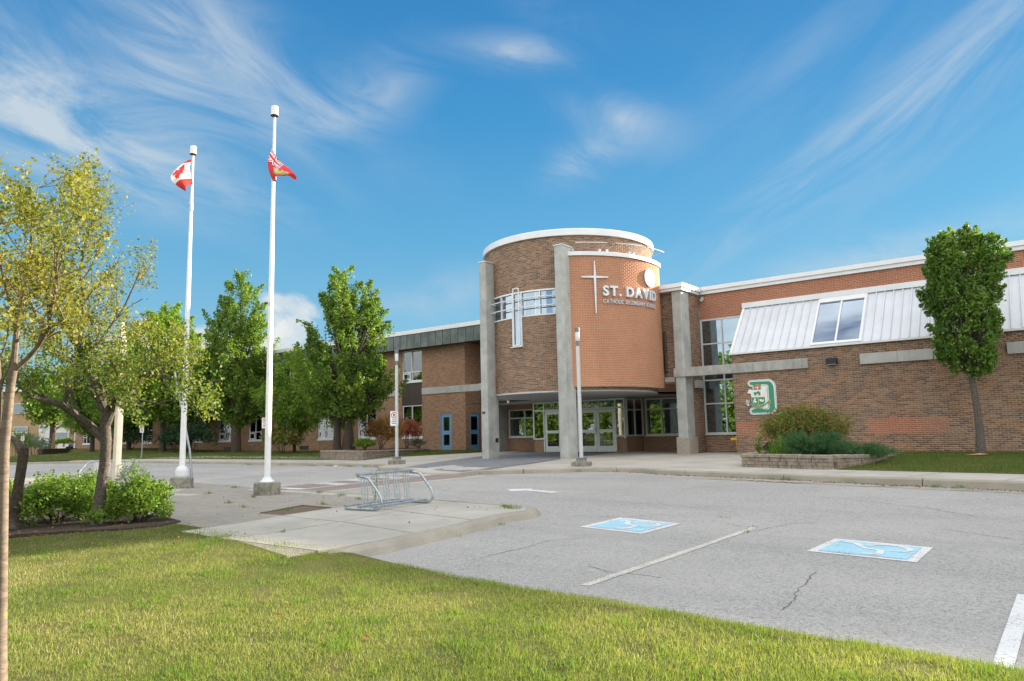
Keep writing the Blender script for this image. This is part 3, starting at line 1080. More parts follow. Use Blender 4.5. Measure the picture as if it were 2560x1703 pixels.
# long irregular cracks in the asphalt
rk = random.Random(17)
lot = bpy.data.objects['asphalt_lot']
for pts in ([(1393, 1289), (1431, 1291), (1469, 1291), (1510, 1294), (1565, 1293), (1650, 1285), (1720, 1290), (1800, 1289), (1864, 1292)], [(1884, 1330), (1921, 1321), (1953, 1315), (1994, 1309), (2060, 1306)], [(1470, 1415), (1521, 1429), (1582, 1436), (1635, 1443), (1675, 1446)],
            [(2356, 1324), (2400, 1328), (2470, 1340), (2570, 1352)], [(2040, 1430), (2022, 1455), (2006, 1471), (1985, 1500), (1940, 1532)], [(1330, 1222), (1420, 1238), (1560, 1252), (1700, 1262), (1850, 1280)], [(2100, 1232), (2220, 1248), (2330, 1262), (2450, 1290)], [(1200, 1395), (1300, 1372), (1380, 1352), (1470, 1345)]):
    P_ = [at_z(px, py, zlot(at_z(px, py, -.45)[1])) for px, py in pts]
    fine_ = []
    for a_, b_ in zip(P_[:-1], P_[1:]):
        m_ = max(2, int(np.linalg.norm(b_ - a_) / .06))
        fine_ += [a_ + (b_ - a_) * i_ / m_ for i_ in range(m_)]
    q = MB(); vs = []; off = 0.0
    for i_, p_ in enumerate(fine_):
        t_ = fine_[min(i_ + 1, len(fine_) - 1)] - fine_[max(i_ - 1, 0)]; t_ = t_ / np.linalg.norm(t_); nn_ = np.array([-t_[1], t_[0], 0])
        off = off * .85 + rk.uniform(-.02, .02); w_ = rk.uniform(.002, .008)
        c_ = p_ + nn_ * off; zz_ = zlot(c_[1]) + .0025
        vs += [(c_[0] + nn_[0] * w_, c_[1] + nn_[1] * w_, zz_), (c_[0] - nn_[0] * w_, c_[1] - nn_[1] * w_, zz_)]
    q.add(vs, [(2 * i_, 2 * i_ + 1, 2 * i_ + 3, 2 * i_ + 2) for i_ in range(len(fine_) - 1)])
    q.build('crack', 'crack_dark', lot)
# ------------------------------------------------------------------ road paint
def paint(name, pts, mat, lift=.005, parent=None):
    q = MB()
    q.add([(x, y, zlot(y) + lift) for x, y in pts], [tuple(range(len(pts)))])
    o = q.build(name, mat, parent)
    return o


def stripe(name, a, b, w, mat, lift=.005, parent=None, steps=1):
    a, b = np.array(a, float), np.array(b, float)
    t = (b - a) / np.linalg.norm(b - a); nn = np.array([-t[1], t[0]]) * w / 2
    q = MB()
    cuts = sorted(set([0.0, 1.0] + [min(1, max(0, (yb - a[1]) / (b[1] - a[1]))) if abs(b[1] - a[1]) > .01 else 0.0 for yb in (8, 10.5, 12, 13.5, 15, 17)]))
    vs = []
    for c in cuts:
        p = a + (b - a) * c
        vs += [(p[0] + nn[0], p[1] + nn[1], zlot(p[1]) + lift), (p[0] - nn[0], p[1] - nn[1], zlot(p[1]) + lift)]
    q.add(vs, [(2 * i, 2 * i + 1, 2 * i + 3, 2 * i + 2) for i in range(len(cuts) - 1)])
    return q.build(name, mat, parent)


tag(stripe('stall_line', (-3.83, 6.0), (-3.85, 10.6), .10, 'paint_cream'), 'cream stall line between the two blue wheelchair symbols', 'road marking')
tag(stripe('stall_line', (-.5, 4.6), (-.5, 7.6), .11, 'paint_white'), 'short white stall line at the right edge of the lot', 'road marking')
ar = [(-10.86, 13.73), (-10.48, 13.43), (-10.18, 13.63), (-9.33, 13.40), (-9.22, 13.60), (-10.20, 13.82), (-10.27, 13.99)]
tag(paint('painted_arrow', ar, 'paint_white'), 'white painted arrow pointing left on the asphalt', 'road marking')
for (a, b) in (((-9.6, 17.35), (.2, 15.45)), ((.2, 15.45), (8, 13.4))):
    tag(stripe('yellow_line', a, b, .07, 'paint_yellow'), 'long faded yellow line along the right hand kerb' if a[0] < 0 else 'faded yellow kerb line running on beyond the right edge', 'road marking')
for i, (a, b) in enumerate((((-5.0, 16.42), (-4.15, 16.78)), ((-3.58, 16.1), (-2.6, 16.5)), ((-2.0, 15.85), (-1.2, 16.15)))):
    tag(stripe('yellow_hatch', a, b, .06, 'paint_yellow', .006), ['leftmost', 'middle', 'rightmost'][i] + ' slanting yellow hatch mark between kerb and line', 'road marking', 'yellow hatch marks along the kerb')
tag(stripe('yellow_line', (-23.1, 13.1), (-21.4, 16.95), .08, 'paint_yellow'), 'faded yellow line crossing the drive left of the flagpoles', 'road marking')
tag(stripe('yellow_line', (-48, 18.1), (-24, 19.1), .07, 'paint_yellow'), 'faded yellow line along the far left kerb', 'road marking')
out_, ln = letters('NO PARKING', .34, .01, 0, .18)
lw = thing('kerb_lettering', 'faded yellow NO PARKING lettering painted by the kerb', 'road marking', (-6.9, 17.0, -.23))
for v_, f_, ch in out_:
    q = MB()
    d1 = np.array([.968, -.25]); d2 = np.array([.25, .968])
    q.add([(*(np.array([-7.2, 16.93]) + d1 * (a * 2.35 / ln) + d2 * b * .9), -.222) for a, b, _ in v_], f_)
    q.build('letter', 'paint_yellow', lw)
# crosswalk
cw = MB()
cwl = [(-18.25, 12.05), (-18.05, 13.2), (-17.55, 14.6), (-17.05, 16.0), (-16.9, 16.62)]
cwr = [(-15.6, 11.75), (-15.2, 13.2), (-14.7, 14.6), (-14.25, 16.0), (-14.2, 16.55)]


def band(l, r, mat, lift, name, parent=None):
    q = MB()
    vs = []
    for a, b in zip(l, r):
        vs += [(a[0], a[1], zlot(a[1]) + lift), (b[0], b[1], zlot(b[1]) + lift)]
    q.add(vs, [(2 * i, 2 * i + 1, 2 * i + 3, 2 * i + 2) for i in range(len(l) - 1)])
    return q.build(name, mat, parent)


band([(a[0] - .45, a[1]) for a in cwl], [(b[0] + .45, b[1]) for b in cwr], 'pavement', .004, 'crosswalk_border')['kind'] = 'structure'
band(cwl, cwr, 'paver_red', .008, 'crosswalk')['kind'] = 'structure'
cz = thing('crosswalk_paint', 'faded white ladder markings across the brick crosswalk', 'road marking', (-16.4, 14, -.35))
stripe('line', (-18.0, 12.15), (-17.0, 16.3), .10, 'paint_white', .012, cz)
stripe('line', (-16.6, 12.2), (-15.75, 16.75), .10, 'paint_white', .012, cz)
stripe('line', (-18.0, 12.2), (-16.55, 12.25), .30, 'paint_white', .013, cz)
for t in (.26, .48, .70, .90):
    y = 12.2 + 4.3 * t
    xl = -18.0 + t * 1.0; xr = -16.6 + t * .85
    q = MB()
    q.add([(x_, y_, zlot(y_) + .013) for x_, y_ in ((xl + .08, y), (xr - .05, y - .12), (xr - .02, y + .34), (xl + .12, y + .42))], [(0, 1, 2, 3)])
    q.build('block', 'paint_faded', cz)


# wheelchair bay symbols
def bay_symbol(corners, label):
    """corners: near-left, far-left, far-right, near-right; design (u,v) in 0..1"""
    P4 = [np.array(c) for c in corners]

    def fn(u, v, l):
        p = (P4[0] * (1 - u) + P4[3] * u) * (1 - v) + (P4[1] * (1 - u) + P4[2] * u) * v
        return (p[0], p[1], zlot(p[1]) + l)
    root = thing('bay_symbol', label, 'road marking', fn(.5, .5, 0))
    q = MB(); q.add([fn(u, v, .005) for u, v in ((0, 0), (1, 0), (1, 1), (0, 1))], [(0, 1, 2, 3)]); q.build('border', 'paint_white', root)
    q = MB(); q.add([fn(u, v, .009) for u, v in ((.09, .09), (.91, .09), (.91, .91), (.09, .91))], [(0, 1, 2, 3)]); q.build('field', 'paint_blue', root)

    def strip(pts, w, name):
        pts = [np.array(p) for p in pts]
        q = MB(); vs = []
        for i, p in enumerate(pts):
            t = pts[min(i + 1, len(pts) - 1)] - pts[max(i - 1, 0)]; t = t / np.linalg.norm(t)
            nn = np.array([-t[1], t[0]]) * w / 2
            vs += [fn(*(p + nn), .013), fn(*(p - nn), .013)]
        q.add(vs, [(2 * i, 2 * i + 1, 2 * i + 3, 2 * i + 2) for i in range(len(pts) - 1)])
        q.build(name, 'paint_white', root)
    strip([(.20, .79), (.29, .76), (.445, .51), (.61, .46), (.635, .19)], .075, 'figure')
    strip([(.66, .195), (.49, .175)], .075, 'foot')
    strip([(.42, .66), (.49, .79), (.60, .855), (.72, .825), (.82, .73), (.85, .61), (.80, .51), (.69, .47)], .065, 'wheel')
    h = [(.175 + .045 * math.cos(a), .80 + .045 * math.sin(a)) for a in np.linspace(0, 2 * PI, 13)[:-1]]
    q = MB(); q.add([fn(u, v, .0132) for u, v in h], [tuple(range(12))]); q.build('head', 'paint_white', root)


bay_symbol([(-6.15, 9.54), (-6.13, 10.77), (-4.95, 10.54), (-4.97, 9.31)], 'blue wheelchair symbol nearer the bicycle rack, left of the stall line')
bay_symbol([(-2.65, 8.94), (-2.62, 10.06), (-1.49, 9.86), (-1.49, 8.77)], 'blue wheelchair symbol right of the cream stall line')

# ------------------------------------------------------------------ brick walls built brick by brick
BL, BH, BJ = .20, .0667, .010


def courses(u0, u1, z0, z1, holes=(), red=None, seed=0):
    """running bond; yields (u centre, z centre, length, is_red). holes: (ua, ub, za, zb)"""
    rr = random.Random(seed)
    out = []
    nrow = int(round((z1 - z0) / BH))
    bh = (z1 - z0) / nrow
    for r in range(nrow):
        za, zb = z0 + r * bh, z0 + (r + 1) * bh
        zc = (za + zb) / 2
        free = [(u0, u1)]
        for (a, b, c, d) in holes:
            if c < zc < d:
                nf = []
                for (p, q) in free:
                    if b <= p or a >= q: nf.append((p, q)); continue
                    if a > p: nf.append((p, a))
                    if b < q: nf.append((b, q))
                free = nf
        off = (BL / 2) * (r % 2)
        for (p, q) in free:
            k0 = math.floor((p - off) / BL); k1 = math.ceil((q - off) / BL)
            for k in range(k0, k1):
                a, b = max(p, off + k * BL), min(q, off + (k + 1) * BL)
                if b - a > .035:
                    out.append(((a + b) / 2, zc, b - a - BJ, bool(red and red((a + b) / 2, zc)), bh - BJ, rr.uniform(-.0008, .0008)))
    return out


def brick_wall(part, bricks, frame, single=300, depth=.0035, redmat='brick_red', brownmat='brick_brown', bend=None):
    """frame(u, z) -> (point on the wall face, tangent, outward normal). The bricks that show largest are single objects."""
    items = []
    for (u, z, ln, red, h, jit) in bricks:
        p, t, nr = frame(u, z)
        d = CAM - p; dist = np.linalg.norm(d); face = nr.dot(d) / dist
        v = np.array([p - CAM]) @ np.stack([AX_R, AX_U, -AX_B], 1)
        x, y, w = v[0]
        inside = w > 0 and abs(FPX * x / w) < 1270 and abs(FPX * y / w) < 840
        score = (face / dist ** 2) * ln if inside and face > .2 else -1
        items.append((score, p, t, nr, ln, red, h, jit))
    order = sorted(range(len(items)), key=lambda i: -items[i][0])
    singles = set(i for i in order[:single] if items[i][0] > 0)
    up = np.array([0, 0, 1.0])
    for redflag in (False, True):
        V, F = [], []
        for i, (s, p, t, nr, ln, red, h, jit) in enumerate(items):
            if red != redflag: continue
            if i in singles: continue
            a, b_, c = t * ln / 2, up * h / 2, nr * (depth + jit * min(1, depth / .0035) * .6)
            k = len(V)
            if bend:       # brick bowed to the drum's radius: four columns of vertices
                for j_ in (-1, -1 / 3, 1 / 3, 1):
                    sg = -(j_ * ln / 2) ** 2 / (2 * bend)
                    for zz_ in (-1, 1):
                        for dd_ in (0, 1):
                            V.append(p + a * j_ + b_ * zz_ + nr * (sg - .002) * 1.0 + (c + nr * .002) * dd_)
                for s_ in range(3):
                    o_ = k + 4 * s_
                    F += [(o_ + 1, o_ + 5, o_ + 7, o_ + 3), (o_, o_ + 4, o_ + 5, o_ + 1), (o_ + 2, o_ + 3, o_ + 7, o_ + 6)]
                F += [(k, k + 1, k + 3, k + 2), (k + 12, k + 14, k + 15, k + 13)]
                continue
            V += [p - a - b_, p + a - b_, p + a + b_, p - a + b_, p - a - b_ + c, p + a - b_ + c, p + a + b_ + c, p - a + b_ + c]
            F += [(k + 4, k + 5, k + 6, k + 7), (k, k + 1, k + 5, k + 4), (k + 3, k + 7, k + 6, k + 2), (k, k + 4, k + 7, k + 3), (k + 1, k + 2, k + 6, k + 5)]
        if V:
            me = np_mesh('brickwork', V, F, redmat if redflag else brownmat)
            o = link_mesh('brickwork', me, part); o['kind'] = 'stuff'
    for redflag in (False, True):
        me = None
        for i in singles:
            s, p, t, nr, ln, red, h, jit = items[i]
            if red != redflag: continue
            if me is None:
                q = MB()
                if bend:
                    vs_ = []
                    for j_ in (-.5, -1 / 6, 1 / 6, .5):
                        sg = -(j_ * .19) ** 2 / (2 * bend) / depth
                        for zz_ in (-.5, .5):
                            for dd_ in (0, 1): vs_.append((j_, zz_, sg + dd_ - (1.2 if not dd_ else 0)))
                    fs_ = []
                    for s_ in range(3):
                        o_ = 4 * s_
                        fs_ += [(o_ + 1, o_ + 5, o_ + 7, o_ + 3), (o_, o_ + 4, o_ + 5, o_ + 1), (o_ + 2, o_ + 3, o_ + 7, o_ + 6)]
                    q.add(vs_, fs_ + [(0, 1, 3, 2), (12, 14, 15, 13)])
                else:
                    q.box(-.5, .5, -.5, .5, 0, 1.0)
                me = q.mesh('brick', redmat if redflag else brownmat)
            o = bpy.data.objects.new('brick', me); COL.objects.link(o)
            mw = Matrix.Identity(4)
            for r_ in range(3):
                mw[r_][0], mw[r_][1], mw[r_][2], mw[r_][3] = t[r_] * ln, up[r_] * h, nr[r_] * (depth + jit * min(1, depth / .0035) * .6), p[r_]
            o.parent = part
            o.matrix_basis = mw


def wall_cells(mbx, u0, u1, z0, z1, holes, fn, m=0):
    """flat wall with openings: fn(u,z) -> world point"""
    us = sorted(set([u0, u1] + [v for h in holes for v in h[:2] if u0 < v < u1]))
    zs = sorted(set([z0, z1] + [v for h in holes for v in h[2:] if z0 < v < z1]))
    for a, b in zip(us[:-1], us[1:]):
        for c, d in zip(zs[:-1], zs[1:]):
            uc, zc = (a + b) / 2, (c + d) / 2
            if any(h[0] < uc < h[1] and h[2] < zc < h[3] for h in holes): continue
            mbx.add([fn(a, c), fn(b, c), fn(b, d), fn(a, d)], [(0, 1, 2, 3)], m)


def fy(y):
    return lambda u, z: (u, y, z)


def fx(x):
    return lambda u, z: (x, u, z)


def frame_y(y):
    return lambda u, z: (np.array([u, y, z]), np.array([1.0, 0, 0]), np.array([0, -1.0, 0]))


def frame_x(x):
    return lambda u, z: (np.array([x, u, z]), np.array([0, 1.0, 0]), np.array([1.0, 0, 0]))


def window_y(parent, x0, x1, z0, z1, y, vbars=(), hbars=(), fw=.05, fd=.07, frame='alu_frame', pane='glass_mirror', sill=None, name='window', extra=()):
    """window in a wall facing -y; parts: window (frame) > pane"""
    q = MB()
    q.box(x0, x0 + fw, y, y + fd, z0, z1); q.box(x1 - fw, x1, y, y + fd, z0, z1)
    q.box(x0 + fw, x1 - fw, y, y + fd, z0, z0 + fw); q.box(x0 + fw, x1 - fw, y, y + fd, z1 - fw, z1)
    vb = sorted(vbars); hb = sorted(hbars)
    for v in vb: q.box(v - fw / 2, v + fw / 2, y + .003, y + fd, z0 + fw, z1 - fw)
    xs_ = [x0 + fw] + [w for v in vb for w in (v - fw / 2, v + fw / 2)] + [x1 - fw]
    zs_ = [z0 + fw] + [w for v in hb for w in (v - fw / 2, v + fw / 2)] + [z1 - fw]
    for h in hb:
        for i in range(0, len(xs_), 2): q.box(xs_[i], xs_[i + 1], y + .006, y + fd, h - fw / 2, h + fw / 2)
    for e in extra: q.box(*e)
    if sill: q.box(x0 - .03, x1 + .03, y - .07, y + .05, z0 - sill, z0 - .002)
    w = q.build(name, frame, parent)
    for i in range(0, len(xs_), 2):
        for j in range(0, len(zs_), 2):
            p = MB(); p.box(xs_[i] - .005, xs_[i + 1] + .005, y + fd * .55, y + fd * .55 + .006, zs_[j] - .005, zs_[j + 1] + .005)
            attach(p.build('pane', pane), w, False)
            bpy.data.objects[-1] if False else None
    return w


# ================================================================== the wing on the right
WY, RY = 27.6, 29.3
wing = thing('school_wing', 'long brick wing with white sloped metal roof panels, right of the round tower', 'building', (-4, 29, 0))
WX1 = 13.0
holes = []
redz = lambda u, z: (.70 < z < 1.17) and (u < -8.95 or -5.86 < u < -3.40 or -1.30 < u < 1.2 or 3.3 < u < 5.8)
q = MB(); wall_cells(q, -10.5, WX1, -.15, 3.82, [], fy(WY))
q.add([(-10.5, WY, -.15), (-10.5, RY, -.15), (-10.5, RY, 3.82), (-10.5, WY, 3.82)], [(0, 1, 2, 3)])
wall = q.build('front_wall', 'mortar_grey', wing)
brick_wall(wall, courses(-10.5, WX1, -.066, 3.80, [], redz, 11), frame_y(WY), 300, redmat='brick_red_wing')
# upper wall, set back
up_holes = [(-12.43, -10.5, .72, 5.58)]
q = MB(); wall_cells(q, -12.45, WX1, -.1, 6.72, up_holes, fy(RY))
uw = q.build('upper_wall', 'mortar_pink', wing)
brick_wall(uw, courses(-12.45, WX1, 5.60, 6.667, [], lambda u, z: True, 12), frame_y(RY), 0, redmat='brick_red_wing')
brick_wall(uw, courses(-12.45, -10.5, -.066, .70, [], None, 13), frame_y(RY), 0)
# tall glazing in the recess
gw = window_y(wing, -12.43, -10.48, .76, 5.57, RY - .03, [-11.5], [4.53, 3.42, 2.99, 2.01], .055, .09, sill=.05, name='tall_window')
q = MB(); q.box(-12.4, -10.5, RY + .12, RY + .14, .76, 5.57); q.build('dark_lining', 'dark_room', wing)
# roof edge: two stepped white fascias
q = MB()
q.box(-12.52, WX1, RY - .10, RY + .3, 6.66, 6.80); q.box(-12.60, WX1, RY - .16, RY + .3, 6.803, 6.97)
q.build('roof_fascia', 'white_metal', wing)
q = MB(); q.box(-12.5, WX1, RY + .31, RY + 9, 6.4, 6.9); q.build('roof', 'soffit', wing)
q = MB(); q.box(-12.44, WX1, 38.0, 38.3, -.2, 6.88); q.box(-12.44, -12.34, RY + .32, 37.99, -.2, 6.39); q.build('rear_wall', 'brick_porch', wing)
# sloped metal panels
B0, B1 = np.array([WY - .06, 3.86]), np.array([RY - .02, 5.86])
sl = (B1 - B0); sln = np.array([-sl[1], sl[0]]); sln = sln / np.linalg.norm(sln)


def slope(x, t, off=0.0):
    p = B0 + sl * t + sln * off
    return (x, p[0], p[1])


sky_w = [(-7.52, -5.80), (-3.45, -1.72), (1.2, 2.9), (5.6, 7.3)]
edges = [-10.5] + [v for w in sky_w for v in w] + [WX1]
for a, b in zip(edges[0::2], edges[1::2]):
    npan = max(1, int(round((b - a) / .30)))
    for i in range(npan):
        u0, u1 = a + (b - a) * i / npan, a + (b - a) * (i + 1) / npan
        q = MB()
        q.add([slope(u0 + .002, 0), slope(u1 - .002, 0), slope(u1 - .002, 1), slope(u0 + .002, 1)], [(0, 1, 2, 3)])
        if i % 1 == 0:
            for (s0, s1) in ((u0 + .0, u0 + .035),):
                q.add([slope(s0, 0), slope(s1, 0), slope(s1, 1), slope(s0, 1), slope(s0, 0, .05), slope(s1, 0, .05), slope(s1, 1, .05), slope(s0, 1, .05)],
                      [(4, 5, 6, 7), (0, 1, 5, 4), (3, 7, 6, 2), (0, 4, 7, 3), (1, 2, 6, 5)])
        q.build('roof_panel', 'roof_metal', wing)
for a, b in sky_w:
    q = MB()
    def sb(x0, x1, t0, t1, o0, o1):
        q.add([slope(x0, t0, o0), slope(x1, t0, o0), slope(x1, t1, o0), slope(x0, t1, o0), slope(x0, t0, o1), slope(x1, t0, o1), slope(x1, t1, o1), slope(x0, t1, o1)],
              [(4, 5, 6, 7), (0, 1, 5, 4), (3, 7, 6, 2), (0, 4, 7, 3), (1, 2, 6, 5)])
    sb(a, a + .07, .01, .97, 0, .06); sb(b - .07, b, .01, .97, 0, .06); sb(a + .07, b - .07, .01, .05, 0, .06); sb(a + .07, b - .07, .88, .97, 0, .07)
    mid = (a + b) / 2; sb(mid - .03, mid + .03, .05, .88, 0, .055)
    w = q.build('roof_window', 'white_metal', wing)
    for (p0, p1) in ((a + .06, mid - .025), (mid + .025, b - .06)):
        p = MB(); p.add([slope(p0, .04, .02), slope(p1, .04, .02), slope(p1, .89, .02), slope(p0, .89, .02)], [(0, 1, 2, 3)])
        attach(p.build('pane', 'glass_sky'), w, False)
    p = MB(); p.add([slope(a + .05, .03, -.03), slope(b - .05, .03, -.03), slope(b - .05, .9, -.03), slope(a + .05, .9, -.03)], [(0, 1, 2, 3)])
    attach(p.build('lining', 'dark_room'), w, False)
q = MB(); q.box(-10.56, WX1, WY - .13, WY - .01, 3.80, 3.87); q.build('eave_flashing', 'white_metal', wing)
q = MB(); q.add([slope(-10.53, -.01, .055), slope(-10.53, 1.0, .055), slope(-10.53, 1.0, -.05), slope(-10.53, -.01, -.05), slope(-10.43, -.01, .055), slope(-10.43, 1.0, .055), slope(-10.43, 1.0, -.05), slope(-10.43, -.01, -.05)],
               [(0, 1, 2, 3), (4, 7, 6, 5), (0, 4, 5, 1), (3, 2, 6, 7), (0, 3, 7, 4)]); q.build('verge_trim', 'white_metal', wing)
q = MB(); q.box(-10.54, WX1, RY - .12, RY - .011, 5.85, 6.06); q.build('head_flashing', 'white_metal', wing)
q = MB(); q.add([(-10.49, WY, 3.82), (-10.49, RY, 3.82), (-10.49, RY, 5.85)], [(0, 1, 2)]); q.build('cheek', 'white_metal', wing)
# concrete bands
for (a, b, ends) in ((-12.40, -10.52, 0), (-10.515, -9.2, 0), (-9.195, -7.64, 0), (-5.88, -4.70, 1), (-4.695, -3.45, 1), (-1.6, -.4, 1), (-.395, .85, 1), (2.7, 5.2, 1)):
    q = MB(); q.bev(a, b, WY - .10, WY + .02, 3.09, 3.45, .008); q.build('concrete_band', 'concrete_band' if not ends else 'concrete_band_clean', wing)
q = MB(); q.box(-12.40, -10.5, WY + .021, WY + .28, 3.10, 3.44); q.build('beam', 'concrete_band', wing)

# link between wing and tower, with the square column at its corner
link = thing('link_block', 'narrow brick link with square concrete corner column between tower and wing', 'building', (-13.2, 28.5, 0))
LX0, LX1, LY = -16.0, -12.46, 27.72
q = MB()
wall_cells(q, LX0, LX1, 3.10, 6.64, [], fy(LY)); wall_cells(q, 28.0, RY, -.1, 6.64, [], fx(LX1))
q.add([(LX0, LY, 3.1), (LX1, LY, 3.1), (LX1, 30.6, 3.1), (LX0, 30.6, 3.1)], [(0, 3, 2, 1)])
lw_ = q.build('wall', 'mortar_grey', link)
brick_wall(lw_, courses(LX0, LX1, 3.12, 6.62, [], None, 21), frame_y(LY), 0)
brick_wall(lw_, courses(28.0, RY, -.066, 6.62, [], None, 22), frame_x(LX1), 0)
q = MB(); q.bev(-12.86, -12.44, 27.5, 28.26, .66, 6.66, .03); q.build('column', 'concrete_column', link)
q = MB(); q.bev(-12.93, -12.37, 27.43, 28.33, -.1, .66, .03); q.build('column_foot', 'aggregate', link)
q = MB(); q.bev(-12.90, -12.39, 27.44, 28.2, 3.09, 3.45, .01); q.build('beam_end', 'concrete_band', link)
q = MB(); q.box(LX0 + 1, -12.34, 27.40, 27.8, 6.64, 6.75); q.box(LX0 + 1, -12.28, 27.34, 27.8, 6.753, 6.92)
q.box(-12.66, -12.34, 27.803, RY - .17, 6.64, 6.75); q.box(-12.66, -12.28, 27.803, RY - .17, 6.753, 6.92)
q.build('roof_fascia', 'white_metal', link)
q = MB(); q.box(LX0, -12.67, 27.81, 31, 6.4, 6.88); q.build('roof', 'soffit', link)
q = MB(); q.box(-13.4, -12.95, 27.66, 27.9, 2.92, 3.1); q.box(-12.44, -12.30, 28.4, 29.05, 2.66, 2.98); q.build('band_stub', 'concrete_band_clean', link)
q = MB(); wall_cells(q, -16.45, -12.46, -.1, 3.1, [(-16.3, -14.55, .72, 2.46)], fy(31.4)); q.build('porch_wall', 'brick_porch', link)
q = MB(); q.box(-14.45, -12.6, 31.385, 31.398, .72, 1.25); q.build('red_panel', 'brick_red_wing', link)
wr = window_y(link, -16.3, -14.55, .74, 2.46, 31.36, [-15.45], [1.95], .06, .08, pane='glass_clear', sill=.06)
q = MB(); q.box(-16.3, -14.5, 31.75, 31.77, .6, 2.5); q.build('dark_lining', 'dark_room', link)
cl = MB()       # narrow slot window where the drum meets the link
cl.box(-13.36, -13.24, 27.60, 27.64, 3.3, 5.0); cl.build('slot_window', 'glass_mirror', link)

# ================================================================== round entrance tower
TC = np.array([-17.3, 26.6]); TR, SR = 3.65, 4.05
tower = thing('entrance_tower', 'round brick entrance tower with white coping and red curved sign wall', 'building', (-17.3, 26.6, 0))


def cyl(theta_deg, r, z):
    a = math.radians(theta_deg)
    return (TC[0] + r * math.sin(a), TC[1] - r * math.cos(a), z)


def frame_c(r):
    def fr(u, z):
        a = u / r
        return (np.array([TC[0] + r * math.sin(a), TC[1] - r * math.cos(a), z]), np.array([math.cos(a), math.sin(a), 0.0]), np.array([math.sin(a), -math.cos(a), 0.0]))
    return fr


def drum(mbx, r, t0, t1, z0, z1, holes, m=0, step=2.0):
    """cylinder wall patch with openings, holes in degrees"""
    ts = sorted(set(list(np.arange(t0, t1, step)) + [t1] + [v for h in holes for v in h[:2]]))
    zs = sorted(set([z0, z1] + [v for h in holes for v in h[2:]]))
    for a, b in zip(ts[:-1], ts[1:]):
        for c, d in zip(zs[:-1], zs[1:]):
            tc_, zc = (a + b) / 2, (c + d) / 2
            if any(h[0] < tc_ < h[1] and h[2] < zc < h[3] for h in holes): continue
            mbx.add([cyl(a, r, c), cyl(b, r, c), cyl(b, r, d), cyl(a, r, d)], [(0, 1, 2, 3)], m)


WT0, WT1, WZ0, WZ1 = -31.0, 26.5, 5.54, 6.58
SL0, SL1, SLZ = -5.8, 2.0, 4.38
th = [(WT0, WT1, WZ0, WZ1), (SL0, SL1, SLZ, WZ0 + .001)]
q = MB(); drum(q, TR, -120, 130, 2.52, 8.68, th, 0, 1.0)
tw = q.build('drum_wall', 'mortar_grey', tower)
k = TR * PI / 180
brick_wall(tw, courses(-115 * k, 125 * k, 2.53, 8.66, [(h[0] * k, h[1] * k, h[2], h[3]) for h in th], None, 31), frame_c(TR), 300, depth=.0022, brownmat='brick_brown_drum', bend=TR)
# red sign wall, an outer shell from the middle column round to the link
q = MB(); drum(q, SR, 29.0, 103, 2.67, 7.76, [], 0, 1.0)
q.add([cyl(103, SR, 2.67), cyl(103, TR, 2.67), cyl(103, TR, 7.76), cyl(103, SR, 7.76)], [(0, 1, 2, 3)])
bt = [cyl(t, SR, 2.67) for t in range(29, 104, 2)]; bi = [cyl(t, TR, 2.67) for t in range(29, 104, 2)]; tt = [cyl(t, SR, 7.76) for t in range(29, 104, 2)]; ti = [cyl(t, TR, 7.76) for t in range(29, 104, 2)]
nb = len(bt)
q.add(bt + bi, [(i, nb + i, nb + i + 1, i + 1) for i in range(nb - 1)]); q.add(tt + ti, [(i, i + 1, nb + i + 1, nb + i) for i in range(nb - 1)])
rw = q.build('sign_wall', 'mortar_pink', tower)
k = SR * PI / 180
brick_wall(rw, courses(29.3 * k, 103 * k, 2.68, 7.75, [], lambda u, z: True, 32), frame_c(SR), 300, depth=.0018, redmat='brick_red_drum', bend=SR)
q = MB()
q.lathe([(TR + .10, 8.66), (TR + .10, 8.90), (TR + .07, 8.93), (TR - .25, 8.93), (TR - .25, 8.66)], (TC[0], TC[1], 0), 96)
q.build('coping', 'white_metal', tower, True)
q = MB(); q.lathe([(SR + .06, 7.74), (SR + .06, 7.88), (SR + .04, 7.90), (TR - .05, 7.90)], (TC[0], TC[1], 0), 48, 0, math.radians(30.5), math.radians(104)); q.build('sign_wall_coping', 'white_metal', tower, True)
q = MB(); q.lathe([(.01, 8.7), (TR - .2, 8.7)], (TC[0], TC[1], 0), 48); q.build('roof', 'soffit', tower)
# soffit over the entrance
q = MB()
ring = [cyl(t, TR - .02, 2.52) for t in np.arange(-120, 131, 5)]
q.add(ring + [(-13.0, 31.4, 2.52), (-13.0, 33.5, 2.52), (-26.5, 33.5, 2.52), (-26.5, 30.0, 2.52)], [tuple(range(len(ring) + 4))])
q.add([(p[0], p[1], 2.62) for p in ring] + [(-13.0, 31.4, 2.62), (-13.0, 33.5, 2.62), (-26.5, 33.5, 2.62), (-26.5, 30.0, 2.62)], [tuple(range(len(ring) + 3, -1, -1))])
q.build('soffit', 'soffit', tower)
q = MB(); q.lathe([(TR + .015, 2.50), (TR + .015, 2.56)], (TC[0], TC[1], 0), 60, 0, math.radians(-118), math.radians(128)); q.build('drip_edge', 'soffit', tower)
# curved strip window and tall slot, with the tubular guard rails in front
q = MB()


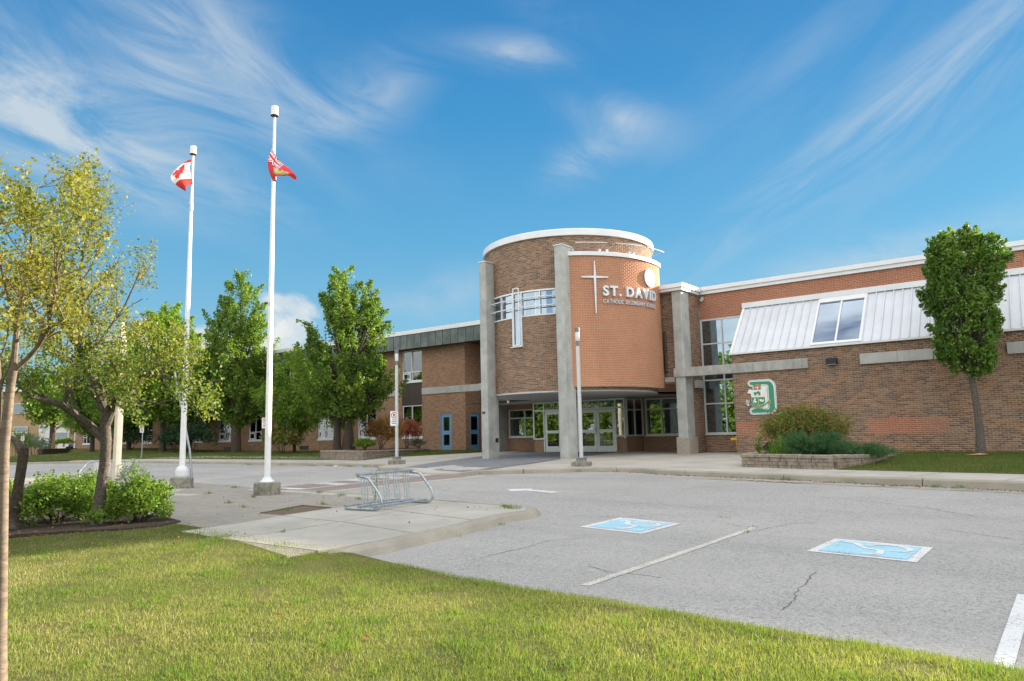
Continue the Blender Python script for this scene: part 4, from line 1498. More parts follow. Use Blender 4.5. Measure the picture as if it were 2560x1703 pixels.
def cbox(t0, t1, r0, r1, z0, z1, n=None):
    n = n or max(1, int((t1 - t0) / 2))
    for i in range(n):
        a, b = t0 + (t1 - t0) * i / n, t0 + (t1 - t0) * (i + 1) / n
        q.add([cyl(a, r0, z0), cyl(b, r0, z0), cyl(b, r1, z0), cyl(a, r1, z0), cyl(a, r0, z1), cyl(b, r0, z1), cyl(b, r1, z1), cyl(a, r1, z1)],
              [(0, 3, 2, 1), (4, 5, 6, 7), (0, 1, 5, 4), (2, 3, 7, 6), (0, 4, 7, 3), (1, 2, 6, 5)])


ri, ro = TR - .10, TR + .03
cbox(WT0, WT1, ri, ro, WZ1 - .06, WZ1); cbox(WT0, SL0, ri, ro, WZ0, WZ0 + .05); cbox(SL1, WT1, ri, ro, WZ0, WZ0 + .05)
mull = [-27.2, -16.2, SL0 + .3, SL1 - .3, 14.8]
for t in mull: cbox(t - .35, t + .35, ri, ro, WZ0 + .05 if t not in (SL0 + .3, SL1 - .3) else SLZ + .05, WZ1 - .06, 1)
cbox(SL0, SL1, ri, ro, SLZ, SLZ + .05)
tw_win = q.build('strip_window', 'white_metal', tower)
def cpane(t0, t1, z0, z1):
    p = MB(); n_ = max(1, int((t1 - t0) / 3))
    for i in range(n_):
        a, b = t0 + (t1 - t0) * i / n_, t0 + (t1 - t0) * (i + 1) / n_
        p.add([cyl(a, TR - .05, z0), cyl(b, TR - .05, z0), cyl(b, TR - .05, z1), cyl(a, TR - .05, z1)], [(0, 1, 2, 3)])
    attach(p.build('pane', 'glass_mirror'), tw_win, False)
tb = [WT0, -27.2, -16.2, SL0 + .3, SL1 - .3, 14.8, WT1]
for a, b in zip(tb[:-1], tb[1:]):
    cpane(a, b, SLZ + .02 if a == SL0 + .3 else WZ0 + .02, WZ1 - .02)
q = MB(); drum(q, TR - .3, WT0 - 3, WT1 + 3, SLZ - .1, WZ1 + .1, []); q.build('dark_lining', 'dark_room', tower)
rail = thing('window_guard', 'white tubular guard rails curving in front of the tower strip window', 'railing', cyl(0, TR + .2, 5.9))
for z in (6.26, 5.90):
    q = MB(); q.tube([cyl(t, TR + .20, z) for t in np.arange(-25, 25.1, 2.5)], .022, 8); q.build('rail', 'white_metal', rail, True)
q = MB(); q.tube([cyl(-25, TR + .20, 6.26), cyl(-25, TR + .20, 5.90)], .02, 8); q.build('end_post', 'white_metal', rail)
for t in (-1.7, 2.3):
    q = MB(); q.tube([cyl(t, TR + .25, 6.68), cyl(t, TR + .25, SLZ + .02)], .024, 8); q.build('upright', 'white_metal', rail)
for z in (6.68, SLZ + .02):
    q = MB(); q.tube([cyl(-1.7, TR + .25, z), cyl(2.3, TR + .25, z)], .024, 8); q.build('cross_bar', 'white_metal', rail)
for t in (-24, -14, 14.8, 24):
    for z in (6.26, 5.90):
        q = MB(); q.tube([cyl(t, TR + .20, z), cyl(t, TR - .02, z)], .012, 6); q.build('bracket', 'white_metal', rail)
q = MB(); q.box(*(lambda c: (c[0] - .28, c[0] + .3, c[1] - .05, c[1] + .1))(cyl(-2, TR + .08, 0)), SLZ - .035, SLZ - .003); q.build('sill', 'white_metal', tower)
# concrete fins of the tower
for (x0, x1, y0, y1, zt) in ((-19.22, -18.86, 22.75, 23.47, 8.05), (-15.42, -15.05, 22.75, 23.44, 8.10)):
    q = MB()
    q.bev(x0, x1, y0, y1, -.12, zt, .025)
    q.build('column', 'concrete_column', tower)
    q = MB(); q.box(x0 - .02, x1 + .02, y0 - .02, y0 + .72, zt + .001, zt + .035); q.build('column_cap', 'white_metal', tower)
q = MB(); q.box(-26.1, -25.15, 30.9, 32.2, -.1, 2.52); q.build('column', 'concrete_column', tower)
q = MB(); q.box(-19.15, -19.0, 22.735, 22.749, 1.78, 1.86); q.build('plate', 'spandrel_brown', tower)
q = MB(); q.box(-18.858, -18.81, 23.2, 23.33, .62, .78); q.build('door_button', 'black_plastic', tower)
# porch: left window wall, vestibule with two pairs of doors
q = MB(); wall_cells(q, -25.2, -22.0, -.1, 2.52, [(-25.0, -22.15, .74, 2.25)], fy(32.0))
q.add([(-22.0, 32.0, -.1), (-22.0, 30.2, -.1), (-22.0, 30.2, 2.52), (-22.0, 32.0, 2.52)], [(0, 1, 2, 3)])
q.build('porch_wall', 'brick_porch', tower)
window_y(tower, -25.0, -22.15, .76, 2.25, 31.96, [-23.9], [1.78], .06, .08, pane='glass_clear', sill=.06)
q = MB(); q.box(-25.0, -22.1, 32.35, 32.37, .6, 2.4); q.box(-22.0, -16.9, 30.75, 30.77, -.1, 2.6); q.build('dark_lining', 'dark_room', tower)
q = MB(); wall_cells(q, -22.0, -21.32, -.1, .62, [], fy(30.2)); q.build('knee_wall', 'brick_porch', tower)
q = MB(); wall_cells(q, -17.22, -16.7, -.1, .70, [], fy(30.2))
q.add([(-16.7, 30.2, -.1), (-16.45, 31.4, -.1), (-16.45, 31.4, .72), (-16.7, 30.2, .72)], [(0, 1, 2, 3)])
q.build('knee_wall', 'brick_porch', tower)
DY = 30.14
vf = MB()     # vestibule framing
for x in (-21.98, -21.34, -19.32, -17.24, -16.76): vf.box(x - .035, x + .035, DY, DY + .1, .62 if x in (-21.98, -16.76) else -.05, 2.50)
vf.box(-21.94, -16.8, DY + .002, DY + .1, 2.42, 2.50); vf.box(-21.94, -16.8, DY + .004, DY + .1, 2.03, 2.11); vf.box(-21.94, -21.38, DY + .002, DY + .1, .62, .69); vf.box(-17.2, -16.8, DY + .002, DY + .1, .70, .77)
vest = vf.build('vestibule_frame', 'alu_frame', tower)
for (a, b, c, d) in ((-21.95, -21.37, .66, 2.05), (-21.95, -21.37, 2.09, 2.44), (-21.31, -19.35, 2.09, 2.44), (-19.29, -17.27, 2.09, 2.44), (-17.21, -16.79, 2.09, 2.44), (-17.21, -16.79, .74, 2.05)):
    p = MB(); p.box(a, b, DY + .05, DY + .056, c, d); attach(p.build('pane', 'glass_clear'), vest, False)
# the side screen running back to the right
p0, p1 = np.array([-16.70, 30.22]), np.array([-16.42, 31.34])
sv_ = MB()
def sbar(t, z0, z1, w=.035):
    c = p0 + (p1 - p0) * t; sv_.box(c[0] - w, c[0] + w, c[1] - w, c[1] + w, z0, z1)
for t in (0.04, .5, .97): sbar(t, .70, 2.47)
for z in (.74, 1.95, 2.46): sv_.tube([(p0[0], p0[1], z), (p1[0], p1[1], z)], .035, 4)
ss = sv_.build('side_screen', 'alu_frame', tower)
p = MB(); p.add([(*p0, .74), (*p1, .74), (*p1, 2.46), (*p0, 2.46)], [(0, 1, 2, 3)]); attach(p.build('pane', 'glass_clear'), ss, False)


def leaf_door(parent, x0, x1, y, hinge_left, name='door', z1=2.02, frame='alu_frame', pane='glass_clear', pane_z=((.28, .92), (1.06, 1.86)), stile=.13):
    q = MB()
    q.box(x0, x0 + stile, y, y + .05, .01, z1); q.box(x1 - stile, x1, y, y + .05, .01, z1)
    zz = [0.01] + [v for pz in pane_z for v in pz] + [z1]
    for a, b in zip(zz[0::2], zz[1::2]): q.box(x0 + stile, x1 - stile, y, y + .05, a, b)
    d = q.build(name, frame, parent)
    for a, b in pane_z:
        p = MB(); p.box(x0 + stile - .005, x1 - stile + .005, y + .022, y + .028, a - .005, b + .005); attach(p.build('pane', pane), d, False)
    hx = x1 - stile / 2 if hinge_left else x0 + stile / 2
    p = MB(); p.tube([(hx, y, .85), (hx, y - .06, .86), (hx, y - .06, 1.14), (hx, y, 1.15)], .014, 6); attach(p.build('handle', 'galvanised'), d, False)
    return d


for (a, b, hl) in ((-21.29, -20.34, True), (-20.32, -19.37, False), (-19.27, -18.29, True), (-18.27, -17.29, False)):
    leaf_door(tower, a, b, DY + .03, hl)
# lettering on the fanlights
def flat_text(text, x0, x1, z0, h, y, mat, root, bold=.02, gap=.16, slant=0.0, ext=0.004):
    o_, ln_ = letters(text, h, bold, ext, gap, slant=slant)
    s_ = (x1 - x0) / ln_
    for v_, f_, ch in o_:
        q = MB(); q.add([(x0 + a * s_, y - c, z0 + b) for a, b, c in v_], f_); q.build('letter', mat, root)


fl = thing('fanlight_lettering', 'pale HOME OF THE CELTICS lettering on the glass over the right hand doors', 'lettering', (-18.3, DY, 2.1))
flat_text('HOME OF THE', -18.98, -18.12, 2.315, .075, DY + .04, 'sign_white', fl, .0, .2, .15)
flat_text('CELTICS', -19.12, -17.98, 2.135, .14, DY + .04, 'sign_white', fl, .012, .28)
q = MB(); q.prism([(-17.86, 2.13), (-17.62, 2.13), (-17.52, 2.2), (-17.52, 2.34), (-17.62, 2.41), (-17.86, 2.41), (-17.86, 2.36), (-17.66, 2.36), (-17.60, 2.31), (-17.60, 2.22), (-17.66, 2.18), (-17.86, 2.18)], lambda a, b, d: (a, d, b), DY + .045, DY + .038); q.build('mark', 'emblem_green', fl)
q = MB(); q.prism([(-17.82, 2.22), (-17.70, 2.22), (-17.66, 2.32), (-17.84, 2.33)], lambda a, b, d: (a, d, b), DY + .045, DY + .037); q.build('shield', 'sign_white', fl)
q = MB(); q.prism([(-17.79, 2.33), (-17.72, 2.33), (-17.755, 2.385)], lambda a, b, d: (a, d, b), DY + .045, DY + .036); q.build('shield_cross', 'emblem_red', fl)
fl2 = thing('fanlight_lettering', 'white school name lettering over the doors half hidden by the column', 'lettering', (-20.3, DY, 2.1))
flat_text('ST. DAVID', -20.95, -19.75, 2.26, .12, DY + .04, 'sign_white', fl2, .02)
flat_text('CATHOLIC SECONDARY SCHOOL', -21.25, -19.45, 2.15, .065, DY + .04, 'sign_white', fl2, .0)
q = MB(); q.lathe([(.001, 2.40), (.05, 2.42), (.075, 2.46), (.08, 2.52)], (-17.9, 27.2, 0), 16)
cam1 = q.build('security_camera', 'sign_white', None, True); tag(cam1, 'small white dome camera under the soffit by the right hand doors', 'camera')
q = MB(); q.lathe([(.001, 2.37), (.035, 2.385), (.05, 2.42)], (-17.9, 27.2, 0), 12); attach(q.build('lens', 'lens_dark'), cam1, False)
q = MB(); q.lathe([(.001, 2.40), (.05, 2.42), (.07, 2.52)], (-21.6, 27.6, 0), 16)
tag(q.build('security_camera', 'sign_white', None, True), 'small white dome camera under the soffit left of the middle column', 'camera')

q = MB(); q.box(-27.9, -12.7, 33.6, 45.0, -.2, 6.42); q.build('rear_block', 'brick_porch', tower)
# sign on the red wall
def wrap(theta0, z0, v_, off):
    a = math.radians(theta0) + v_[0] / SR
    r = SR + off + v_[2]
    return (TC[0] + r * math.sin(a), TC[1] - r * math.cos(a), z0 + v_[1])


for (text, t0, t1, z, h, bold, nm, lab) in (('ST. DAVID', 51.7, 91.5, 6.15, .40, .035, 'wall_lettering', 'large silver ST. DAVID letters on the red curved wall'),
                                            ('CATHOLIC SECONDARY SCHOOL', 51.8, 91.3, 5.86, .15, .0, 'wall_lettering', 'small silver CATHOLIC SECONDARY SCHOOL letters under the big name')):
    root = thing(nm, lab, 'lettering', cyl((t0 + t1) / 2, SR, z))
    o_, ln_ = letters(text, h, bold, .10 if h > .3 else .10, .13 if h > .3 else .17)
    s_ = math.radians(t1 - t0) * SR / ln_
    for v_, f_, ch in o_:
        q = MB(); q.add([wrap(t0, z, (a * s_, b, c), .055) for a, b, c in v_], f_); q.build('letter', 'silver_letter', root)
cross = thing('wall_cross', 'tall slender silver cross left of the name on the red wall', 'cross', cyl(47.5, SR, 6.5))
def cbar(pts, d0=.035, d1=.075):
    q = MB(); q.prism(pts, lambda a, b, d: wrap(47.5, 0, (a, b, d), 0), d0, d1); return q
cbar([(-.018, 5.46), (.018, 5.46), (.045, 6.85), (.045, 6.92), (.018, 7.51), (-.018, 7.51), (-.045, 6.92), (-.045, 6.85)]).build('upright', 'silver_letter', cross)
cbar([(-.53, 6.86), (-.045, 6.842), (-.045, 6.928), (-.53, 6.905)]).build('arm', 'silver_letter', cross)
cbar([(.045, 6.842), (.54, 6.86), (.54, 6.905), (.045, 6.928)]).build('arm', 'silver_letter', cross)
q = MB(); dp = [(.365 * math.cos(a), .365 * math.sin(a)) for a in np.linspace(0, 2 * PI, 49)[:-1]]
q.prism(dp, lambda a, b, d: wrap(86.3, 7.07, (a, b, d), 0), .03, .08)
tag(q.build('wall_disc', 'sign_white', None), 'round white disc on the red wall above the name', 'disc')
for i, (ta, tb_) in enumerate(((36.0, 51.5), (56.0, 71.5), (75.0, 90.0))):
    root = thing('sign_light', ['leftmost', 'middle', 'rightmost'][i] + ' bar light on thin arms above the red sign wall', 'light fixture', cyl((ta + tb_) / 2, SR, 7.95), group='bar lights over the sign')
    for t in (ta, tb_):
        q = MB(); c = cyl(t, SR - .10, 7.99); q.lathe([(.001, -.055), (.04, -.04), (.055, 0), (.04, .04), (.001, .055)], c, 12); q.build('mount', 'silver_letter', root, True)
        q = MB(); q.tube([c, cyl(t + 1.0, SR + .55, 8.12)], .010, 6); q.build('arm', 'galvanised', root)
    q = MB(); q.tube([cyl(t, SR + .55, 8.12) for t in np.linspace(ta + 1, tb_ + 1, 7)], .020, 8); q.build('bar', 'white_metal', root, True)

# emblem board on the wing
def em(zx, zy):
    p = at_y(1860 + zx / 14.26, 940 + zy / 14.26, WY - .05); return (p[0], p[2])


emb = thing('wall_emblem', 'green and white letter D crest board on the brick wing', 'sign', (-9.4, WY - .04, 1.5))
def layer(pts, d, mat, name):
    q = MB(); P2 = [em(*p) for p in pts]
    q.prism(P2, lambda a, b, t: (a, t, b), WY - .02, WY - .03 - d * .004); q.build(name, mat, emb)
def grow(pts, s):
    c = np.mean(np.array(pts, float), 0); return [tuple(np.array(p) + (np.array(p) - c) / np.linalg.norm(np.array(p) - c) * s) for p in pts]
outer = [(220, 150), (560, 130), (880, 112), (960, 130), (1040, 190), (1100, 270), (1128, 370), (1150, 740), (1178, 1110), (1150, 1220), (1070, 1310), (970, 1355), (640, 1372), (300, 1388), (225, 1350), (188, 1270), (200, 1190), (260, 1140), (330, 1110), (560, 1020), (560, 480), (300, 480), (300, 400), (200, 385), (130, 320), (112, 260), (150, 185)]
layer(outer, 0, 'sign_white', 'board')
navy = [(225, 172), (880, 135), (950, 150), (1025, 205), (1080, 280), (1106, 375), (1155, 1110), (1128, 1212), (1060, 1290), (965, 1332), (300, 1364), (240, 1330), (212, 1265), (225, 1205), (280, 1160), (400, 1130), (560, 1010), (560, 470), (325, 470), (322, 385), (215, 362), (150, 312), (136, 262), (165, 200)]
layer(navy, 1, 'emblem_navy', 'outline')
navy2 = [(230, 186), (880, 148), (945, 163), (1015, 218), (1067, 290), (1092, 378), (1141, 1108), (1115, 1205), (1052, 1278), (960, 1318), (300, 1350), (250, 1320), (226, 1262), (238, 1212), (290, 1172), (400, 1142), (560, 1010), (560, 470), (340, 470), (336, 372), (225, 350), (162, 306), (150, 262), (176, 210)]
layer(navy2, 2, 'sign_white', 'outline')
green = [(240, 214), (870, 185), (930, 205), (990, 260), (1035, 340), (1055, 440), (1106, 1100), (1080, 1195), (1020, 1265), (940, 1300), (310, 1322), (268, 1290), (262, 1235), (300, 1205), (420, 1160), (880, 1160), (905, 1000), (860, 340), (800, 305), (620, 305), (590, 330), (590, 500), (360, 500), (355, 380), (300, 330), (225, 318), (190, 280), (195, 235)]
layer(green, 3, 'emblem_green', 'letter')
layer([(600, 300), (790, 300), (850, 345), (912, 1130), (880, 1190), (700, 1190), (655, 1150), (640, 900), (590, 500)], 4, 'sign_white', 'counter')
layer([(615, 325), (785, 322), (828, 355), (885, 1120), (862, 1165), (700, 1168)], 5, 'emblem_navy', 'counter_line')
layer([(625, 342), (780, 340), (812, 362), (866, 1110), (848, 1148), (690, 1150)], 6, 'sign_white', 'counter')
crest = [(175, 475), (330, 500), (480, 490), (640, 490), (800, 460), (830, 545), (745, 590), (735, 760), (765, 930), (700, 1010), (520, 1060), (340, 1010), (270, 930), (262, 760), (240, 640), (150, 620), (118, 625)]
layer(crest, 7, 'emblem_gold', 'crest_line')
layer(grow(crest, -9), 8, 'sign_white', 'crest')
layer([(272, 772), (505, 765), (512, 1035), (380, 1010), (290, 930)], 9, 'emblem_green', 'quarter'); layer([(525, 763), (740, 756), (755, 930), (690, 1000), (530, 1035)], 9, 'emblem_green', 'quarter')
layer([(265, 760), (742, 742), (742, 756), (265, 774)], 10, 'emblem_gold', 'crest_bar'); layer([(504, 765), (524, 765), (530, 1050), (512, 1050)], 10, 'emblem_gold', 'crest_bar')
layer([(380, 800), (440, 810), (400, 880), (455, 900), (450, 960), (400, 965), (375, 920), (340, 955), (330, 940), (350, 860)], 11, 'sign_white', 'charge')
layer([(555, 830), (630, 825), (640, 870), (700, 825), (715, 900), (680, 925), (640, 910), (590, 915), (560, 880)], 11, 'sign_white', 'charge')
layer([(350, 590), (390, 570), (440, 600), (480, 545), (540, 545), (560, 600), (580, 545), (595, 690), (515, 695), (530, 640), (450, 630), (450, 690), (400, 700), (360, 650)], 11, 'emblem_green', 'charge')
star = [(478, 290), (510, 320), (555, 310), (550, 365), (590, 400), (550, 440), (545, 470), (510, 475), (482, 510), (450, 475), (405, 460), (405, 430), (370, 405), (405, 365), (410, 320), (450, 320)]
layer(star, 11, 'emblem_gold', 'cross_field'); layer(grow(star, -12), 12, 'emblem_red', 'cross_field')
layer([(468, 350), (490, 350), (492, 405), (540, 408), (540, 432), (492, 432), (495, 490), (475, 490), (470, 434), (415, 432), (415, 410), (470, 406)], 13, 'sign_white', 'cross_charge')
rib_o = [(175 + 700 * t, 985 + 175 * math.sin(PI * t) ** 1.0 - 45 * t) for t in np.linspace(0, 1, 15)]
rib_i = [(210 + 640 * t, 940 + 140 * math.sin(PI * t) - 25 * t) for t in np.linspace(0, 1, 15)]
rb = [(p[0], p[1]) for p in rib_o] + rib_i[::-1]
layer(grow(rb, 10), 12, 'emblem_gold', 'ribbon_line'); layer(rb, 13, 'emblem_green', 'ribbon')
layer([(90, 870), (185, 875), (200, 920), (165, 1000), (205, 1060), (150, 1075), (100, 1010)], 12, 'sign_white', 'ribbon_end'); layer([(108, 890), (170, 890), (180, 925), (140, 1000), (165, 1045), (120, 985), (145, 930)], 13, 'emblem_green', 'ribbon_end')
layer([(865, 890), (925, 850), (950, 900), (930, 1020), (885, 1005), (905, 950), (880, 950)], 13, 'emblem_gold', 'ribbon_end'); layer([(872, 895), (915, 868), (935, 905), (918, 1005), (898, 990), (912, 940), (882, 940)], 14, 'emblem_green', 'ribbon_end')
o_, ln_ = letters('St. David Catholic Secondary School', 34, .0, 0, .12)
q = MB()
for v_, f_, ch in o_:
    pts = []
    for a, b, c in v_:
        t = .07 + .86 * a / ln_
        pts.append(em(195 + 668 * t, 975 + 155 * math.sin(PI * t) - 35 * t - b * 1.0))
    q.add([(p[0], WY - .03 - 14.5 * .004, p[1]) for p in pts], f_)
q.build('ribbon_lettering', 'sign_white', emb)
# wall light and floodlight
wl = thing('wall_light', 'dark boxy wall light high on the brick wing', 'light fixture', (-6.8, WY - .1, 3.2))
q = MB(); q.bev(-6.98, -6.62, WY - .22, WY - .012, 3.16, 3.38, .02); q.build('housing', 'black_plastic', wl); q = MB(); q.box(-6.95, -6.65, WY - .2, WY - .04, 3.145, 3.158); q.build('lens', 'lamp_glass', wl)
fd = thing('floodlight', 'small grey floodlight with conduit under the inner roof corner', 'light fixture', (-12.3, RY - .2, 6.5))
q = MB(); q.tube([(-12.25, RY - .03, 6.52), (-12.2, RY - .26, 6.40)], [.05, .075], 10); q.build('head', 'alu_frame', fd)
q = MB(); q.tube([(-12.27, RY - .04, 6.54), (-12.29, RY - .20, 6.62), (-12.30, RY - .19, 6.98), (-12.40, RY - .1, 7.02)], .014, 6); q.build('conduit', 'flue_grey', fd)

# ================================================================== classroom wing on the left
CY = 32.3
cwing = thing('school_wing', 'two storey brick classroom wing with dark metal eaves, left of the round tower', 'building', (-50, 33, 0))
NB = 12
bays = [(-33.83 - 4.24 * k_, -32.05 - 4.24 * k_) for k_ in range(NB)]
CX0 = -82.2
DOOR = (-30.52, -29.6, -.1, 2.27)
ch = [DOOR] + [(a, b, .88, 6.32) for a, b in bays]
q = MB(); wall_cells(q, CX0, -28.5, -.3, 6.40, ch, fy(CY))
wall_cells(q, CY, 37.5, -.3, 6.40, [(32.66, 33.58, -.1, 2.2)], fx(-28.5))
for a, b in bays:      # reveals
    for x, s in ((a, 1), (b, -1)):
        q.add([(x, CY, .88), (x, CY + .18, .88), (x, CY + .18, 6.32), (x, CY, 6.32)], [(0, 1, 2, 3)])
q.add([(CX0, CY, -.3), (CX0, 60, -.3), (CX0, 60, 6.4), (CX0, CY, 6.4)], [(0, 1, 2, 3)])
q.build('wall', 'brick_far', cwing)
proto = None
for i, (a, b) in enumerate(bays):

    for (z0, z1, tr, low) in ((.88, 2.84, 1.50, 0), (4.36, 6.30, 4.94, 1)):
        mid = a + .86
        ex = [(a + .09, a + .76, CY + .035, CY + .06, tr - .13, tr - .06), (a + .09, a + .76, CY + .035, CY + .06, z0 + .08, z0 + .15), (a + .09, a + .16, CY + .035, CY + .06, z0 + .15, tr - .13), (a + .69, a + .76, CY + .035, CY + .06, z0 + .15, tr - .13)]
        if i < 9:
            window_y(cwing, a + .02, b - .0, z0, z1, CY + .05, [mid], [tr], .055, .08, frame='white_metal', pane='glass_clear', sill=.11, extra=[e if True else e for e in [(e0, e1, CY + .04, CY + .06, z_0, z_1) for (e0, e1, _, _, z_0, z_1) in ex]])
        else:
            window_y(cwing, a + .02, b, z0, z1, CY + .05, [mid], [tr], .055, .08, frame='white_metal', pane='glass_clear', sill=.11)
        blind_to = tr + .03 if (i * 3 + low) % 4 != 1 else z1 - .3
        for (u0, u1) in ((a + .1, mid - .06), (mid + .06, b - .04)):
            p = MB(); p.box(u0, u1, CY + .22, CY + .225, blind_to if not (low == 1 and u0 > mid) else z0 + .08, z1); p.build('blind', 'blind', cwing)
    q = MB()
    for j in range(3):
        u0 = a + (b - a) * j / 3; q.box(u0 + .006, u0 + (b - a) / 3 - .006, CY + .03, CY + .06, 2.85, 4.235)
    q.build('spandrel_panel', 'spandrel_brown', cwing)
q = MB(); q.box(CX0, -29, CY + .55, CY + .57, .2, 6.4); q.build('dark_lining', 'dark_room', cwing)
# concrete bands between the bays
segs = [(-32.04, -28.75), (-28.745, -18.9 - 8.2)] + [(bays[i + 1][1] + .01, bays[i][0] - .01) for i in range(NB - 1)]
for (a, b) in segs:
    q = MB(); q.bev(a, b, CY - .05, CY + .04, 3.47, 3.87, .006); q.build('concrete_band', 'concrete_band_clean', cwing)
q = MB(); q.bev(-27.09, -19.3, 31.9, 32.3, 3.46, 3.86, .006); q.build('concrete_beam', 'concrete_band_clean', cwing)
for i in range(1, 8):
    q = MB(); q.box(bays[i][0] - .75, bays[i][0] - .2, CY - .056, CY - .02, 3.56, 3.74); q.build('grille', 'spandrel_brown', cwing)
# deep dark metal eaves, one panel after another, white cap above
EY = 31.66
x = -26.0
i = 0
while x > CX0:
    q = MB(); q.box(x - .60, x - .006, EY, EY + .03, 6.33, 7.22); q.box(x - .03, x - .005, EY - .028, EY, 6.33, 7.22, 1)
    q.build('eave_panel', ['fascia_dark', 'fascia_seam'], cwing); x -= .61
q = MB(); q.box(CX0, -25.4, EY + .031, 37, 6.38, 6.45); q.build('soffit', 'spandrel_brown', cwing)
q = MB(); q.box(CX0 - .1, -25.3, EY - .06, EY + .6, 7.221, 7.47); q.build('roof_fascia', 'white_metal', cwing)
q = MB(); q.box(CX0, -25.3, EY + .6, 44, 7.1, 7.44); q.build('roof', 'soffit', cwing)
# doors
leaf_door(cwing, -30.46, -29.66, CY + .04, True, 'door', 2.2, 'door_blue', 'glass_clear', ((.35, .98), (1.22, 2.02)), .16)
q = MB(); q.box(-30.52, -30.47, CY + .01, CY + .12, -.02, 2.27); q.box(-29.65, -29.6, CY + .01, CY + .12, -.02, 2.27); q.box(-30.47, -29.65, CY + .01, CY + .12, 2.21, 2.27); q.build('door_frame', 'door_blue', cwing)
d2 = MB()
for (a, b, c, d) in ((32.66, 32.82, 0, 2.2), (33.42, 33.58, 0, 2.2), (32.82, 33.42, 0, .35), (32.82, 33.42, .98, 1.22), (32.82, 33.42, 2.02, 2.2)): d2.box(-28.58, -28.53, a, b, c, d)
dd = d2.build('door', 'door_blue', cwing)
for (c, d) in ((.35, .98), (1.22, 2.02)):
    p = MB(); p.box(-28.56, -28.55, 32.82, 33.42, c, d); attach(p.build('pane', 'bin_yellow' if False else 'glass_clear'), dd, False)
q = MB(); q.box(-28.95, -28.93, 32.5, 34.4, -.1, 2.6); q.build('door_lining', 'soil', cwing)
for x in (-44.3, -54.2):
    q = MB(); q.box(x, x + 1.0, CY - .03, CY - .002, .16, .42); q.build('vent', 'black_plastic', cwing)
pp = thing('potted_plant', 'small plant in a white pot on the classroom window ledge', 'plant', (-32.5, CY + .2, .95))
q = MB(); q.lathe([(.05, .94), (.07, 1.06), (.075, 1.07)], (-32.5, CY + .17, 0), 12); q.build('pot', 'sign_white', pp)

# ------------------------------------------------------------------ planters of stacked blocks
def planter(name, label, runs, zb, zt, cap_h, nrow, soil_poly, soil_z, bl=.30, seed=0):
    root = thing(name, label, 'planter', (*runs[0][0], 0))
    rr = random.Random(seed)
    meshes = []
    for v in range(5):
        q = MB(); b = .012
        q.bev(-.5, .5, -.1, .1, 0, 1, .02)
        meshes.append(q.mesh('block', 'planter_block'))
    for (p0, p1, zt0, zt1, zb0, zb1) in runs:
        p0, p1 = np.array(p0, float), np.array(p1, float)
        L = np.linalg.norm(p1 - p0); t = (p1 - p0) / L; ang = math.atan2(t[1], t[0]); nn = np.array([t[1], -t[0]])
        for r in range(nrow):
            s = 0.0 if r % 2 == 0 else -bl * .45
            while s < L - .02:
                w = bl * rr.choice((.62, .8, 1.0, 1.0, 1.25))
                a, b = max(0, s), min(L, s + w)
                if L - b < .1: b = L
                if b - a > .05:
                    c = p0 + t * (a + b) / 2; f_ = ((a + b) / 2) / L
                    z_b, z_t = zb0 + (zb1 - zb0) * f_, zt0 + (zt1 - zt0) * f_ - cap_h
                    h = (z_t - z_b) / nrow
                    if h > .02:
                        o = bpy.data.objects.new('block', meshes[rr.randrange(5)]); COL.objects.link(o)
                        o.parent = root; o.matrix_parent_inverse = Matrix.Translation(-root.location)
                        off = nn * rr.uniform(-.008, .008)
                        o.location = (c[0] + off[0], c[1] + off[1], z_b + h * r)
                        o.rotation_euler = (0, 0, ang); o.scale = (b - a - .010, 1.0, h - .007)
                s += w
        s = 0.0
        while s < L - .02:
            w = bl * 1.5 * rr.uniform(.75, 1.2)
            a, b = s, min(L, s + w)
            if L - b < .15: b = L
            c = p0 + t * (a + b) / 2; f_ = ((a + b) / 2) / L
            q = MB(); q.bev(-(b - a) / 2 + .004, (b - a) / 2 - .004, -.13, .12, 0, cap_h, .015)
            o = q.build('cap_stone', 'planter_cap', None)
            o.parent = root; o.matrix_parent_inverse = Matrix.Translation(-root.location)
            o.location = (c[0], c[1], zt0 + (zt1 - zt0) * f_ - cap_h + rr.uniform(-.004, .004)); o.rotation_euler = (0, 0, ang)
            s = b
    q = MB(); n_ = len(soil_poly)
    q.add([(x, y, soil_z) for x, y in soil_poly], [tuple(range(n_))])
    q.build('soil', 'mulch', root)
    return root


planter('planter', 'low stone block planter with juniper in front of the brick wing',
        [((-7.30, 19.65), (-4.85, 18.85), .27, .27, -.10, -.10), ((-4.85, 18.95), (-4.55, 21.2), .27, .20, -.12, -.05), ((-4.55, 21.2), (-4.6, 24.5), .20, .12, -.05, 0), ((-8.3, 24.5), (-7.30, 19.75), .2, .27, -.03, -.1)],
        0, 0, .085, 3, [(-7.2, 19.7), (-4.9, 18.95), (-4.6, 21.2), (-4.7, 24.4), (-8.2, 24.4)], .14, .27, 1)
planter('planter', 'long stone block planter with red shrubs by the classroom wing',
        [((-28.9, 22.35), (-25.3, 21.6), .35, .35, -.12, -.12), ((-25.3, 21.65), (-30.9, 31.6), .35, .18, -.12, -.02), ((-30.5, 26.0), (-28.9, 22.4), .3, .35, -.1, -.12)],
        0, 0, .07, 4, [(-28.8, 22.4), (-25.4, 21.7), (-30.9, 31.6), (-33.0, 31.9), (-33.5, 28)], .24, .30, 2)

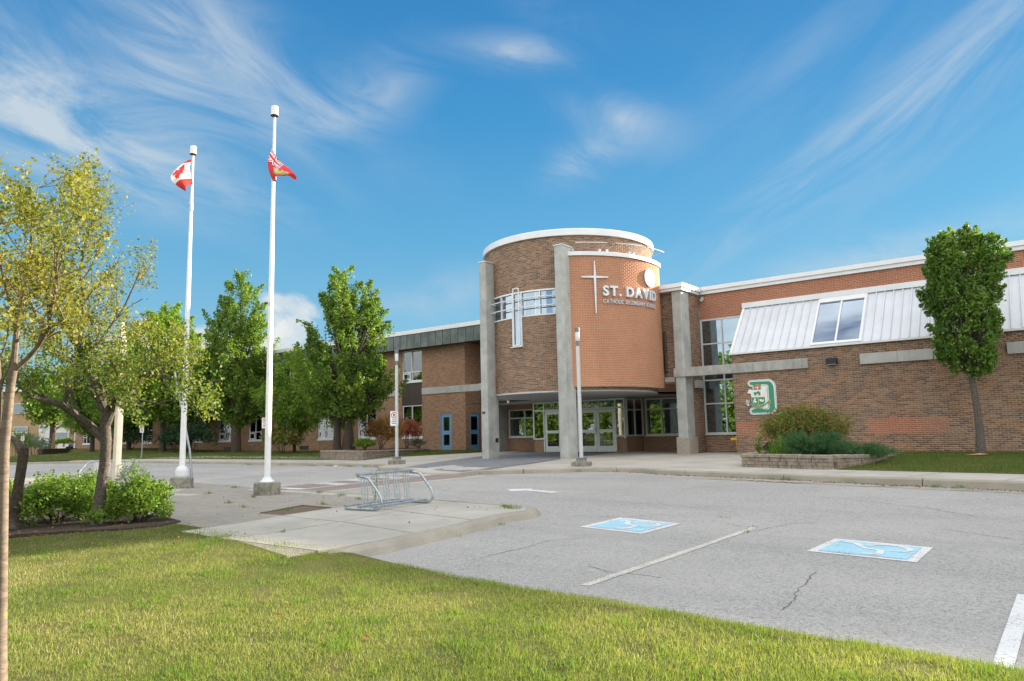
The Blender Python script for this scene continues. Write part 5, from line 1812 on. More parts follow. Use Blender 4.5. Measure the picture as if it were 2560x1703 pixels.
# ------------------------------------------------------------------ lamps and signs
def lamp_post(loc, label, sign=False):
    root = thing('lamp_post', label, 'lamp post', loc, group='square lamp posts on the pavement')
    Bd = lambda q, nm, mt, **k: q.build(nm, mt, root, world_mesh=False, **k)
    q = MB(); q.bev(-.24, .24, -.24, .24, -.12, .15, .02); Bd(q, 'footing', 'concrete_old')
    q = MB(); q.bev(-.125, .125, -.125, .125, .185, .27, .01); Bd(q, 'base_cover', 'flue_grey')
    for sx in (-1, 1):
        for sy in (-1, 1):
            q = MB(); q.tube([(sx * .09, sy * .09, .15), (sx * .09, sy * .09, .185)], .015, 6); Bd(q, 'bolt', 'flue_grey')
    q = MB(); q.bev(-.047, .047, -.047, .047, .27, 3.72, .012); Bd(q, 'pole', 'alu_frame')
    q = MB(); q.tube([(0, 0, 3.72), (0, 0, 3.88)], .04, 12); Bd(q, 'neck', 'flue_grey')
    q = MB(); q.lathe([(.065, 3.88), (.07, 3.90), (.07, 4.16), (.065, 4.17)], (0, 0, 0), 16); Bd(q, 'lamp_glass', 'lamp_glass', smooth=True)
    q = MB(); q.lathe([(.075, 4.17), (.078, 4.18), (.078, 4.30), (.07, 4.31)], (0, 0, 0), 16); Bd(q, 'lamp_cap', 'flue_grey', smooth=True)
    q = MB(); q.tube([(0, 0, 3.89), (0, 0, 4.16)], .02, 8); Bd(q, 'lamp', 'flue_grey')
    return root


ll = lamp_post((-20.45, 19.25, -.08), 'lamp post carrying a small no-parking plate, left of the plaza')
lamp_post((-12.25, 19.25, -.09), 'lamp post standing in front of the middle tower column')


def plate(root, c, right, w, h, kind):
    """flat plate facing the lot; c centre, right = horizontal unit vector"""
    right = np.array(right, float); nrm = np.array([right[1], -right[0]])
    def fn(a, b, d): return (c[0] + right[0] * a + nrm[0] * d, c[1] + right[1] * a + nrm[1] * d, c[2] + b)
    q = MB(); rr = .02
    q.prism([(-w / 2 + rr, -h / 2), (w / 2 - rr, -h / 2), (w / 2, -h / 2 + rr), (w / 2, h / 2 - rr), (w / 2 - rr, h / 2), (-w / 2 + rr, h / 2), (-w / 2, h / 2 - rr), (-w / 2, -h / 2 + rr)], fn, 0, .004)
    q.build('plate', 'sign_white', root)
    ring_ = MB(); r0, r1 = w * .40, w * .31; cy = h * .22
    A_ = np.linspace(0, 2 * PI, 25)[:-1]
    vs = [fn(r * math.cos(a), cy + r * math.sin(a), .006) for r in (r0, r1) for a in A_]
    ring_.add(vs, [(i, (i + 1) % 24, 24 + (i + 1) % 24, 24 + i) for i in range(24)])
    ring_.add([fn(a, cy + b, .0065) for a, b in ((-r1 * .75, r1 * .6), (-r1 * .6, r1 * .75), (r1 * .75, -r1 * .6), (r1 * .6, -r1 * .75))], [(0, 1, 2, 3)])
    ring_.build('ring', 'sign_red', root)
    o_, ln_ = letters('P', r1 * 1.2, .05, 0, .1)
    q = MB()
    for v_, f_, _c in o_: q.add([fn(a - ln_ / 2, cy - r1 * .6 + b, .0055) for a, b, z in v_], f_)
    q.build('letter', 'ink', root)
    q = MB()
    for j, ww in enumerate((.5, .7, .6)):
        zz = -h * (.12 + .12 * j); q.add([fn(a, zz + b, .006) for a, b in ((-w * ww / 2, 0), (w * ww / 2, 0), (w * ww / 2, h * .05), (-w * ww / 2, h * .05))], [(0, 1, 2, 3)])
    q.build('stripe', 'sign_blue' if kind else 'ink', root)


s1 = thing('parking_sign', 'white no-parking plate on the left lamp post', 'sign', (-20.47, 19.15, 1.55))
plate(s1, (-20.50, 19.17, 1.62), (.79, .613), .30, .56, 1)
s2 = thing('parking_sign', 'white no-parking sign on a thin post on the left lawn', 'sign', (-46.8, 22.3, -.05))
q = MB(); q.tube([(-46.8, 22.3, -.1), (-46.8, 22.3, 2.0)], .03, 8); q.build('post', 'galvanised', s2)
plate(s2, (-46.8, 22.25, 1.78), (.92, .38), .3, .5, 0)
s3 = thing('parking_sign', 'parking sign on a post half hidden by the taller flagpole', 'sign', (-30.9, 20.6, -.05))
q = MB(); q.tube([(-30.9, 20.6, -.1), (-30.9, 20.6, 2.05)], .03, 8); q.build('post', 'galvanised', s3)
plate(s3, (-30.95, 20.55, 1.72), (.79, .613), .30, .50, 0)

# ------------------------------------------------------------------ flagpoles and flags
def flagpole(loc, h, r0, r1, label, collar):
    root = thing('flagpole', label, 'flagpole', loc)
    Bd = lambda q, nm, mt, **k: q.build(nm, mt, root, world_mesh=False, **k)
    q = MB(); R0 = .31
    q.lathe([(R0 + .01, -.1), (R0, .27), (R0 - .02, .29), (.02, .292)], (0, 0, 0), 8 if collar == 'cone' else 20); Bd(q, 'footing', 'concrete_old')
    if collar == 'cone':
        q = MB(); q.lathe([(.17, .293), (.172, .31), (.11, .37), (.10, .41)], (0, 0, 0), 20); Bd(q, 'collar', 'white_metal', smooth=True)
    else:
        q = MB(); q.lathe([(.155, .293), (.175, .34)] + [(.175 + .004 * (i % 2), .34 + .03 * i) for i in range(6)] + [(.15, .55), (.11, .61)], (0, 0, 0), 24); Bd(q, 'collar', 'white_metal', smooth=True)
    q = MB(); q.lathe([(r0, .29), (r0 * .97, h * .25), (r0 * .80, h * .55), (r1, h - .28)], (0, 0, 0), 20); Bd(q, 'pole', 'white_paint', smooth=True)
    q = MB(); q.lathe([(r0 * .86 + .004, h * .47), (r0 * .86 + .004, h * .475 + .04)], (0, 0, 0), 20); Bd(q, 'joint_ring', 'alu_frame')
    q = MB(); q.lathe([(.10, h - .235), (.105, h - .225), (.092, h - .215), (.088, h), (.075, h + .012), (.001, h + .014)], (0, 0, 0), 24); Bd(q, 'beacon', 'sign_white', smooth=True)
    q = MB(); q.lathe([(.02, h - .27), (.075, h - .255), (.104, h - .236)], (0, 0, 0), 24); Bd(q, 'beacon_base', 'spandrel_brown')
    q = MB(); q.tube([(r0 * .7, -.03, h - .9), (r0 * 1.15, -.06, h * .5), (r0 * 1.05, -.05, 1.2)], .006, 5); Bd(q, 'halyard', 'white_paint')
    q = MB(); q.box(-.12, -.05, -.02, .02, h - 1.72, h - 1.69); q.box(r0 * .5, r0 * .5 + .09, -.06, .0, h - 1.98, h - 1.75); Bd(q, 'cleat', 'alu_frame')
    return root


FP1 = np.array([-20.1, 10.72, IZ]); FP2 = np.array([-15.45, 10.35, IZ])
flagpole(FP1, 10.0, .080, .028, 'shorter looking left flagpole flying the maple leaf flag', 'round')
flagpole(FP2, 9.70, .074, .031, 'nearer flagpole with its flag lowered to half mast', 'cone')
bp = thing('brace_pole', 'thin silver pole leaning beside the left flagpole', 'pole', (FP1[0] - .02, FP1[1] + .35, IZ))
q = MB(); q.tube([(FP1[0] + .05, FP1[1] + .30, IZ - .05), (FP1[0] - .03, FP1[1] + .22, IZ + 1.05), (FP1[0] - .42, FP1[1] - .1, IZ + 3.3)], .032, 10); q.build('pole', 'galvanised', bp)


def flag(name, label, anchor_px, z_origin, zs, pole, edges4, design, mats, nu=120, nv=64, waves=()):
    """cloth patch: edges4 = (top, bottom, left, right) polylines (u or v parametrised) in local metres (a right, b up, c towards camera)"""
    def interp(pl, t):
        pl = np.array(pl, float); s = t * (len(pl) - 1); i = min(int(s), len(pl) - 2); f = s - i
        p = [pl[max(i - 1, 0)], pl[i], pl[i + 1], pl[min(i + 2, len(pl) - 1)]]
        return .5 * ((2 * p[1]) + (-p[0] + p[2]) * f + (2 * p[0] - 5 * p[1] + 4 * p[2] - p[3]) * f * f + (-p[0] + 3 * p[1] - 3 * p[2] + p[3]) * f ** 3)
    top_, bot_, lef_, rig_ = edges4
    V = []
    rgt_ = np.array([AX_R[0], AX_R[1], 0]); rgt_ = rgt_ / np.linalg.norm(rgt_); tow = np.array([AX_B[0], AX_B[1], 0]); tow = tow / np.linalg.norm(tow)
    T = [interp(top_, i / nu) for i in range(nu + 1)]; Bt = [interp(bot_, i / nu) for i in range(nu + 1)]
    Lf = [interp(lef_, j / nv) for j in range(nv + 1)]; Rt = [interp(rig_, j / nv) for j in range(nv + 1)]
    for j in range(nv + 1):
        v = j / nv
        for i in range(nu + 1):
            u = i / nu
            p = (1 - v) * T[i] + v * Bt[i] + (1 - u) * Lf[j] + u * Rt[j] - ((1 - u) * (1 - v) * T[0] + u * (1 - v) * T[nu] + (1 - u) * v * Bt[0] + u * v * Bt[nu])
            c = p[2] + sum(am * math.sin(2 * PI * (fu * u + fv * v) + ph) for am, fu, fv, ph in waves)
            V.append(tuple(pole + rgt_ * p[0] + np.array([0, 0, 1.0]) * p[1] + tow * c))
    q = MB(); n_ = nu + 1
    q.v = V
    for j in range(nv):
        for i in range(nu):
            q.f.append((j * n_ + i, j * n_ + i + 1, (j + 1) * n_ + i + 1, (j + 1) * n_ + i)); q.mi.append(design((i + .5) / nu, (j + .5) / nv))
    me = q.mesh(name, mats)
    me.polygons.foreach_set('use_smooth', [True] * len(q.f))
    o = link_mesh(name, me)
    return tag(o, label, 'flag')


LEAF = [(0, 1), (.09, .83), (.20, .89), (.15, .48), (.33, .66), (.37, .56), (.58, .60), (.50, .42), (.60, .35), (.24, .06), (.28, -.06), (.03, -.03), (.035, -.42)]
LEAF = LEAF + [(-x, y) for x, y in LEAF[::-1]]


def in_poly(x, y, P_):
    c = False; j = len(P_) - 1
    for i in range(len(P_)):
        xi, yi = P_[i]; xj, yj = P_[j]
        if (yi > y) != (yj > y) and x < (xj - xi) * (y - yi) / (yj - yi) + xi: c = not c
        j = i
    return c


def canada(u, v):
    if u < .25 or u > .75: return 1
    return 1 if in_poly((u - .5) * 2 * 1.35, (.52 - v) * 1.55 + .27, LEAF) else 0


def ontario(u, v):
    if u < .5 and v < .46:
        x, y = u / .5, v / .46
        if abs(x - .5) < .075 or abs(y - .5) < .11: return 1
        if abs(x - .5) < .13 or abs(y - .5) < .19: return 0
        d = min(abs(x - y), abs(1 - x - y))
        if d < .05: return 1
        if d < .13: return 0
        return 2
    if .30 < u < .72 and .52 < v < .86:
        x, y = (u - .30) / .42, (v - .52) / .34
        if y > .62 and abs(x - .5) > .5 - (y - .62) * .9: return 1
        if y < .28: return 1 if abs(y - .14) < .05 or abs(x - .5) < .06 else 0
        if any((x - a) ** 2 + (y - b) ** 2 < .018 for a, b in ((.33, .50), (.62, .50), (.48, .72))): return 4
        return 3
    return 1


k1 = .00207
def za(x, y, o, k_, z0, c=0.0): return ((x - o[0]) * k_, z0 - (y - o[1]) * k_, c)
o1, z1 = (500, 915), 9.72 - .12
f1 = lambda x, y, c=0.0: za(x, y, o1, k1, z1, c)
# hoist edge up at the pole, cloth hanging and curling towards the camera
flag('flag', 'red and white maple leaf flag curling below the left beacon', None, None, None, FP1,
     ([f1(455, 935, .05), f1(345, 1062, .22), f1(256, 1220, .32), f1(345, 1345, .30), f1(458, 1418, .15)],
      [f1(494, 915, .06), f1(490, 1015, .10), f1(498, 1130, .14), f1(526, 1232, .16), f1(542, 1300, .10)],
      [f1(455, 935, .05), f1(475, 925, .055), f1(494, 915, .06)],
      [f1(458, 1418, .15), f1(475, 1350, .28), f1(542, 1300, .10)]),
     lambda u, v: canada(.12 + u * .88, v), ['flag_white', 'flag_red'], 110, 60, ((.025, 1.3, .8, .4), (.012, 3.0, 1.0, 1.0)))
k2 = .00168
o2, z2 = (1645, 735), 8.62 - .05
f2 = lambda x, y, c=0.0: za(x, y, o2, k2, z2, c)
flag('flag', 'red ensign flag with union canton flying at half mast', None, None, None, FP2,
     ([f2(1630, 735, .06), f2(1690, 840, .10), f2(1755, 940, .16), f2(1890, 1060, .12), f2(1975, 1140, .18), f2(2012, 1205, .12)],
      [f2(1652, 1240, .07), f2(1715, 1272, .15), f2(1722, 1216, .22), f2(1838, 1192, .15), f2(1930, 1205, .2), f2(1990, 1250, .12)],
      [f2(1630, 735, .06), f2(1602, 850, .10), f2(1590, 960, .14), f2(1604, 1100, .13), f2(1652, 1240, .07)],
      [f2(2012, 1205, .12), f2(2008, 1228, .12), f2(1990, 1250, .12)]),
     ontario, ['flag_white', 'flag_red', 'flag_blue', 'flag_green', 'flag_gold'], 130, 80, ((.03, 1.6, .3, .2), (.015, 3.4, .6, 1.0)))

# ------------------------------------------------------------------ bicycle racks
def bike_rack(loc, rz, L, label, n_groups=4):
    root = thing('bicycle_rack', label, 'bicycle rack', loc, rz, 'grey tube bicycle racks')
    Bd = lambda q, nm, **k: q.build(nm, 'galvanised', root, smooth=True, world_mesh=False, **k)
    # local: x along the length, y depth (towards +y the low rails), z up
    H = .625
    for x in (0.0, L):
        pts = [(x, .86, .03), (x, .5, .028), (x, .18, .028), (x, .075, .045), (x, .012, .10), (x, .0, .18), (x, .04, .28), (x, .25, .515), (x, .31, .565), (x, .38, .59), (x, .56, .598)]
        q = MB(); q.tube(pts, .025, 10); Bd(q, 'end_frame')
    q = MB(); q.tube([(-.05, .54, H + .01), (L + .05, .54, H + .01)], .025, 10); Bd(q, 'top_rail')
    for y in (.17, .50, .83):
        q = MB(); q.tube([(-.05, y, .075), (L + .03, y, .075)], .020, 10); Bd(q, 'base_rail')
        for x in (0.0, L):
            q = MB(); q.tube([(x, y, .035), (x, y, .075)], .012, 6); Bd(q, 'bracket')
    step = (L - .1) / (n_groups + .65)
    for g_ in range(n_groups + 1):
        for j in range(3):
            x = .07 + g_ * step + j * step * .24
            if x > L - .03: continue
            q = MB(); q.tube([(x, .50, .08), (x, .54, H)], .0115, 7); Bd(q, 'bar')
    for (a, b) in (((L * .45, .17), (L * .60, .50)), ((L * .45, .50), (L * .60, .83))):
        q = MB(); q.tube([(a[0], a[1], .075), (b[0], b[1], .075)], .012, 6); Bd(q, 'strut')
    return root


bike_rack((-9.82, 8.88, IZ + .006), math.radians(97.0), 1.49, 'grey tube bicycle rack standing on the concrete apron')
bike_rack((-29.3, 11.7, IZ + .005), math.radians(8.0), 2.7, 'grey bicycle rack behind the shrubs on the left', 6)
# concrete pillar behind the left trees
cp = MB()
cp.prism([(-.20, -.12), (.20, -.12), (.20, .12), (-.20, .12)], lambda a, b, d: (-27.2 + a * .58 * (1 - .01 * d), 12.1 + b * .8, d), IZ - .1, 5.3)
tag(cp.build('stone_pillar', 'pillar_stone', None), 'tall pale stone pillar behind the left tree trunk', 'pillar')

# yellow bin by the recess, scrap of card on the grass
bn = thing('waste_bin', 'yellow bin tucked behind the corner of the brick wing', 'bin', (-10.95, 28.3, 0))
q = MB(); q.prism([(-.16, -.2), (.2, -.2), (.2, .2), (-.16, .2)], lambda a, b, d: (-10.62 + a * (.75 + .4 * d), 28.4 + b * (.75 + .4 * d), d), -.02, .50); q.build('body', 'bin_yellow', bn)
q = MB(); q.bev(-10.94, -10.32, 28.1, 28.7, .502, .60, .03); q.build('rim', 'bin_yellow', bn); q = MB(); q.bev(-10.82, -10.37, 28.2, 28.6, .601, .66, .05); q.build('lid', 'bin_yellow', bn)
q = MB(); q.add([(-2.75, 25.0, .05), (-2.42, 24.92, .06), (-2.1, 25.02, .07), (-2.05, 25.22, .05), (-2.4, 25.25, .085), (-2.7, 25.2, .05)], [(0, 1, 4, 5), (1, 2, 3, 4)])
tag(q.build('card_scrap', 'cardboard', None), 'pinkish scrap lying on the grass beside the column shaped tree', 'litter')
q = MB(); q.bev(-24.6, -24.45, 19.6, 19.7, -.23, -.20, .01); tag(q.build('paper_scrap', 'litter_white', None), 'white paper scrap in the gutter by the long planter', 'litter')
q = MB(); q.bev(-22.6, -22.48, 19.2, 19.3, -.23, -.19, .01); tag(q.build('paper_scrap', 'litter_blue', None), 'blue paper scrap in the gutter by the left lamp post', 'litter')

# ------------------------------------------------------------------ vegetation
RNG = np.random.default_rng(42)


def leaf_quads(C, size, aspect=.55, up=.25, droop=0.0, rng=RNG):
    """diamond leaves at centres C"""
    n = len(C)
    s = size * rng.uniform(.65, 1.3, n)[:, None]
    t = rng.normal(size=(n, 3)); t[:, 2] -= droop; t /= np.linalg.norm(t, axis=1)[:, None]
    nn = rng.normal(size=(n, 3)); nn[:, 2] += up * 3
    b = np.cross(nn, t); b /= np.linalg.norm(b, axis=1)[:, None] + 1e-9
    fold = np.cross(t, b) * s * .10
    V = np.empty((n, 4, 3))
    V[:, 0] = C - t * s * .5
    V[:, 1] = C + b * s * aspect * .5 + fold
    V[:, 2] = C + t * s * .5
    V[:, 3] = C - b * s * aspect * .5 + fold
    F = np.arange(n * 4).reshape(n, 4)
    return V.reshape(-1, 3), F


def crown_points(profile, base, n_clump, per, clump_r, rng=RNG, fill=.35, sq=1.0, gap=.55, lumpy=1.0):
    """profile: [(z, radius)]; leaves gathered in upright pointed tufts, mostly near the skin, with hollows between"""
    zs = np.array([p[0] for p in profile]); rs = np.array([p[1] for p in profile])
    zz = np.linspace(zs[0], zs[-1], 200); rr = np.interp(zz, zs, rs)
    w = rr * rr ** .3 + .02; w = np.cumsum(w) / np.sum(w)
    pts, cl = [], []
    lump = rng.uniform(0, 2 * PI, 6)
    H = zs[-1] - zs[0]; Rm = rs.max()
    # hollows in the crown where the sky or the wall shows through
    voids = []
    for _ in range(9):
        z = rng.uniform(zs[0] + .12 * H, zs[-1] - .15 * H); a = rng.uniform(0, 2 * PI)
        voids.append((np.array([np.interp(z, zs, rs) * math.cos(a) * .8, np.interp(z, zs, rs) * math.sin(a) * .8, z]), Rm * rng.uniform(.20, .42)))
    done = 0
    while done < n_clump:
        done += 1
        z = np.interp(rng.uniform(), w, zz); R = np.interp(z, zs, rs)
        a = rng.uniform(0, 2 * PI)
        R = R * (1 + lumpy * (.18 * math.sin(3 * a + lump[0] + z * 1.3) + .13 * math.sin(5 * a + lump[1] - z * 2.1) + rng.uniform(-.14, .16)))
        r = R * (rng.uniform() ** .5 if rng.uniform() < fill else rng.uniform(.70, 1.0))
        lc = np.array([r * math.cos(a), r * math.sin(a), z])
        if any(np.linalg.norm(lc - vc) < vr for vc, vr in voids) and rng.uniform() < gap + .3:
            continue
        c = np.array(base) + lc
        cl.append(c)
        out = np.array([math.cos(a), math.sin(a), 0]) * (r / max(R, .01))
        ax_ = out * rng.uniform(.25, .8) + np.array([0, 0, rng.uniform(.5, 1.1)]) + rng.normal(size=3) * .2
        ax_ /= np.linalg.norm(ax_)
        L = clump_r * rng.uniform(1.3, 2.6) * sq
        k = int(per * rng.uniform(.5, 1.5))
        t = rng.uniform(size=k) ** .8
        d = rng.normal(size=(k, 3)); d /= np.linalg.norm(d, axis=1)[:, None]
        d *= (rng.uniform(size=k) ** .5 * clump_r * rng.uniform(.7, 1.15) * (1.05 - t) ** .55)[:, None]
        pts.append(c + (t - .4)[:, None] * L * ax_ + d)
    return np.concatenate(pts), cl


def tree(name, label, base, profile, leaf, size, n_clump, per, clump_r, bark, trunk_r, trunk_h, seed, group=None, sq=1.0, fill=.35, aspect=.6, limbs=7, cat='tree', spread=1.0, stems=1, gap=.55, lumpy=1.0):
    rng = np.random.default_rng(seed)
    root = thing(name, label, cat, base, 0, group)
    P_, cl = crown_points(profile, base, n_clump, per, clump_r, rng, fill, sq, gap, lumpy)
    V, F = leaf_quads(P_, size, aspect, .3, .15, rng)
    link_mesh('crown', np_mesh('crown', V, F, leaf), root)
    q = MB()
    top = profile[-1][0]
    b = np.array(base)
    for s in range(stems):
        off = np.array([rng.uniform(-1, 1), rng.uniform(-1, 1), 0]) * trunk_r * (1.3 if stems > 1 else 0)
        lean = np.array([rng.uniform(-.25, .25), rng.uniform(-.25, .25), 0]) * (1.6 if stems > 1 else .5)
        pts, rad = [], []
        for t in np.linspace(0, 1, 9):
            z = top * .86 * t
            pts.append(b + off * (1 - t * .5) + lean * t + np.array([.04 * math.sin(t * 9 + s), .04 * math.cos(t * 7 + s), z - (.15 if t == 0 else 0)]))
            rad.append(trunk_r / (stems ** .4) * (1.25 if t == 0 else 1.0) * (1 - .9 * t) + .008)
        q.tube(pts, rad, 9)
    idx = rng.choice(len(cl), min(limbs, len(cl)), replace=False)
    for i in idx:
        c = cl[i]
        h0 = max(trunk_h, (c[2] - b[2]) * rng.uniform(.45, .75)); h0 = min(h0, top * .8)
        p0 = b + np.array([0, 0, h0]); m_ = (p0 + c) / 2 + np.array([0, 0, -.1 * spread])
        r0 = trunk_r * max(.12, .55 * (1 - h0 / top))
        q.tube([p0, m_, c], [r0, r0 * .6, .008], 6)
    q.build('trunk', bark, root, True)
    return root


def shrub(name, label, base, rx, ry, rz_, leaf, size, n, seed, cat='shrub', low=.35, bark='bark_dark', clumps=60, aspect=.55, group=None, zc=.52, stems=6, up=.3):
    """mound: leaf clumps over an ellipsoid, bare stems below"""
    rng = np.random.default_rng(seed)
    root = thing(name, label, cat, base, 0, group)
    cs = []
    for _ in range(clumps):
        d = rng.normal(size=3); d /= np.linalg.norm(d); d[2] = abs(d[2]) * 1.0 - low * rng.uniform()
        r = rng.uniform(.62, 1.0)
        wob = 1 + .14 * math.sin(4 * math.atan2(d[1], d[0]) + seed) + .10 * rng.normal()
        cs.append(np.array([d[0] * rx * r * wob, d[1] * ry * r * wob, rz_ * (zc + d[2] * r * (1 - zc) * wob)]))
    cs = np.array(cs)
    per = max(4, n // clumps)
    k = rng.normal(size=(clumps, per, 3)); k /= np.linalg.norm(k, axis=2)[:, :, None]
    k *= (rng.uniform(size=(clumps, per)) ** .45)[:, :, None] * np.array([rx * .33, ry * .33, rz_ * .20])
    P_ = (cs[:, None, :] + k).reshape(-1, 3) + np.array(base)
    P_ = P_[P_[:, 2] > base[2] + .03]
    V, F = leaf_quads(P_, size, aspect, up, .1, rng)
    link_mesh('foliage', np_mesh('foliage', V, F, leaf), root)
    q = MB()
    for _ in range(stems):
        c = cs[rng.integers(clumps)] * np.array([.8, .8, .9]) + np.array(base)
        p0 = np.array(base) + np.array([rng.uniform(-.15, .15) * rx, rng.uniform(-.15, .15) * ry, -.05])
        q.tube([p0, (p0 + c) / 2 + np.array([0, 0, .05]), c], [.022, .016, .006], 5)
    q.build('stem', bark, root)
    return root


# column-shaped tree in front of the wing
tree('columnar_tree', 'column shaped green tree on a bare trunk in front of the brick wing', (-2.45, 26.0, .0),
     [(2.45, .3), (2.75, .66), (3.3, .80), (3.9, .80), (4.6, .88), (5.2, 1.0), (5.9, 1.02), (6.45, .80), (6.8, .3)], 'leaf_oak', .105, 600, 70, .23, 'bark_grey', .12, 2.4, 101, sq=.85, limbs=90, gap=.40, lumpy=.70)
# trees by the classroom wing
tree('maple_tree', 'big dense maple in the long stone planter', (-30.5, 25.0, .2),
     [(1.7, .4), (2.3, 1.8), (3.2, 2.35), (4.4, 2.2), (5.6, 1.8), (6.6, 1.9), (7.8, 1.5), (8.7, 1.05), (9.5, .3)], 'leaf_maple', .16, 520, 100, .40, 'bark_dark', .30, 1.6, 102, sq=1.0, limbs=80, stems=3)
p = at_y(590, 1124, 29.6)
tree('columnar_tree', 'tall narrow maple against the classroom wing behind the flagpoles', (p[0], 29.6, .05),
     [(2.0, .4), (2.8, 1.5), (4.2, 2.0), (6.0, 2.3), (8.0, 2.0), (10.0, 1.5), (12.0, .95), (13.2, .25)], 'leaf_maple', .19, 400, 95, .48, 'bark_dark', .26, 1.9, 103, sq=1.05, limbs=60)
p = at_y(735, 1120, 28.6)
tree('locust_tree', 'light green feathery small tree left of the big maple', (p[0], 28.6, .05),
     [(1.3, .5), (2.2, 1.7), (3.4, 2.2), (4.6, 2.0), (5.6, 1.3), (6.4, .4)], 'leaf_locust', .16, 240, 85, .55, 'bark_dark', .10, .8, 104, sq=.55, limbs=30, stems=4, fill=.5)
p = at_y(405, 1124, 28.5)
tree('lawn_tree', 'round green tree with slim trunk left of the left flagpole', (p[0], 28.5, .15),
     [(2.6, .6), (3.6, 2.2), (5.2, 2.9), (7.2, 2.8), (9.2, 2.1), (11.0, .6)], 'leaf_locust', .24, 320, 85, .75, 'bark_dark', .22, 2.4, 105, limbs=30)
for i, (px, yy, h, w, lab) in enumerate(((470, 29.5, 9.0, 2.2, 'dark bushy tree close behind the left flagpole'), (318, 29.0, 8.5, 2.6, 'dark tree behind the stone pillar by the classroom wing'), (230, 29.5, 8.0, 2.5, 'dark tree left of the stone pillar by the classroom wing'))):
    p = at_y(px, 1120, yy)
    tree('lawn_tree', lab, (p[0], yy, .15), [(1.6, .6), (2.8, w * .9), (h * .55, w), (h * .8, w * .7), (h, .4)], 'leaf_maple', .24, 240, 80, .7, 'bark_dark', .18, 1.5, 110 + i, limbs=24, stems=2)
# evergreen and other shrubs along the classroom wing
for i, (px, yy, rx, h, lf, lab) in enumerate(((325, 29.0, 3.2, 2.3, 'leaf_evergreen', 'wide dark evergreen hedge bush behind the stone pillar'), (485, 28.5, 2.6, 2.1, 'leaf_evergreen', 'dark evergreen bush behind the left flagpole'),
                                             (705, 27.8, 1.45, 1.55, 'leaf_burning', 'round green shrub below the feathery tree'), (438, 28.0, 1.0, 1.9, 'leaf_evergreen', 'small dark bush just left of the left flagpole'))):
    p = at_y(px, 1120, yy)
    shrub('evergreen_shrub' if 'ever' in lf else 'round_shrub', lab, (p[0], yy, .1), rx, 1.0, h, lf, .17, 3600, 120 + i, clumps=110)
shrub('upright_shrub', 'bright green upright shrub at the left end of the long planter', (-31.5, 25.6, .22), .75, .6, 2.3, 'leaf_bright', .12, 2000, 130, clumps=60, zc=.6)
shrub('red_shrub', 'orange red round shrub in the long planter', (-30.3, 27.4, .25), 1.12, .9, 1.75, 'leaf_red', .12, 3400, 131, clumps=90)
shrub('red_shrub', 'deep red shrub right of the left lamp post', (-30.6, 29.6, .25), .95, .8, 1.65, 'leaf_redder', .12, 2600, 132, clumps=80)
shrub('silver_shrub', 'low silvery plant at the right end of the long planter', (-30.75, 30.7, .2), .55, .4, .55, 'leaf_silver', .10, 700, 133, clumps=30)
shrub('bright_clump', 'bright green low plant under the red shrub', (-29.2, 25.2, .24), .55, .5, .62, 'leaf_bright', .13, 700, 134, clumps=30)
# planter by the wing
shrub('burning_bush', 'wide rounded bush turning red and green beside the crest board', (-6.72, 23.4, .1), 1.18, .95, 1.45, 'leaf_burning', .07, 22000, 140, clumps=260, aspect=.5)


def needles(root, base, rx, ry, h, n, seed, mat='leaf_juniper'):
    rng = np.random.default_rng(seed)
    nb = 260
    P_, D_ = [], []
    for i in range(nb):
        a = rng.uniform(0, 2 * PI); t = rng.uniform(.3, 1.0)
        tip = np.array([rx * t * math.cos(a), ry * t * math.sin(a), h * (1.0 - .55 * t ** 1.5) * rng.uniform(.45, 1.0)])
        st = tip * np.array([.25, .25, .2])
        k = n // nb
        s = rng.uniform(.25, 1, k)[:, None]
        c = st + (tip - st) * s + rng.normal(size=(k, 3)) * .035
        P_.append(c); D_.append(np.tile((tip - st) / np.linalg.norm(tip - st), (k, 1)))
    C_ = np.concatenate(P_) + np.array(base); D_ = np.concatenate(D_) + rng.normal(size=(len(C_), 3)) * .45
    D_ /= np.linalg.norm(D_, axis=1)[:, None]
    W = np.cross(D_, rng.normal(size=D_.shape)); W /= np.linalg.norm(W, axis=1)[:, None]
    Ls = rng.uniform(.05, .11, len(C_))[:, None]
    V = np.stack([C_ - W * .006, C_ + W * .006, C_ + D_ * Ls], 1).reshape(-1, 3)
    link_mesh('foliage', np_mesh('foliage', V, np.arange(len(V)).reshape(-1, 3), mat), root)


jn = thing('juniper', 'spreading blue green juniper in the stone planter', 'shrub', (-5.75, 20.4, .14))
needles(jn, (-5.7, 20.3, .14), 1.2, .95, .82, 26000, 141)
jn2 = thing('juniper', 'low juniper trailing over the right corner of the stone planter', 'shrub', (-4.7, 21.4, .1))
needles(jn2, (-4.75, 21.5, .1), .95, 1.3, .48, 12000, 142)


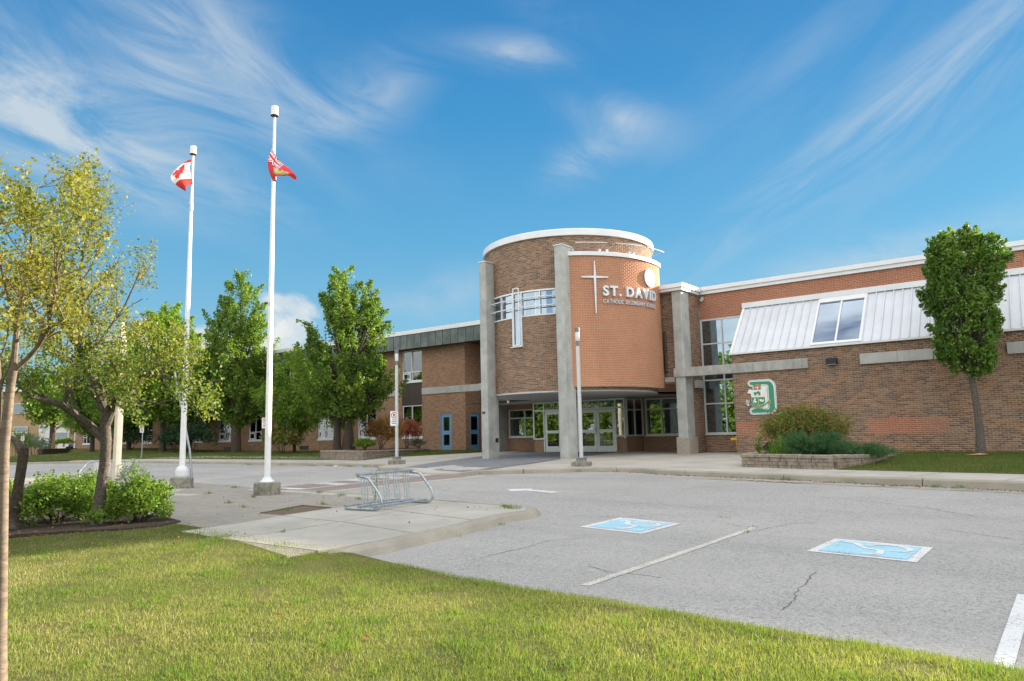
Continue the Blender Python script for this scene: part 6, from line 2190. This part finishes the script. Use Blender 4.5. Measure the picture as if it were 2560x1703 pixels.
def milkweed(label, base, h, n_leaf, seed, lean=(0, 0)):
    rng = np.random.default_rng(seed)
    root = thing('milkweed', label, 'plant', base)
    q = MB(); b = np.array(base)
    for s in range(3 if n_leaf > 34 else 1):
        ln = np.array([lean[0] + rng.uniform(-.1, .1) * s, lean[1] + rng.uniform(-.1, .1) * s, 0]); hh = h * (1 - .22 * s)
        q.tube([b + ln * .0, b + ln * .5 + np.array([0, 0, hh * .5]), b + ln + np.array([0, 0, hh])], [.012, .009, .004], 5)
        vs, fs = [], []
        for i in range(n_leaf // (3 if n_leaf > 34 else 1)):
            t = rng.uniform(.15, 1); a = rng.uniform(0, 2 * PI)
            c = b + ln * t + np.array([0, 0, hh * t]); d = np.array([math.cos(a), math.sin(a), .7]); d /= np.linalg.norm(d)
            w = np.array([-math.sin(a), math.cos(a), 0]); L = rng.uniform(.12, .19)
            k = len(vs); vs += [c, c + d * L * .5 + w * L * .2, c + d * L, c + d * L * .5 - w * L * .2]; fs.append((k, k + 1, k + 2, k + 3))
        me = np_mesh('leaf', np.array(vs), np.array(fs), 'leaf_milkweed'); link_mesh('foliage', me, root)
    q.build('stem', 'leaf_bright', root)


milkweed('leafy milkweed at the left end of the stone planter', (-7.05, 20.2, .14), .75, 60, 150)
milkweed('taller yellowing milkweed second from the left end of the stone planter', (-6.9, 21.4, .14), 1.2, 34, 151, (.06, 0))
shrub('purple_plant', 'dark purple plant low in the stone planter', (-6.8, 20.6, .14), .28, .25, .42, 'leaf_purple', .10, 300, 152, cat='plant', clumps=14, stems=2)


def blades(name, P_, h, w, mat, rng, lean=.45, parent=None):
    n = len(P_)
    a = rng.uniform(0, 2 * PI, n); hh = h * rng.uniform(.5, 1.25, n)
    W = np.stack([np.cos(a), np.sin(a), np.zeros(n)], 1) * (w * rng.uniform(.7, 1.3, n))[:, None]
    b = rng.uniform(0, 2 * PI, n); l = np.abs(rng.normal(size=n)) * lean
    T = np.stack([np.cos(b) * l, np.sin(b) * l, np.ones(n)], 1); T /= np.linalg.norm(T, axis=1)[:, None]
    V = np.stack([P_ - W * .5, P_ + W * .5, P_ + T * hh[:, None]], 1).reshape(-1, 3)
    return link_mesh(name, np_mesh(name, V, np.arange(n * 3).reshape(n, 3), mat), parent)


rg = np.random.default_rng(5)
gc = thing('ornamental_grass', 'tuft of yellow green grass in the stone planter', 'plant', (-6.35, 20.0, .14))
n = 900
blades('blade', np.stack([-6.35 + rg.normal(size=n) * .16, 19.95 + rg.normal(size=n) * .13, np.full(n, .14)], 1), .50, .012, 'leaf_bright', rg, .5, gc)

# ---- lawn blades
def front_lawn_points(n, rng):
    """more blades close to the camera"""
    r = 3.2 * (16.5 / 3.2) ** rng.uniform(0, 1, n)
    base_a = math.atan2(-AX_B[0], -AX_B[1])
    a = base_a + rng.uniform(-.78, .78, n)
    return np.stack([np.sin(a) * r, np.cos(a) * r], 1)


rg = np.random.default_rng(9)
pts = front_lawn_points(760000, rg)
le = lawn_edge; lz = lawn_z
e = le(pts[:, 0]) + .04 * np.sin(pts[:, 0] * 9) + rg.normal(size=len(pts)) * .06
keep = (pts[:, 1] < e) & (pts[:, 0] > -20)
jit = rg.normal(size=pts.shape) * .13
bedmask = np.array([in_poly(x + j, y + k_, bed) if x < -11.0 and y > 2 else False for (x, y), (j, k_) in zip(pts, jit)])
keep &= ~(bedmask & (rg.uniform(size=len(pts)) > .012))
dens = .5 + .5 * np.sin(pts[:, 0] * 2.3 + 1.0) * np.sin(pts[:, 1] * 2.9 + .5) * np.sin(pts[:, 0] * .9 - pts[:, 1] * 1.3)
spots = np.sin(pts[:, 0] * 4.1 + 2 * np.sin(pts[:, 1] * 1.7)) * np.sin(pts[:, 1] * 5.3 + 1.5 * np.sin(pts[:, 0] * 2.2))
keep &= rg.uniform(size=len(pts)) < (.55 + .45 * dens) * np.where(spots > .72, .35, 1.0)
pts = pts[keep]
P3 = np.concatenate([pts, (lz(pts[:, 0], np.minimum(pts[:, 1], le(pts[:, 0]))))[:, None] - .004], 1)
dd_ = np.linalg.norm(pts, axis=1)
rg2 = np.random.default_rng(10)
o = blades('lawn_grass', P3, .040, .0045, 'grass_blade', rg2, 1.1)
tag(o, 'sunlit yellow green grass blades of the front lawn', 'grass', kind='stuff')
# coarser tufts and weeds in the lawn
cs = front_lawn_points(420, rg2); cs = cs[(cs[:, 1] < le(cs[:, 0]) - .1) & (cs[:, 0] > -11)]
cc = np.repeat(cs, 60, 0) + rg2.normal(size=(len(cs) * 60, 2)) * .07
o = blades('lawn_tufts', np.concatenate([cc, lz(cc[:, 0], np.minimum(cc[:, 1], le(cc[:, 0])))[:, None]], 1), .062, .007, 'leaf_shrub', rg2, 1.1)
tag(o, 'coarse green tufts scattered in the front lawn', 'grass', kind='stuff')
# lawns by the building
n = 70000
xy = np.stack([rg2.uniform(-4.7, 6.0, n), rg2.uniform(16, 27.55, n)], 1)
y0 = np.vectorize(right_lawn_y0)(xy[:, 0]); keep = (xy[:, 1] > y0 + .02 + rg2.normal(size=n) * .03)
xy = xy[keep]; y0 = y0[keep]
z = -.075 + .13 * (xy[:, 1] - y0) / (27.75 - y0)
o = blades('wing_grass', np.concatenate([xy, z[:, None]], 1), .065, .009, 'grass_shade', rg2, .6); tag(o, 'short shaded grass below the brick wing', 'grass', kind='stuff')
n = 90000
xy = np.stack([-25.8 - 46 * rg2.uniform(0, 1, n) ** 1.2, rg2.uniform(14, 32.2, n)], 1)
y0 = np.vectorize(left_lawn_y0)(xy[:, 0]); xy = xy[xy[:, 1] > y0 + .03 + rg2.normal(size=n) * .03]
pl_mask = np.array([in_poly(x, y, [(-29.3, 22.3), (-25.9, 21.5), (-30.9, 31.8), (-33.0, 32.2), (-33.5, 28)]) for x, y in xy]); xy = xy[~pl_mask]
z = np.array([left_lawn_z(x, y) if x > -44 or x < -62 else left_lawn_z(x, 22 + (y - left_lawn_y0(x)) * 12 / (34 - left_lawn_y0(x))) for x, y in xy])
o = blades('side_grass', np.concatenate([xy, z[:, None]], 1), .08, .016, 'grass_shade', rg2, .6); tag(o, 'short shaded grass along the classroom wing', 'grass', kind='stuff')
# weeds in the kerb joints and paving cracks
W = []
for (x, y, z, n_, s) in [(-11.75, 18.3, -.2, 60, .07), (-5.35, 16.95, -.22, 90, .10), (-5.8, 17.05, -.22, 40, .07), (-2.3, 16.15, -.24, 50, .06), (-1.9, 16.1, -.24, 40, .06), (-3.9, 16.55, -.22, 30, .08), (-14.1, 16.6, -.2, 20, .04), (-23.5, 19.5, -.23, 60, .1), (-25.0, 19.7, -.23, 60, .12), (-26.3, 19.8, -.23, 60, .1), (-28.5, 19.8, -.23, 60, .12), (-29.6, 19.8, -.23, 40, .1), (-31, 19.8, -.23, 40, .1), (-22.4, 19.4, -.23, 30, .08),
                         (-8.05, 10.3, IZ, 90, .10), (-8.3, 10.42, IZ, 60, .06), (-7.35, 8.55, -.5, 60, .06), (-7.42, 9.2, -.5, 40, .05), (-7.2, 7.9, -.5, 30, .05), (-15.0, 9.7, IZ, 40, .05), (-13.4, 10.9, IZ, 70, .08), (-14.6, 11.2, IZ, 50, .07), (-12.2, 10.4, IZ, 40, .05), (-12.0, 9.3, IZ, 30, .06), (-13.0, 8.2, IZ, 30, .05), (-14.2, 8.6, IZ, 50, .07), (-17.2, 9.9, IZ, 60, .09), (-11.6, 8.2, IZ, 30, .08), (-16.5, 11.45, IZ, 50, .10), (-18.5, 11.4, IZ, 60, .10), (-9.0, 6.3, IZ, 18, .03), (-10.5, 9.3, IZ, 20, .04),
                         (-3.85, 10.62, -.5, 30, .03), (-4.6, 11.3, -.47, 24, .06), (-3.8, 10.1, -.5, 26, .03)]:
    W.append(np.stack([x + rg2.normal(size=n_) * s, y + rg2.normal(size=n_) * s * .5, np.full(n_, z)], 1))
o = blades('crack_weeds', np.concatenate(W), .085, .009, 'leaf_shrub', rg2, .9); tag(o, 'little weeds growing in kerb joints and paving cracks', 'weeds', kind='stuff')
wd = thing('tall_weed', 'spindly tall weed growing inside the near bicycle rack', 'plant', (-11.2, 9.95, IZ))
q = MB()
vs, fs = [], []
for i in range(90):
    t = rg2.uniform(.2, 1); a = rg2.uniform(0, 2 * PI); c = np.array([-11.2 + .1 * math.cos(a) * t, 9.95 + .1 * math.sin(a) * t, IZ + .62 * t]); d = rg2.normal(size=3); d /= np.linalg.norm(d); w_ = np.cross(d, rg2.normal(size=3)); w_ /= np.linalg.norm(w_)
    k = len(vs); vs += [c, c + d * .02 + w_ * .008, c + d * .045, c + d * .02 - w_ * .008]; fs.append((k, k + 1, k + 2, k + 3))
link_mesh('foliage', np_mesh('foliage', np.array(vs), np.array(fs), 'leaf_shrub'), wd)
for a in (0, 2, 4): q.tube([(-11.2, 9.95, IZ), (-11.2 + .06 * math.cos(a), 9.95 + .06 * math.sin(a), IZ + .65)], .004, 4)
q.build('stem', 'leaf_shrub', wd)
# fallen leaves on lawn, bed and paving
n = 260
fl_ = []
for i in range(n):
    if i < 60: x, y = rg2.uniform(-13.0, -8.5), rg2.uniform(3.0, 6.0); z = lawn_z(x, min(y, lawn_edge(x))) + .05
    elif i < 190: x, y = rg2.uniform(-16, -11.6), rg2.uniform(3.6, 6.2); z = -.325
    elif i < 196: x, y = rg2.uniform(-9, -1), rg2.uniform(2.5, 5.8); z = lawn_z(x, min(y, lawn_edge(x))) + .05
    else: x, y = rg2.uniform(-16, -8), rg2.uniform(6.8, 10.5); z = IZ + .02
    fl_.append((x, y, z))
V, F = leaf_quads(np.array(fl_), .038, .75, 2.0, 0, rg2)
tag(link_mesh('fallen_leaves', np_mesh('fallen_leaves', V, F, 'leaf_fallen')), 'scattered orange brown fallen leaves on lawn and paving', 'leaves', kind='stuff')
gl_ = []
for i in range(420):
    x = rg2.uniform(-11.5, 1.0); y = kerb_y(x) - rg2.uniform(.03, .22); gl_.append((x, y, zlot(y) + .012))
for i in range(120):
    x = rg2.uniform(-32, -21); y = kerb_y(x) - rg2.uniform(.03, .22); gl_.append((x, y, zlot(y) + .012))
V, F = leaf_quads(np.array(gl_), .045, .7, 2.0, 0, rg2)
tag(link_mesh('gutter_leaves', np_mesh('gutter_leaves', V, F, 'leaf_fallen')), 'small dry brown leaves lying in the gutter', 'leaves', kind='stuff')


# ---- the two open autumn trees on the left
def branchy(q, p, d, L, r, depth, rng, tips, spread=.6, gravity=.03, segs=4, keep_r=.62, lens=.74, kids=3, ok=None):
    pts, rad = [p], [r]
    cur, dr = np.array(p, float), np.array(d, float)
    for i in range(segs):
        dr = dr + rng.normal(size=3) * .13; dr[2] += .05 - gravity * depth * .0
        dr /= np.linalg.norm(dr)
        cur = cur + dr * L / segs
        pts.append(cur.copy()); rad.append(r * (1 - (1 - keep_r) * (i + 1) / segs))
    if ok is not None and not ok(np.array([cur]))[0]:
        return
    q.tube(pts, rad, 7 if r > .03 else 5, cap=False)
    if depth <= 1:
        tips.append((pts, dr))
    if depth == 0:
        return
    for k in range(kids if depth > 1 else kids + 1):
        t = rng.uniform(.35, 1.0) if k else 1.0
        i = min(segs, max(1, int(round(t * segs))))
        nd = dr + rng.normal(size=3) * spread; nd[2] += .12
        nd /= np.linalg.norm(nd)
        branchy(q, pts[i], nd, L * lens * rng.uniform(.75, 1.15), rad[i] * .66, depth - 1, rng, tips, spread, gravity, segs, keep_r, lens, kids, ok)


def twig_leaves(tips, per, size, spread, rng, keep=None):
    C_ = []
    for pts, d in tips:
        pts = np.array(pts)
        k = int(per * rng.uniform(.5, 1.5))
        s = rng.uniform(0, len(pts) - 1.001, k); i = s.astype(int); f = (s - i)[:, None]
        c = pts[i] * (1 - f) + pts[i + 1] * f
        C_.append(c + rng.normal(size=(k, 3)) * spread)
    C_ = np.concatenate(C_)
    if keep is not None: C_ = C_[keep(C_)]
    return C_


def to_cam(Pw):
    v = (Pw - CAM) @ np.stack([AX_R, AX_U, -AX_B], 1); return v


def hkeep(C_):
    v = to_cam(C_); x = 1280 + FPX * v[:, 0] / v[:, 2]; y = 851.5 - FPX * v[:, 1] / v[:, 2]
    ok = ~((y > 1045 + 25 * np.sin(x * .04)) | ((x > 395) & (y < 800)) | ((x > 470) & (y < 850)) | ((x > 300) & (y < 480)) | (x > 560) | (y < 385))
    ok &= ~((x > 90) & (x < 250) & (y > 985 + 15 * np.sin(x * .06)))
    return ok


def ckeep(C_):
    v = to_cam(C_); x = 1280 + FPX * v[:, 0] / v[:, 2]; y = 851.5 - FPX * v[:, 1] / v[:, 2]
    return ~((y > 860) | (x > 330) | ((x > 250) & (y < 470)) | (y < 372))


rng = np.random.default_rng(77)
hw = thing('hawthorn_tree', 'spreading tree with forked grey trunk in the mulch bed, leaves turning yellow', 'tree', (-12.55, 5.35, -.36))
q = MB(); tips = []
DB = 13.6
Pd = lambda x, y, d=DB: at_d(x, y, d * .871)
trunk = [np.array([-12.6, 5.33, -.45]), np.array([-12.58, 5.35, -.3]), Pd(252, 1225), Pd(262, 1160), Pd(265, 1100), Pd(262, 1050)]
q.tube(trunk, [.14, .105, .085, .08, .082, .076], 12, cap=False)
limbs_ = [([Pd(264, 1102), Pd(225, 1065), Pd(185, 1035, 13.3), Pd(150, 1010, 13.0), Pd(110, 1000, 12.7), Pd(70, 990, 12.5)], [.075, .07, .06, .05, .035, .02]),
          ([Pd(262, 1050), Pd(268, 1035), Pd(252, 1000), Pd(245, 970, 13.8), Pd(215, 930, 14), Pd(195, 900, 14), Pd(192, 850, 14), Pd(205, 800, 14)], [.09, .07, .062, .055, .05, .045, .04, .03]),
          ([Pd(266, 1060), Pd(282, 1025), Pd(290, 985, 13.2), Pd(310, 950, 13), Pd(370, 940, 12.8), Pd(440, 948, 12.6), Pd(500, 960, 12.5)], [.07, .05, .042, .036, .028, .02, .012]),
          ([Pd(370, 940, 12.8), Pd(400, 900, 12.7), Pd(440, 870, 12.6), Pd(480, 855, 12.6)], [.02, .016, .012, .006]),
          ([Pd(440, 948, 12.6), Pd(470, 990, 12.4), Pd(490, 1010, 12.3)], [.014, .01, .006]),
          ([Pd(310, 950, 13), Pd(350, 1000, 12.6), Pd(420, 1015, 12.4)], [.02, .014, .008]),
          ([Pd(205, 800, 14), Pd(210, 740, 14), Pd(200, 680, 14), Pd(215, 600, 14), Pd(240, 530, 14)], [.032, .03, .026, .02, .012]),
          ([Pd(200, 880, 14), Pd(150, 800, 13.4), Pd(130, 700, 13.2), Pd(150, 600, 13.2), Pd(130, 500, 13.2)], [.04, .034, .028, .02, .01]),
          ([Pd(195, 900, 14), Pd(260, 840, 14.4), Pd(310, 770, 14.6), Pd(350, 680, 14.6)], [.03, .024, .018, .01]),
          ([Pd(215, 930, 14), Pd(130, 880, 13), Pd(60, 830, 12.6), Pd(10, 760, 12.4)], [.035, .028, .02, .012])]
for pts_, rd in limbs_:
    q.tube(pts_, rd, 8, cap=False)
    for i in range(1, len(pts_)):
        for k in range(3):
            d = (pts_[i] - pts_[i - 1]); d = d / np.linalg.norm(d) + rng.normal(size=3) * .75; d[2] += .15; d /= np.linalg.norm(d)
            branchy(q, pts_[i] * .6 + pts_[i - 1] * .4, d, rng.uniform(.40, .75), rd[i] * .40 + .004, 2, rng, tips, .7, lens=.72, kids=2, ok=hkeep)
q.build('trunk', 'bark_grey', hw, True)


C_ = twig_leaves(tips, 40, .075, .085, rng, hkeep)
v = to_cam(C_); yy = 851.5 - FPX * v[:, 1] / v[:, 2]
hi = yy + rng.normal(size=len(yy)) * 70 < 860
V, F = leaf_quads(C_[hi], .042, .72, .2, .3, rng); link_mesh('crown', np_mesh('crown', V, F, 'leaf_autumn'), hw)
V, F = leaf_quads(C_[~hi], .050, .72, .2, .3, rng); link_mesh('crown', np_mesh('crown', V, F, 'leaf_low'), hw)

rng = np.random.default_rng(78)
cb = at_z(-2, 1770, -.43)
ct = thing('cherry_tree', 'slim tree with lichen spotted bark at the left edge of the lawn', 'tree', tuple(cb))
q = MB(); tips = []
D5 = 4.0
Pd = lambda x, y, d=D5: at_d(x, y, d)
q.tube([cb - np.array([0, 0, .1]), Pd(0, 1600), Pd(3, 1420), Pd(6, 1250), Pd(10, 1120), Pd(20, 1020), Pd(27, 960), Pd(33, 925)], [.045, .034, .031, .029, .026, .0235, .022, .021], 16, cap=False)
for pts_, rd in (([Pd(33, 930), Pd(38, 870), Pd(44, 810), Pd(58, 750, 4.1), Pd(75, 660, 4.2), Pd(80, 560, 4.3), Pd(95, 470, 4.4)], [.018, .016, .014, .011, .009, .006, .003]),
                 ([Pd(36, 925), Pd(70, 895), Pd(98, 862, 4), Pd(120, 825, 3.95), Pd(130, 770, 3.9), Pd(142, 700, 3.9), Pd(165, 600, 3.9)], [.015, .013, .0115, .010, .009, .007, .003]),
                 ([Pd(-8, 1180), Pd(-6, 1080), Pd(0, 980), Pd(-4, 900, 3.9), Pd(-30, 760, 3.8)], [.016, .012, .011, .009, .005]),
                 ([Pd(98, 862), Pd(105, 820, 4.1), Pd(70, 740, 4.2), Pd(50, 690, 4.2)], [.010, .008, .006, .003]),
                 ([Pd(46, 800), Pd(20, 740, 3.9), Pd(0, 660, 3.8), Pd(-10, 560, 3.8)], [.010, .007, .005, .003])):
    q.tube(pts_, rd, 9, cap=False)
    for i in range(2, len(pts_)):
        for k in range(3):
            d = (pts_[i] - pts_[i - 1]); d = d / np.linalg.norm(d) + rng.normal(size=3) * .7; d[2] += .2; d /= np.linalg.norm(d)
            branchy(q, pts_[i], d, rng.uniform(.17, .32), rd[i] * .45 + .0008, 2, rng, tips, .65, lens=.7, kids=2, ok=ckeep)
q.build('trunk', 'bark_lichen', ct, True)


C_ = twig_leaves(tips, 17, .02, .03, rng, ckeep)
V, F = leaf_quads(C_, .023, .72, .2, .3, rng); link_mesh('crown', np_mesh('crown', V, F, 'leaf_autumn'), ct)
# broken stump leaning in the bed
bs = thing('broken_stump', 'dead leaning stump with a broken top beside the left tree', 'stump', tuple(at_z(26, 1335, -.36)))
q = MB(); Pd = lambda x, y, d=11.3: at_d(x, y, d)
q.tube([at_z(26, 1338, -.40), Pd(32, 1300), Pd(42, 1240), Pd(52, 1180), Pd(58, 1140), Pd(62, 1118)], [.11, .085, .072, .07, .072, .055], 10)
q.build('trunk', 'bark_dark', bs, True)
q = MB(); q.tube([Pd(56, 1140), Pd(46, 1110), Pd(28, 1092), Pd(8, 1085)], [.065, .055, .045, .04], 9); q.build('limb', 'bark_grey', bs, True)
# shrubs in the bed
for i, (px, dd, rx, h, lab) in enumerate(((348, 12.0, .46, .72, 'leafy green shrub right of the forked trunk'), (150, 12.1, .62, .86, 'largest leafy green shrub between stump and forked trunk'), (248, 12.8, .40, .78, 'leafy green shrub directly behind the forked trunk'), (4, 12.2, .40, .74, 'leafy green shrub cut by the left picture edge'))):
    p = at_d(px, 1100, dd)
    shrub('leafy_shrub', lab, (p[0], p[1], -.36), rx, rx, h, 'leaf_shrub', .058, 9000 if i < 2 else 6000, 160 + i, clumps=170, aspect=.6, group='leafy shrubs in the mulch bed', stems=9, up=.5, zc=.45, low=.62)
shrub('feathery_weed', 'pale feathery weed rising behind the leafy shrubs', (-15.6, 7.3, -.36), .32, .32, 1.0, 'leaf_silver', .07, 900, 170, cat='plant', clumps=40, aspect=.25)
shrub('weed', 'small weed at the foot of the forked trunk', (-12.2, 5.15, -.36), .16, .14, .26, 'leaf_shrub', .06, 220, 171, cat='plant', clumps=14, stems=2)

# ---- trees across the street behind the camera (they show as reflections in the glazing)
for i, (x, y, h, w) in enumerate(((-22, -16, 9, 4.5), (-12, -19, 10, 5), (-2, -17, 8, 4.6), (8, -14, 9, 5), (-38, -12, 9, 5), (-30, -20, 10, 5.5), (-47, -7, 9, 5), (-55, -15, 10, 5.5), (-63, -3, 10, 5.5))):
    tree('street_tree', ['round', 'broad', 'low', 'wide', 'full', 'tall', 'dense', 'large', 'bushy'][i] + ' street tree behind the camera, seen mirrored in the windows', (x, y, -1.0), [(.6, 2.6), (2, w * .9), (h * .5, w), (h * .8, w * .75), (h, .8)], 'leaf_maple', .42, 260, 60, 1.2, 'bark_dark', .25, 1.8, 200 + i, group='street trees behind the camera', limbs=16)

# ------------------------------------------------------------------ far left: apartment block, retaining wall, seated person
AD = 92.0
apt = thing('apartment_building', 'tan brick apartment block with white panels beyond the left lawn', 'building', at_d(110, 1140, AD))
# its front runs square to the view; local axes at that distance
ax = np.array([AX_R[0], AX_R[1], 0]); ax /= np.linalg.norm(ax); ay = -np.array([AX_B[0], AX_B[1], 0]); ay /= np.linalg.norm(ay)
A0 = at_d(0, 1112, AD)


def ap(px, py, dep=0.0):
    """point of the front, dep metres behind it"""
    d = ray(px, py); f = d.dot(ay); t = (AD + dep) / f
    return CAM + d * t


def abox(parent, name, mat, x0, x1, y0, y1, d0, d1):
    a, b = ap(x0, y1, 0), ap(x1, y1, 0); zt, zb = ap(x0, y0, 0)[2], ap(x0, y1, 0)[2]
    q = MB(); v = []
    for z in (zb, zt):
        for d in (d0, d1):
            for p in (a, b): v.append((p[0] + ay[0] * d, p[1] + ay[1] * d, z))
    q.add(v, [(0, 2, 3, 1), (4, 5, 7, 6), (0, 1, 5, 4), (2, 6, 7, 3), (0, 4, 6, 2), (1, 3, 7, 5)])
    return q.build(name, mat, parent)


abox(apt, 'wall', 'brick_tan', -160, 235, 985, 1180, 0, 10)
abox(apt, 'roof', 'white_metal', -170, 240, 975, 984.5, -.6, 10.4)
for (x0, x1, y0, y1) in ((98, 124, 1062, 1112), (136, 172, 1052, 1125), (186, 192, 1062, 1120), (98, 124, 1005, 1040), (136, 172, 1000, 1040)):
    abox(apt, 'white_panel', 'white_paint', x0, x1, y0, y1, -.15, -.01)
wins = [(138, 149, 1082, 1103), (149.6, 159, 1082, 1103), (159.6, 169.5, 1082, 1103), (101, 121, 1066, 1073), (99, 122, 1112, 1126), (36, 53, 1068, 1092), (53.5, 69, 1068, 1092), (165, 172, 1063, 1074), (60, 66, 1114, 1128), (138, 168, 1010, 1030), (36, 69, 1010, 1034), (101, 121, 1010, 1030), (-80, -40, 1068, 1090)]
for (x0, x1, y0, y1) in wins:
    w = abox(apt, 'window', 'white_paint', x0 - 1, x1 + 1, y0 - 1, y1 + 1, -.19, -.151)
    p = abox(None, 'pane', 'glass_clear', x0, x1, y0, y1, -.21, -.195); attach(p, w, False)
    p = abox(None, 'pane_back', 'dark_room', x0, x1, y0, y1, -.194, -.1905); attach(p, w, False)
abox(apt, 'air_conditioner', 'white_paint', 103, 111, 1074, 1080, -.5, -.152)
bal = abox(apt, 'balcony_floor', 'white_paint', 28, 87, 1099.5, 1104, -1.5, -.02)
abox(apt, 'balcony_rail', 'white_paint', 28, 87, 1081.5, 1083.5, -1.5, -1.42)
for i in range(24):
    x = 28.5 + i * 2.5
    abox(apt, 'baluster', 'white_paint', x, x + .9, 1083.5, 1099.5, -1.48, -1.43)
abox(apt, 'balcony_furniture', 'balcony_stuff', 38, 78, 1088, 1099, -1.1, -.6); abox(apt, 'blue_tub', 'sign_blue', 79, 83.5, 1092, 1098, -1.3, -.9)
for (x0, x1) in ((124, 136), (172, 186)):
    pass
# street trees in front of it
for i, (px, d, lab) in enumerate(((130, 84, 'dark street tree in front of the apartment block'),)):
    b0 = at_d(px, 1122 + (8 if i else 0), d)
    tree('far_tree', lab, (b0[0], b0[1], b0[2]), [(2.9, .8), (3.8, 2.6), (5.2, 3.2), (7.2, 2.8), (9, 1.0)], 'leaf_maple', .40, 170, 60, .9, 'bark_dark', .42, 1.6, 300 + i, limbs=16)
for i, (px, py, d, rx, h, lf, lab) in enumerate(((35, 1148, 70, 1.6, 2.8, 'leaf_maple', 'dark bush left of the retaining wall'), (80, 1140, 74, 1.5, 2.2, 'leaf_silver', 'pale feathery bush below the balcony'), (180, 1085, 80, 1.0, 1.9, 'leaf_oak', 'small green bush behind the seated person'), (160, 1116, 80, .9, .9, 'leaf_locust', 'low green bush left of the seated person'))):
    b0 = at_d(px, py, d); shrub('far_bush', lab, tuple(b0), rx, rx, h, lf, .22, 1100, 310 + i, clumps=50)
# retaining wall at the end of the lawn
rwall = thing('retaining_wall', 'dark concrete retaining wall stepping down at the end of the lawn', 'wall', at_d(130, 1135, 70))
q = MB()
T_ = [at_d(100, 1123, 66), at_d(150, 1121, 70), at_d(215, 1121.5, 78)]
for a, b in zip(T_[:-1], T_[1:]):
    nrm = np.array([b[1] - a[1], -(b[0] - a[0]), 0]); nrm = nrm / np.linalg.norm(nrm) * .2
    v = [a + nrm, b + nrm, b - nrm, a - nrm]; q.add([(*p[:2], z) for z in (-2.0, None) for p in v if False] or [(p[0], p[1], -2.0) for p in v] + [tuple(p) for p in v], [(0, 3, 2, 1), (4, 5, 6, 7), (0, 1, 5, 4), (1, 2, 6, 5), (2, 3, 7, 6), (3, 0, 4, 7)])
q.build('wall', 'bark_dark', rwall)
q = MB(); a, b = at_d(64, 1143, 64), at_d(100, 1143, 66); q.add([(a[0], a[1], -2), (b[0], b[1], -2), tuple(b), tuple(a), (a[0] - .3, a[1] + .3, -2), (b[0] - .3, b[1] + .3, -2), (b[0] - .3, b[1] + .3, b[2]), (a[0] - .3, a[1] + .3, a[2])], [(0, 1, 2, 3), (4, 7, 6, 5), (3, 2, 6, 7), (0, 3, 7, 4), (1, 5, 6, 2)]); q.build('low_wall', 'concrete_old', rwall)
s4 = thing('parking_sign', 'distant parking sign in front of the apartment balcony', 'sign', at_d(55, 1150, 54))
b0 = at_d(55, 1152, 54); q = MB(); q.tube([b0, (b0[0], b0[1], b0[2] + 1.75)], .03, 6); q.build('post', 'galvanised', s4); plate(s4, (b0[0], b0[1] - .05, b0[2] + 1.65), (.79, .613), .26, .36, 0)

# person seated on the wall: one skinned body, clothes as coloured regions of child meshes
pb = at_d(178, 1121, 76.5)
person = thing('person', 'person in a blue shirt and dark trousers sitting on the retaining wall, looking left', 'person', tuple(pb))
L_ = -ax; U_ = np.array([0, 0, 1.0]); T_ = -ay


def pj(l, u, t=0.0): return tuple(pb + L_ * l + U_ * u + T_ * t)


def skin(name, verts, edges, radii, mat, root_i=0):
    me = bpy.data.meshes.new(name); me.from_pydata(verts, edges, []); me.materials.append(M[mat])
    o = link_mesh(name, me, person)
    m1 = o.modifiers.new('skin', 'SKIN'); m2 = o.modifiers.new('sub', 'SUBSURF'); m2.levels = 1; m2.render_levels = 1
    for i, r in enumerate(radii):
        o.data.skin_vertices[0].data[i].radius = (r, r)
        o.data.skin_vertices[0].data[i].use_root = (i == root_i)
    return o


# body: pelvis, spine, neck, head, arms, legs in one surface
vb = [pj(0, .10), pj(.02, .30), pj(.04, .48), pj(.09, .60), pj(.12, .70), pj(.16, .80),
      pj(.06, .50, .18), pj(.10, .28, .22), pj(.24, .16, .2), pj(.32, .14, .18),
      pj(.06, .50, -.18), pj(.10, .28, -.22), pj(.24, .16, -.2), pj(.32, .14, -.18),
      pj(.05, .09, .1), pj(.42, .14, .13), pj(.50, -.22, .13), pj(.60, -.27, .13),
      pj(.05, .09, -.1), pj(.42, .14, -.13), pj(.47, -.22, -.13), pj(.57, -.27, -.13)]
eb = [(0, 1), (1, 2), (2, 3), (3, 4), (4, 5), (2, 6), (6, 7), (7, 8), (8, 9), (2, 10), (10, 11), (11, 12), (12, 13), (0, 14), (14, 15), (15, 16), (16, 17), (0, 18), (18, 19), (19, 20), (20, 21)]
rb_ = [.14, .14, .15, .06, .10, .09, .065, .05, .04, .035, .065, .05, .04, .035, .10, .085, .06, .05, .10, .085, .06, .05]
skin('body', vb, eb, rb_, 'skin')
skin('shirt', [pj(.0, .12), pj(.02, .30), pj(.04, .50), pj(.06, .50, .18), pj(.09, .36, .215), pj(.06, .50, -.18), pj(.09, .36, -.215)], [(0, 1), (1, 2), (2, 3), (3, 4), (2, 5), (5, 6)], [.155, .155, .165, .085, .07, .085, .07], 'shirt_blue')
skin('trousers', [pj(0, .08), pj(.05, .09, .1), pj(.42, .14, .13), pj(.50, -.2, .13), pj(.05, .09, -.1), pj(.42, .14, -.13), pj(.47, -.2, -.13)], [(0, 1), (1, 2), (2, 3), (0, 4), (4, 5), (5, 6)], [.155, .115, .1, .075, .115, .1, .075], 'trousers_dark')
skin('hair', [pj(.09, .76), pj(.11, .84), pj(.18, .86)], [(0, 1), (1, 2)], [.09, .10, .07], 'hair')
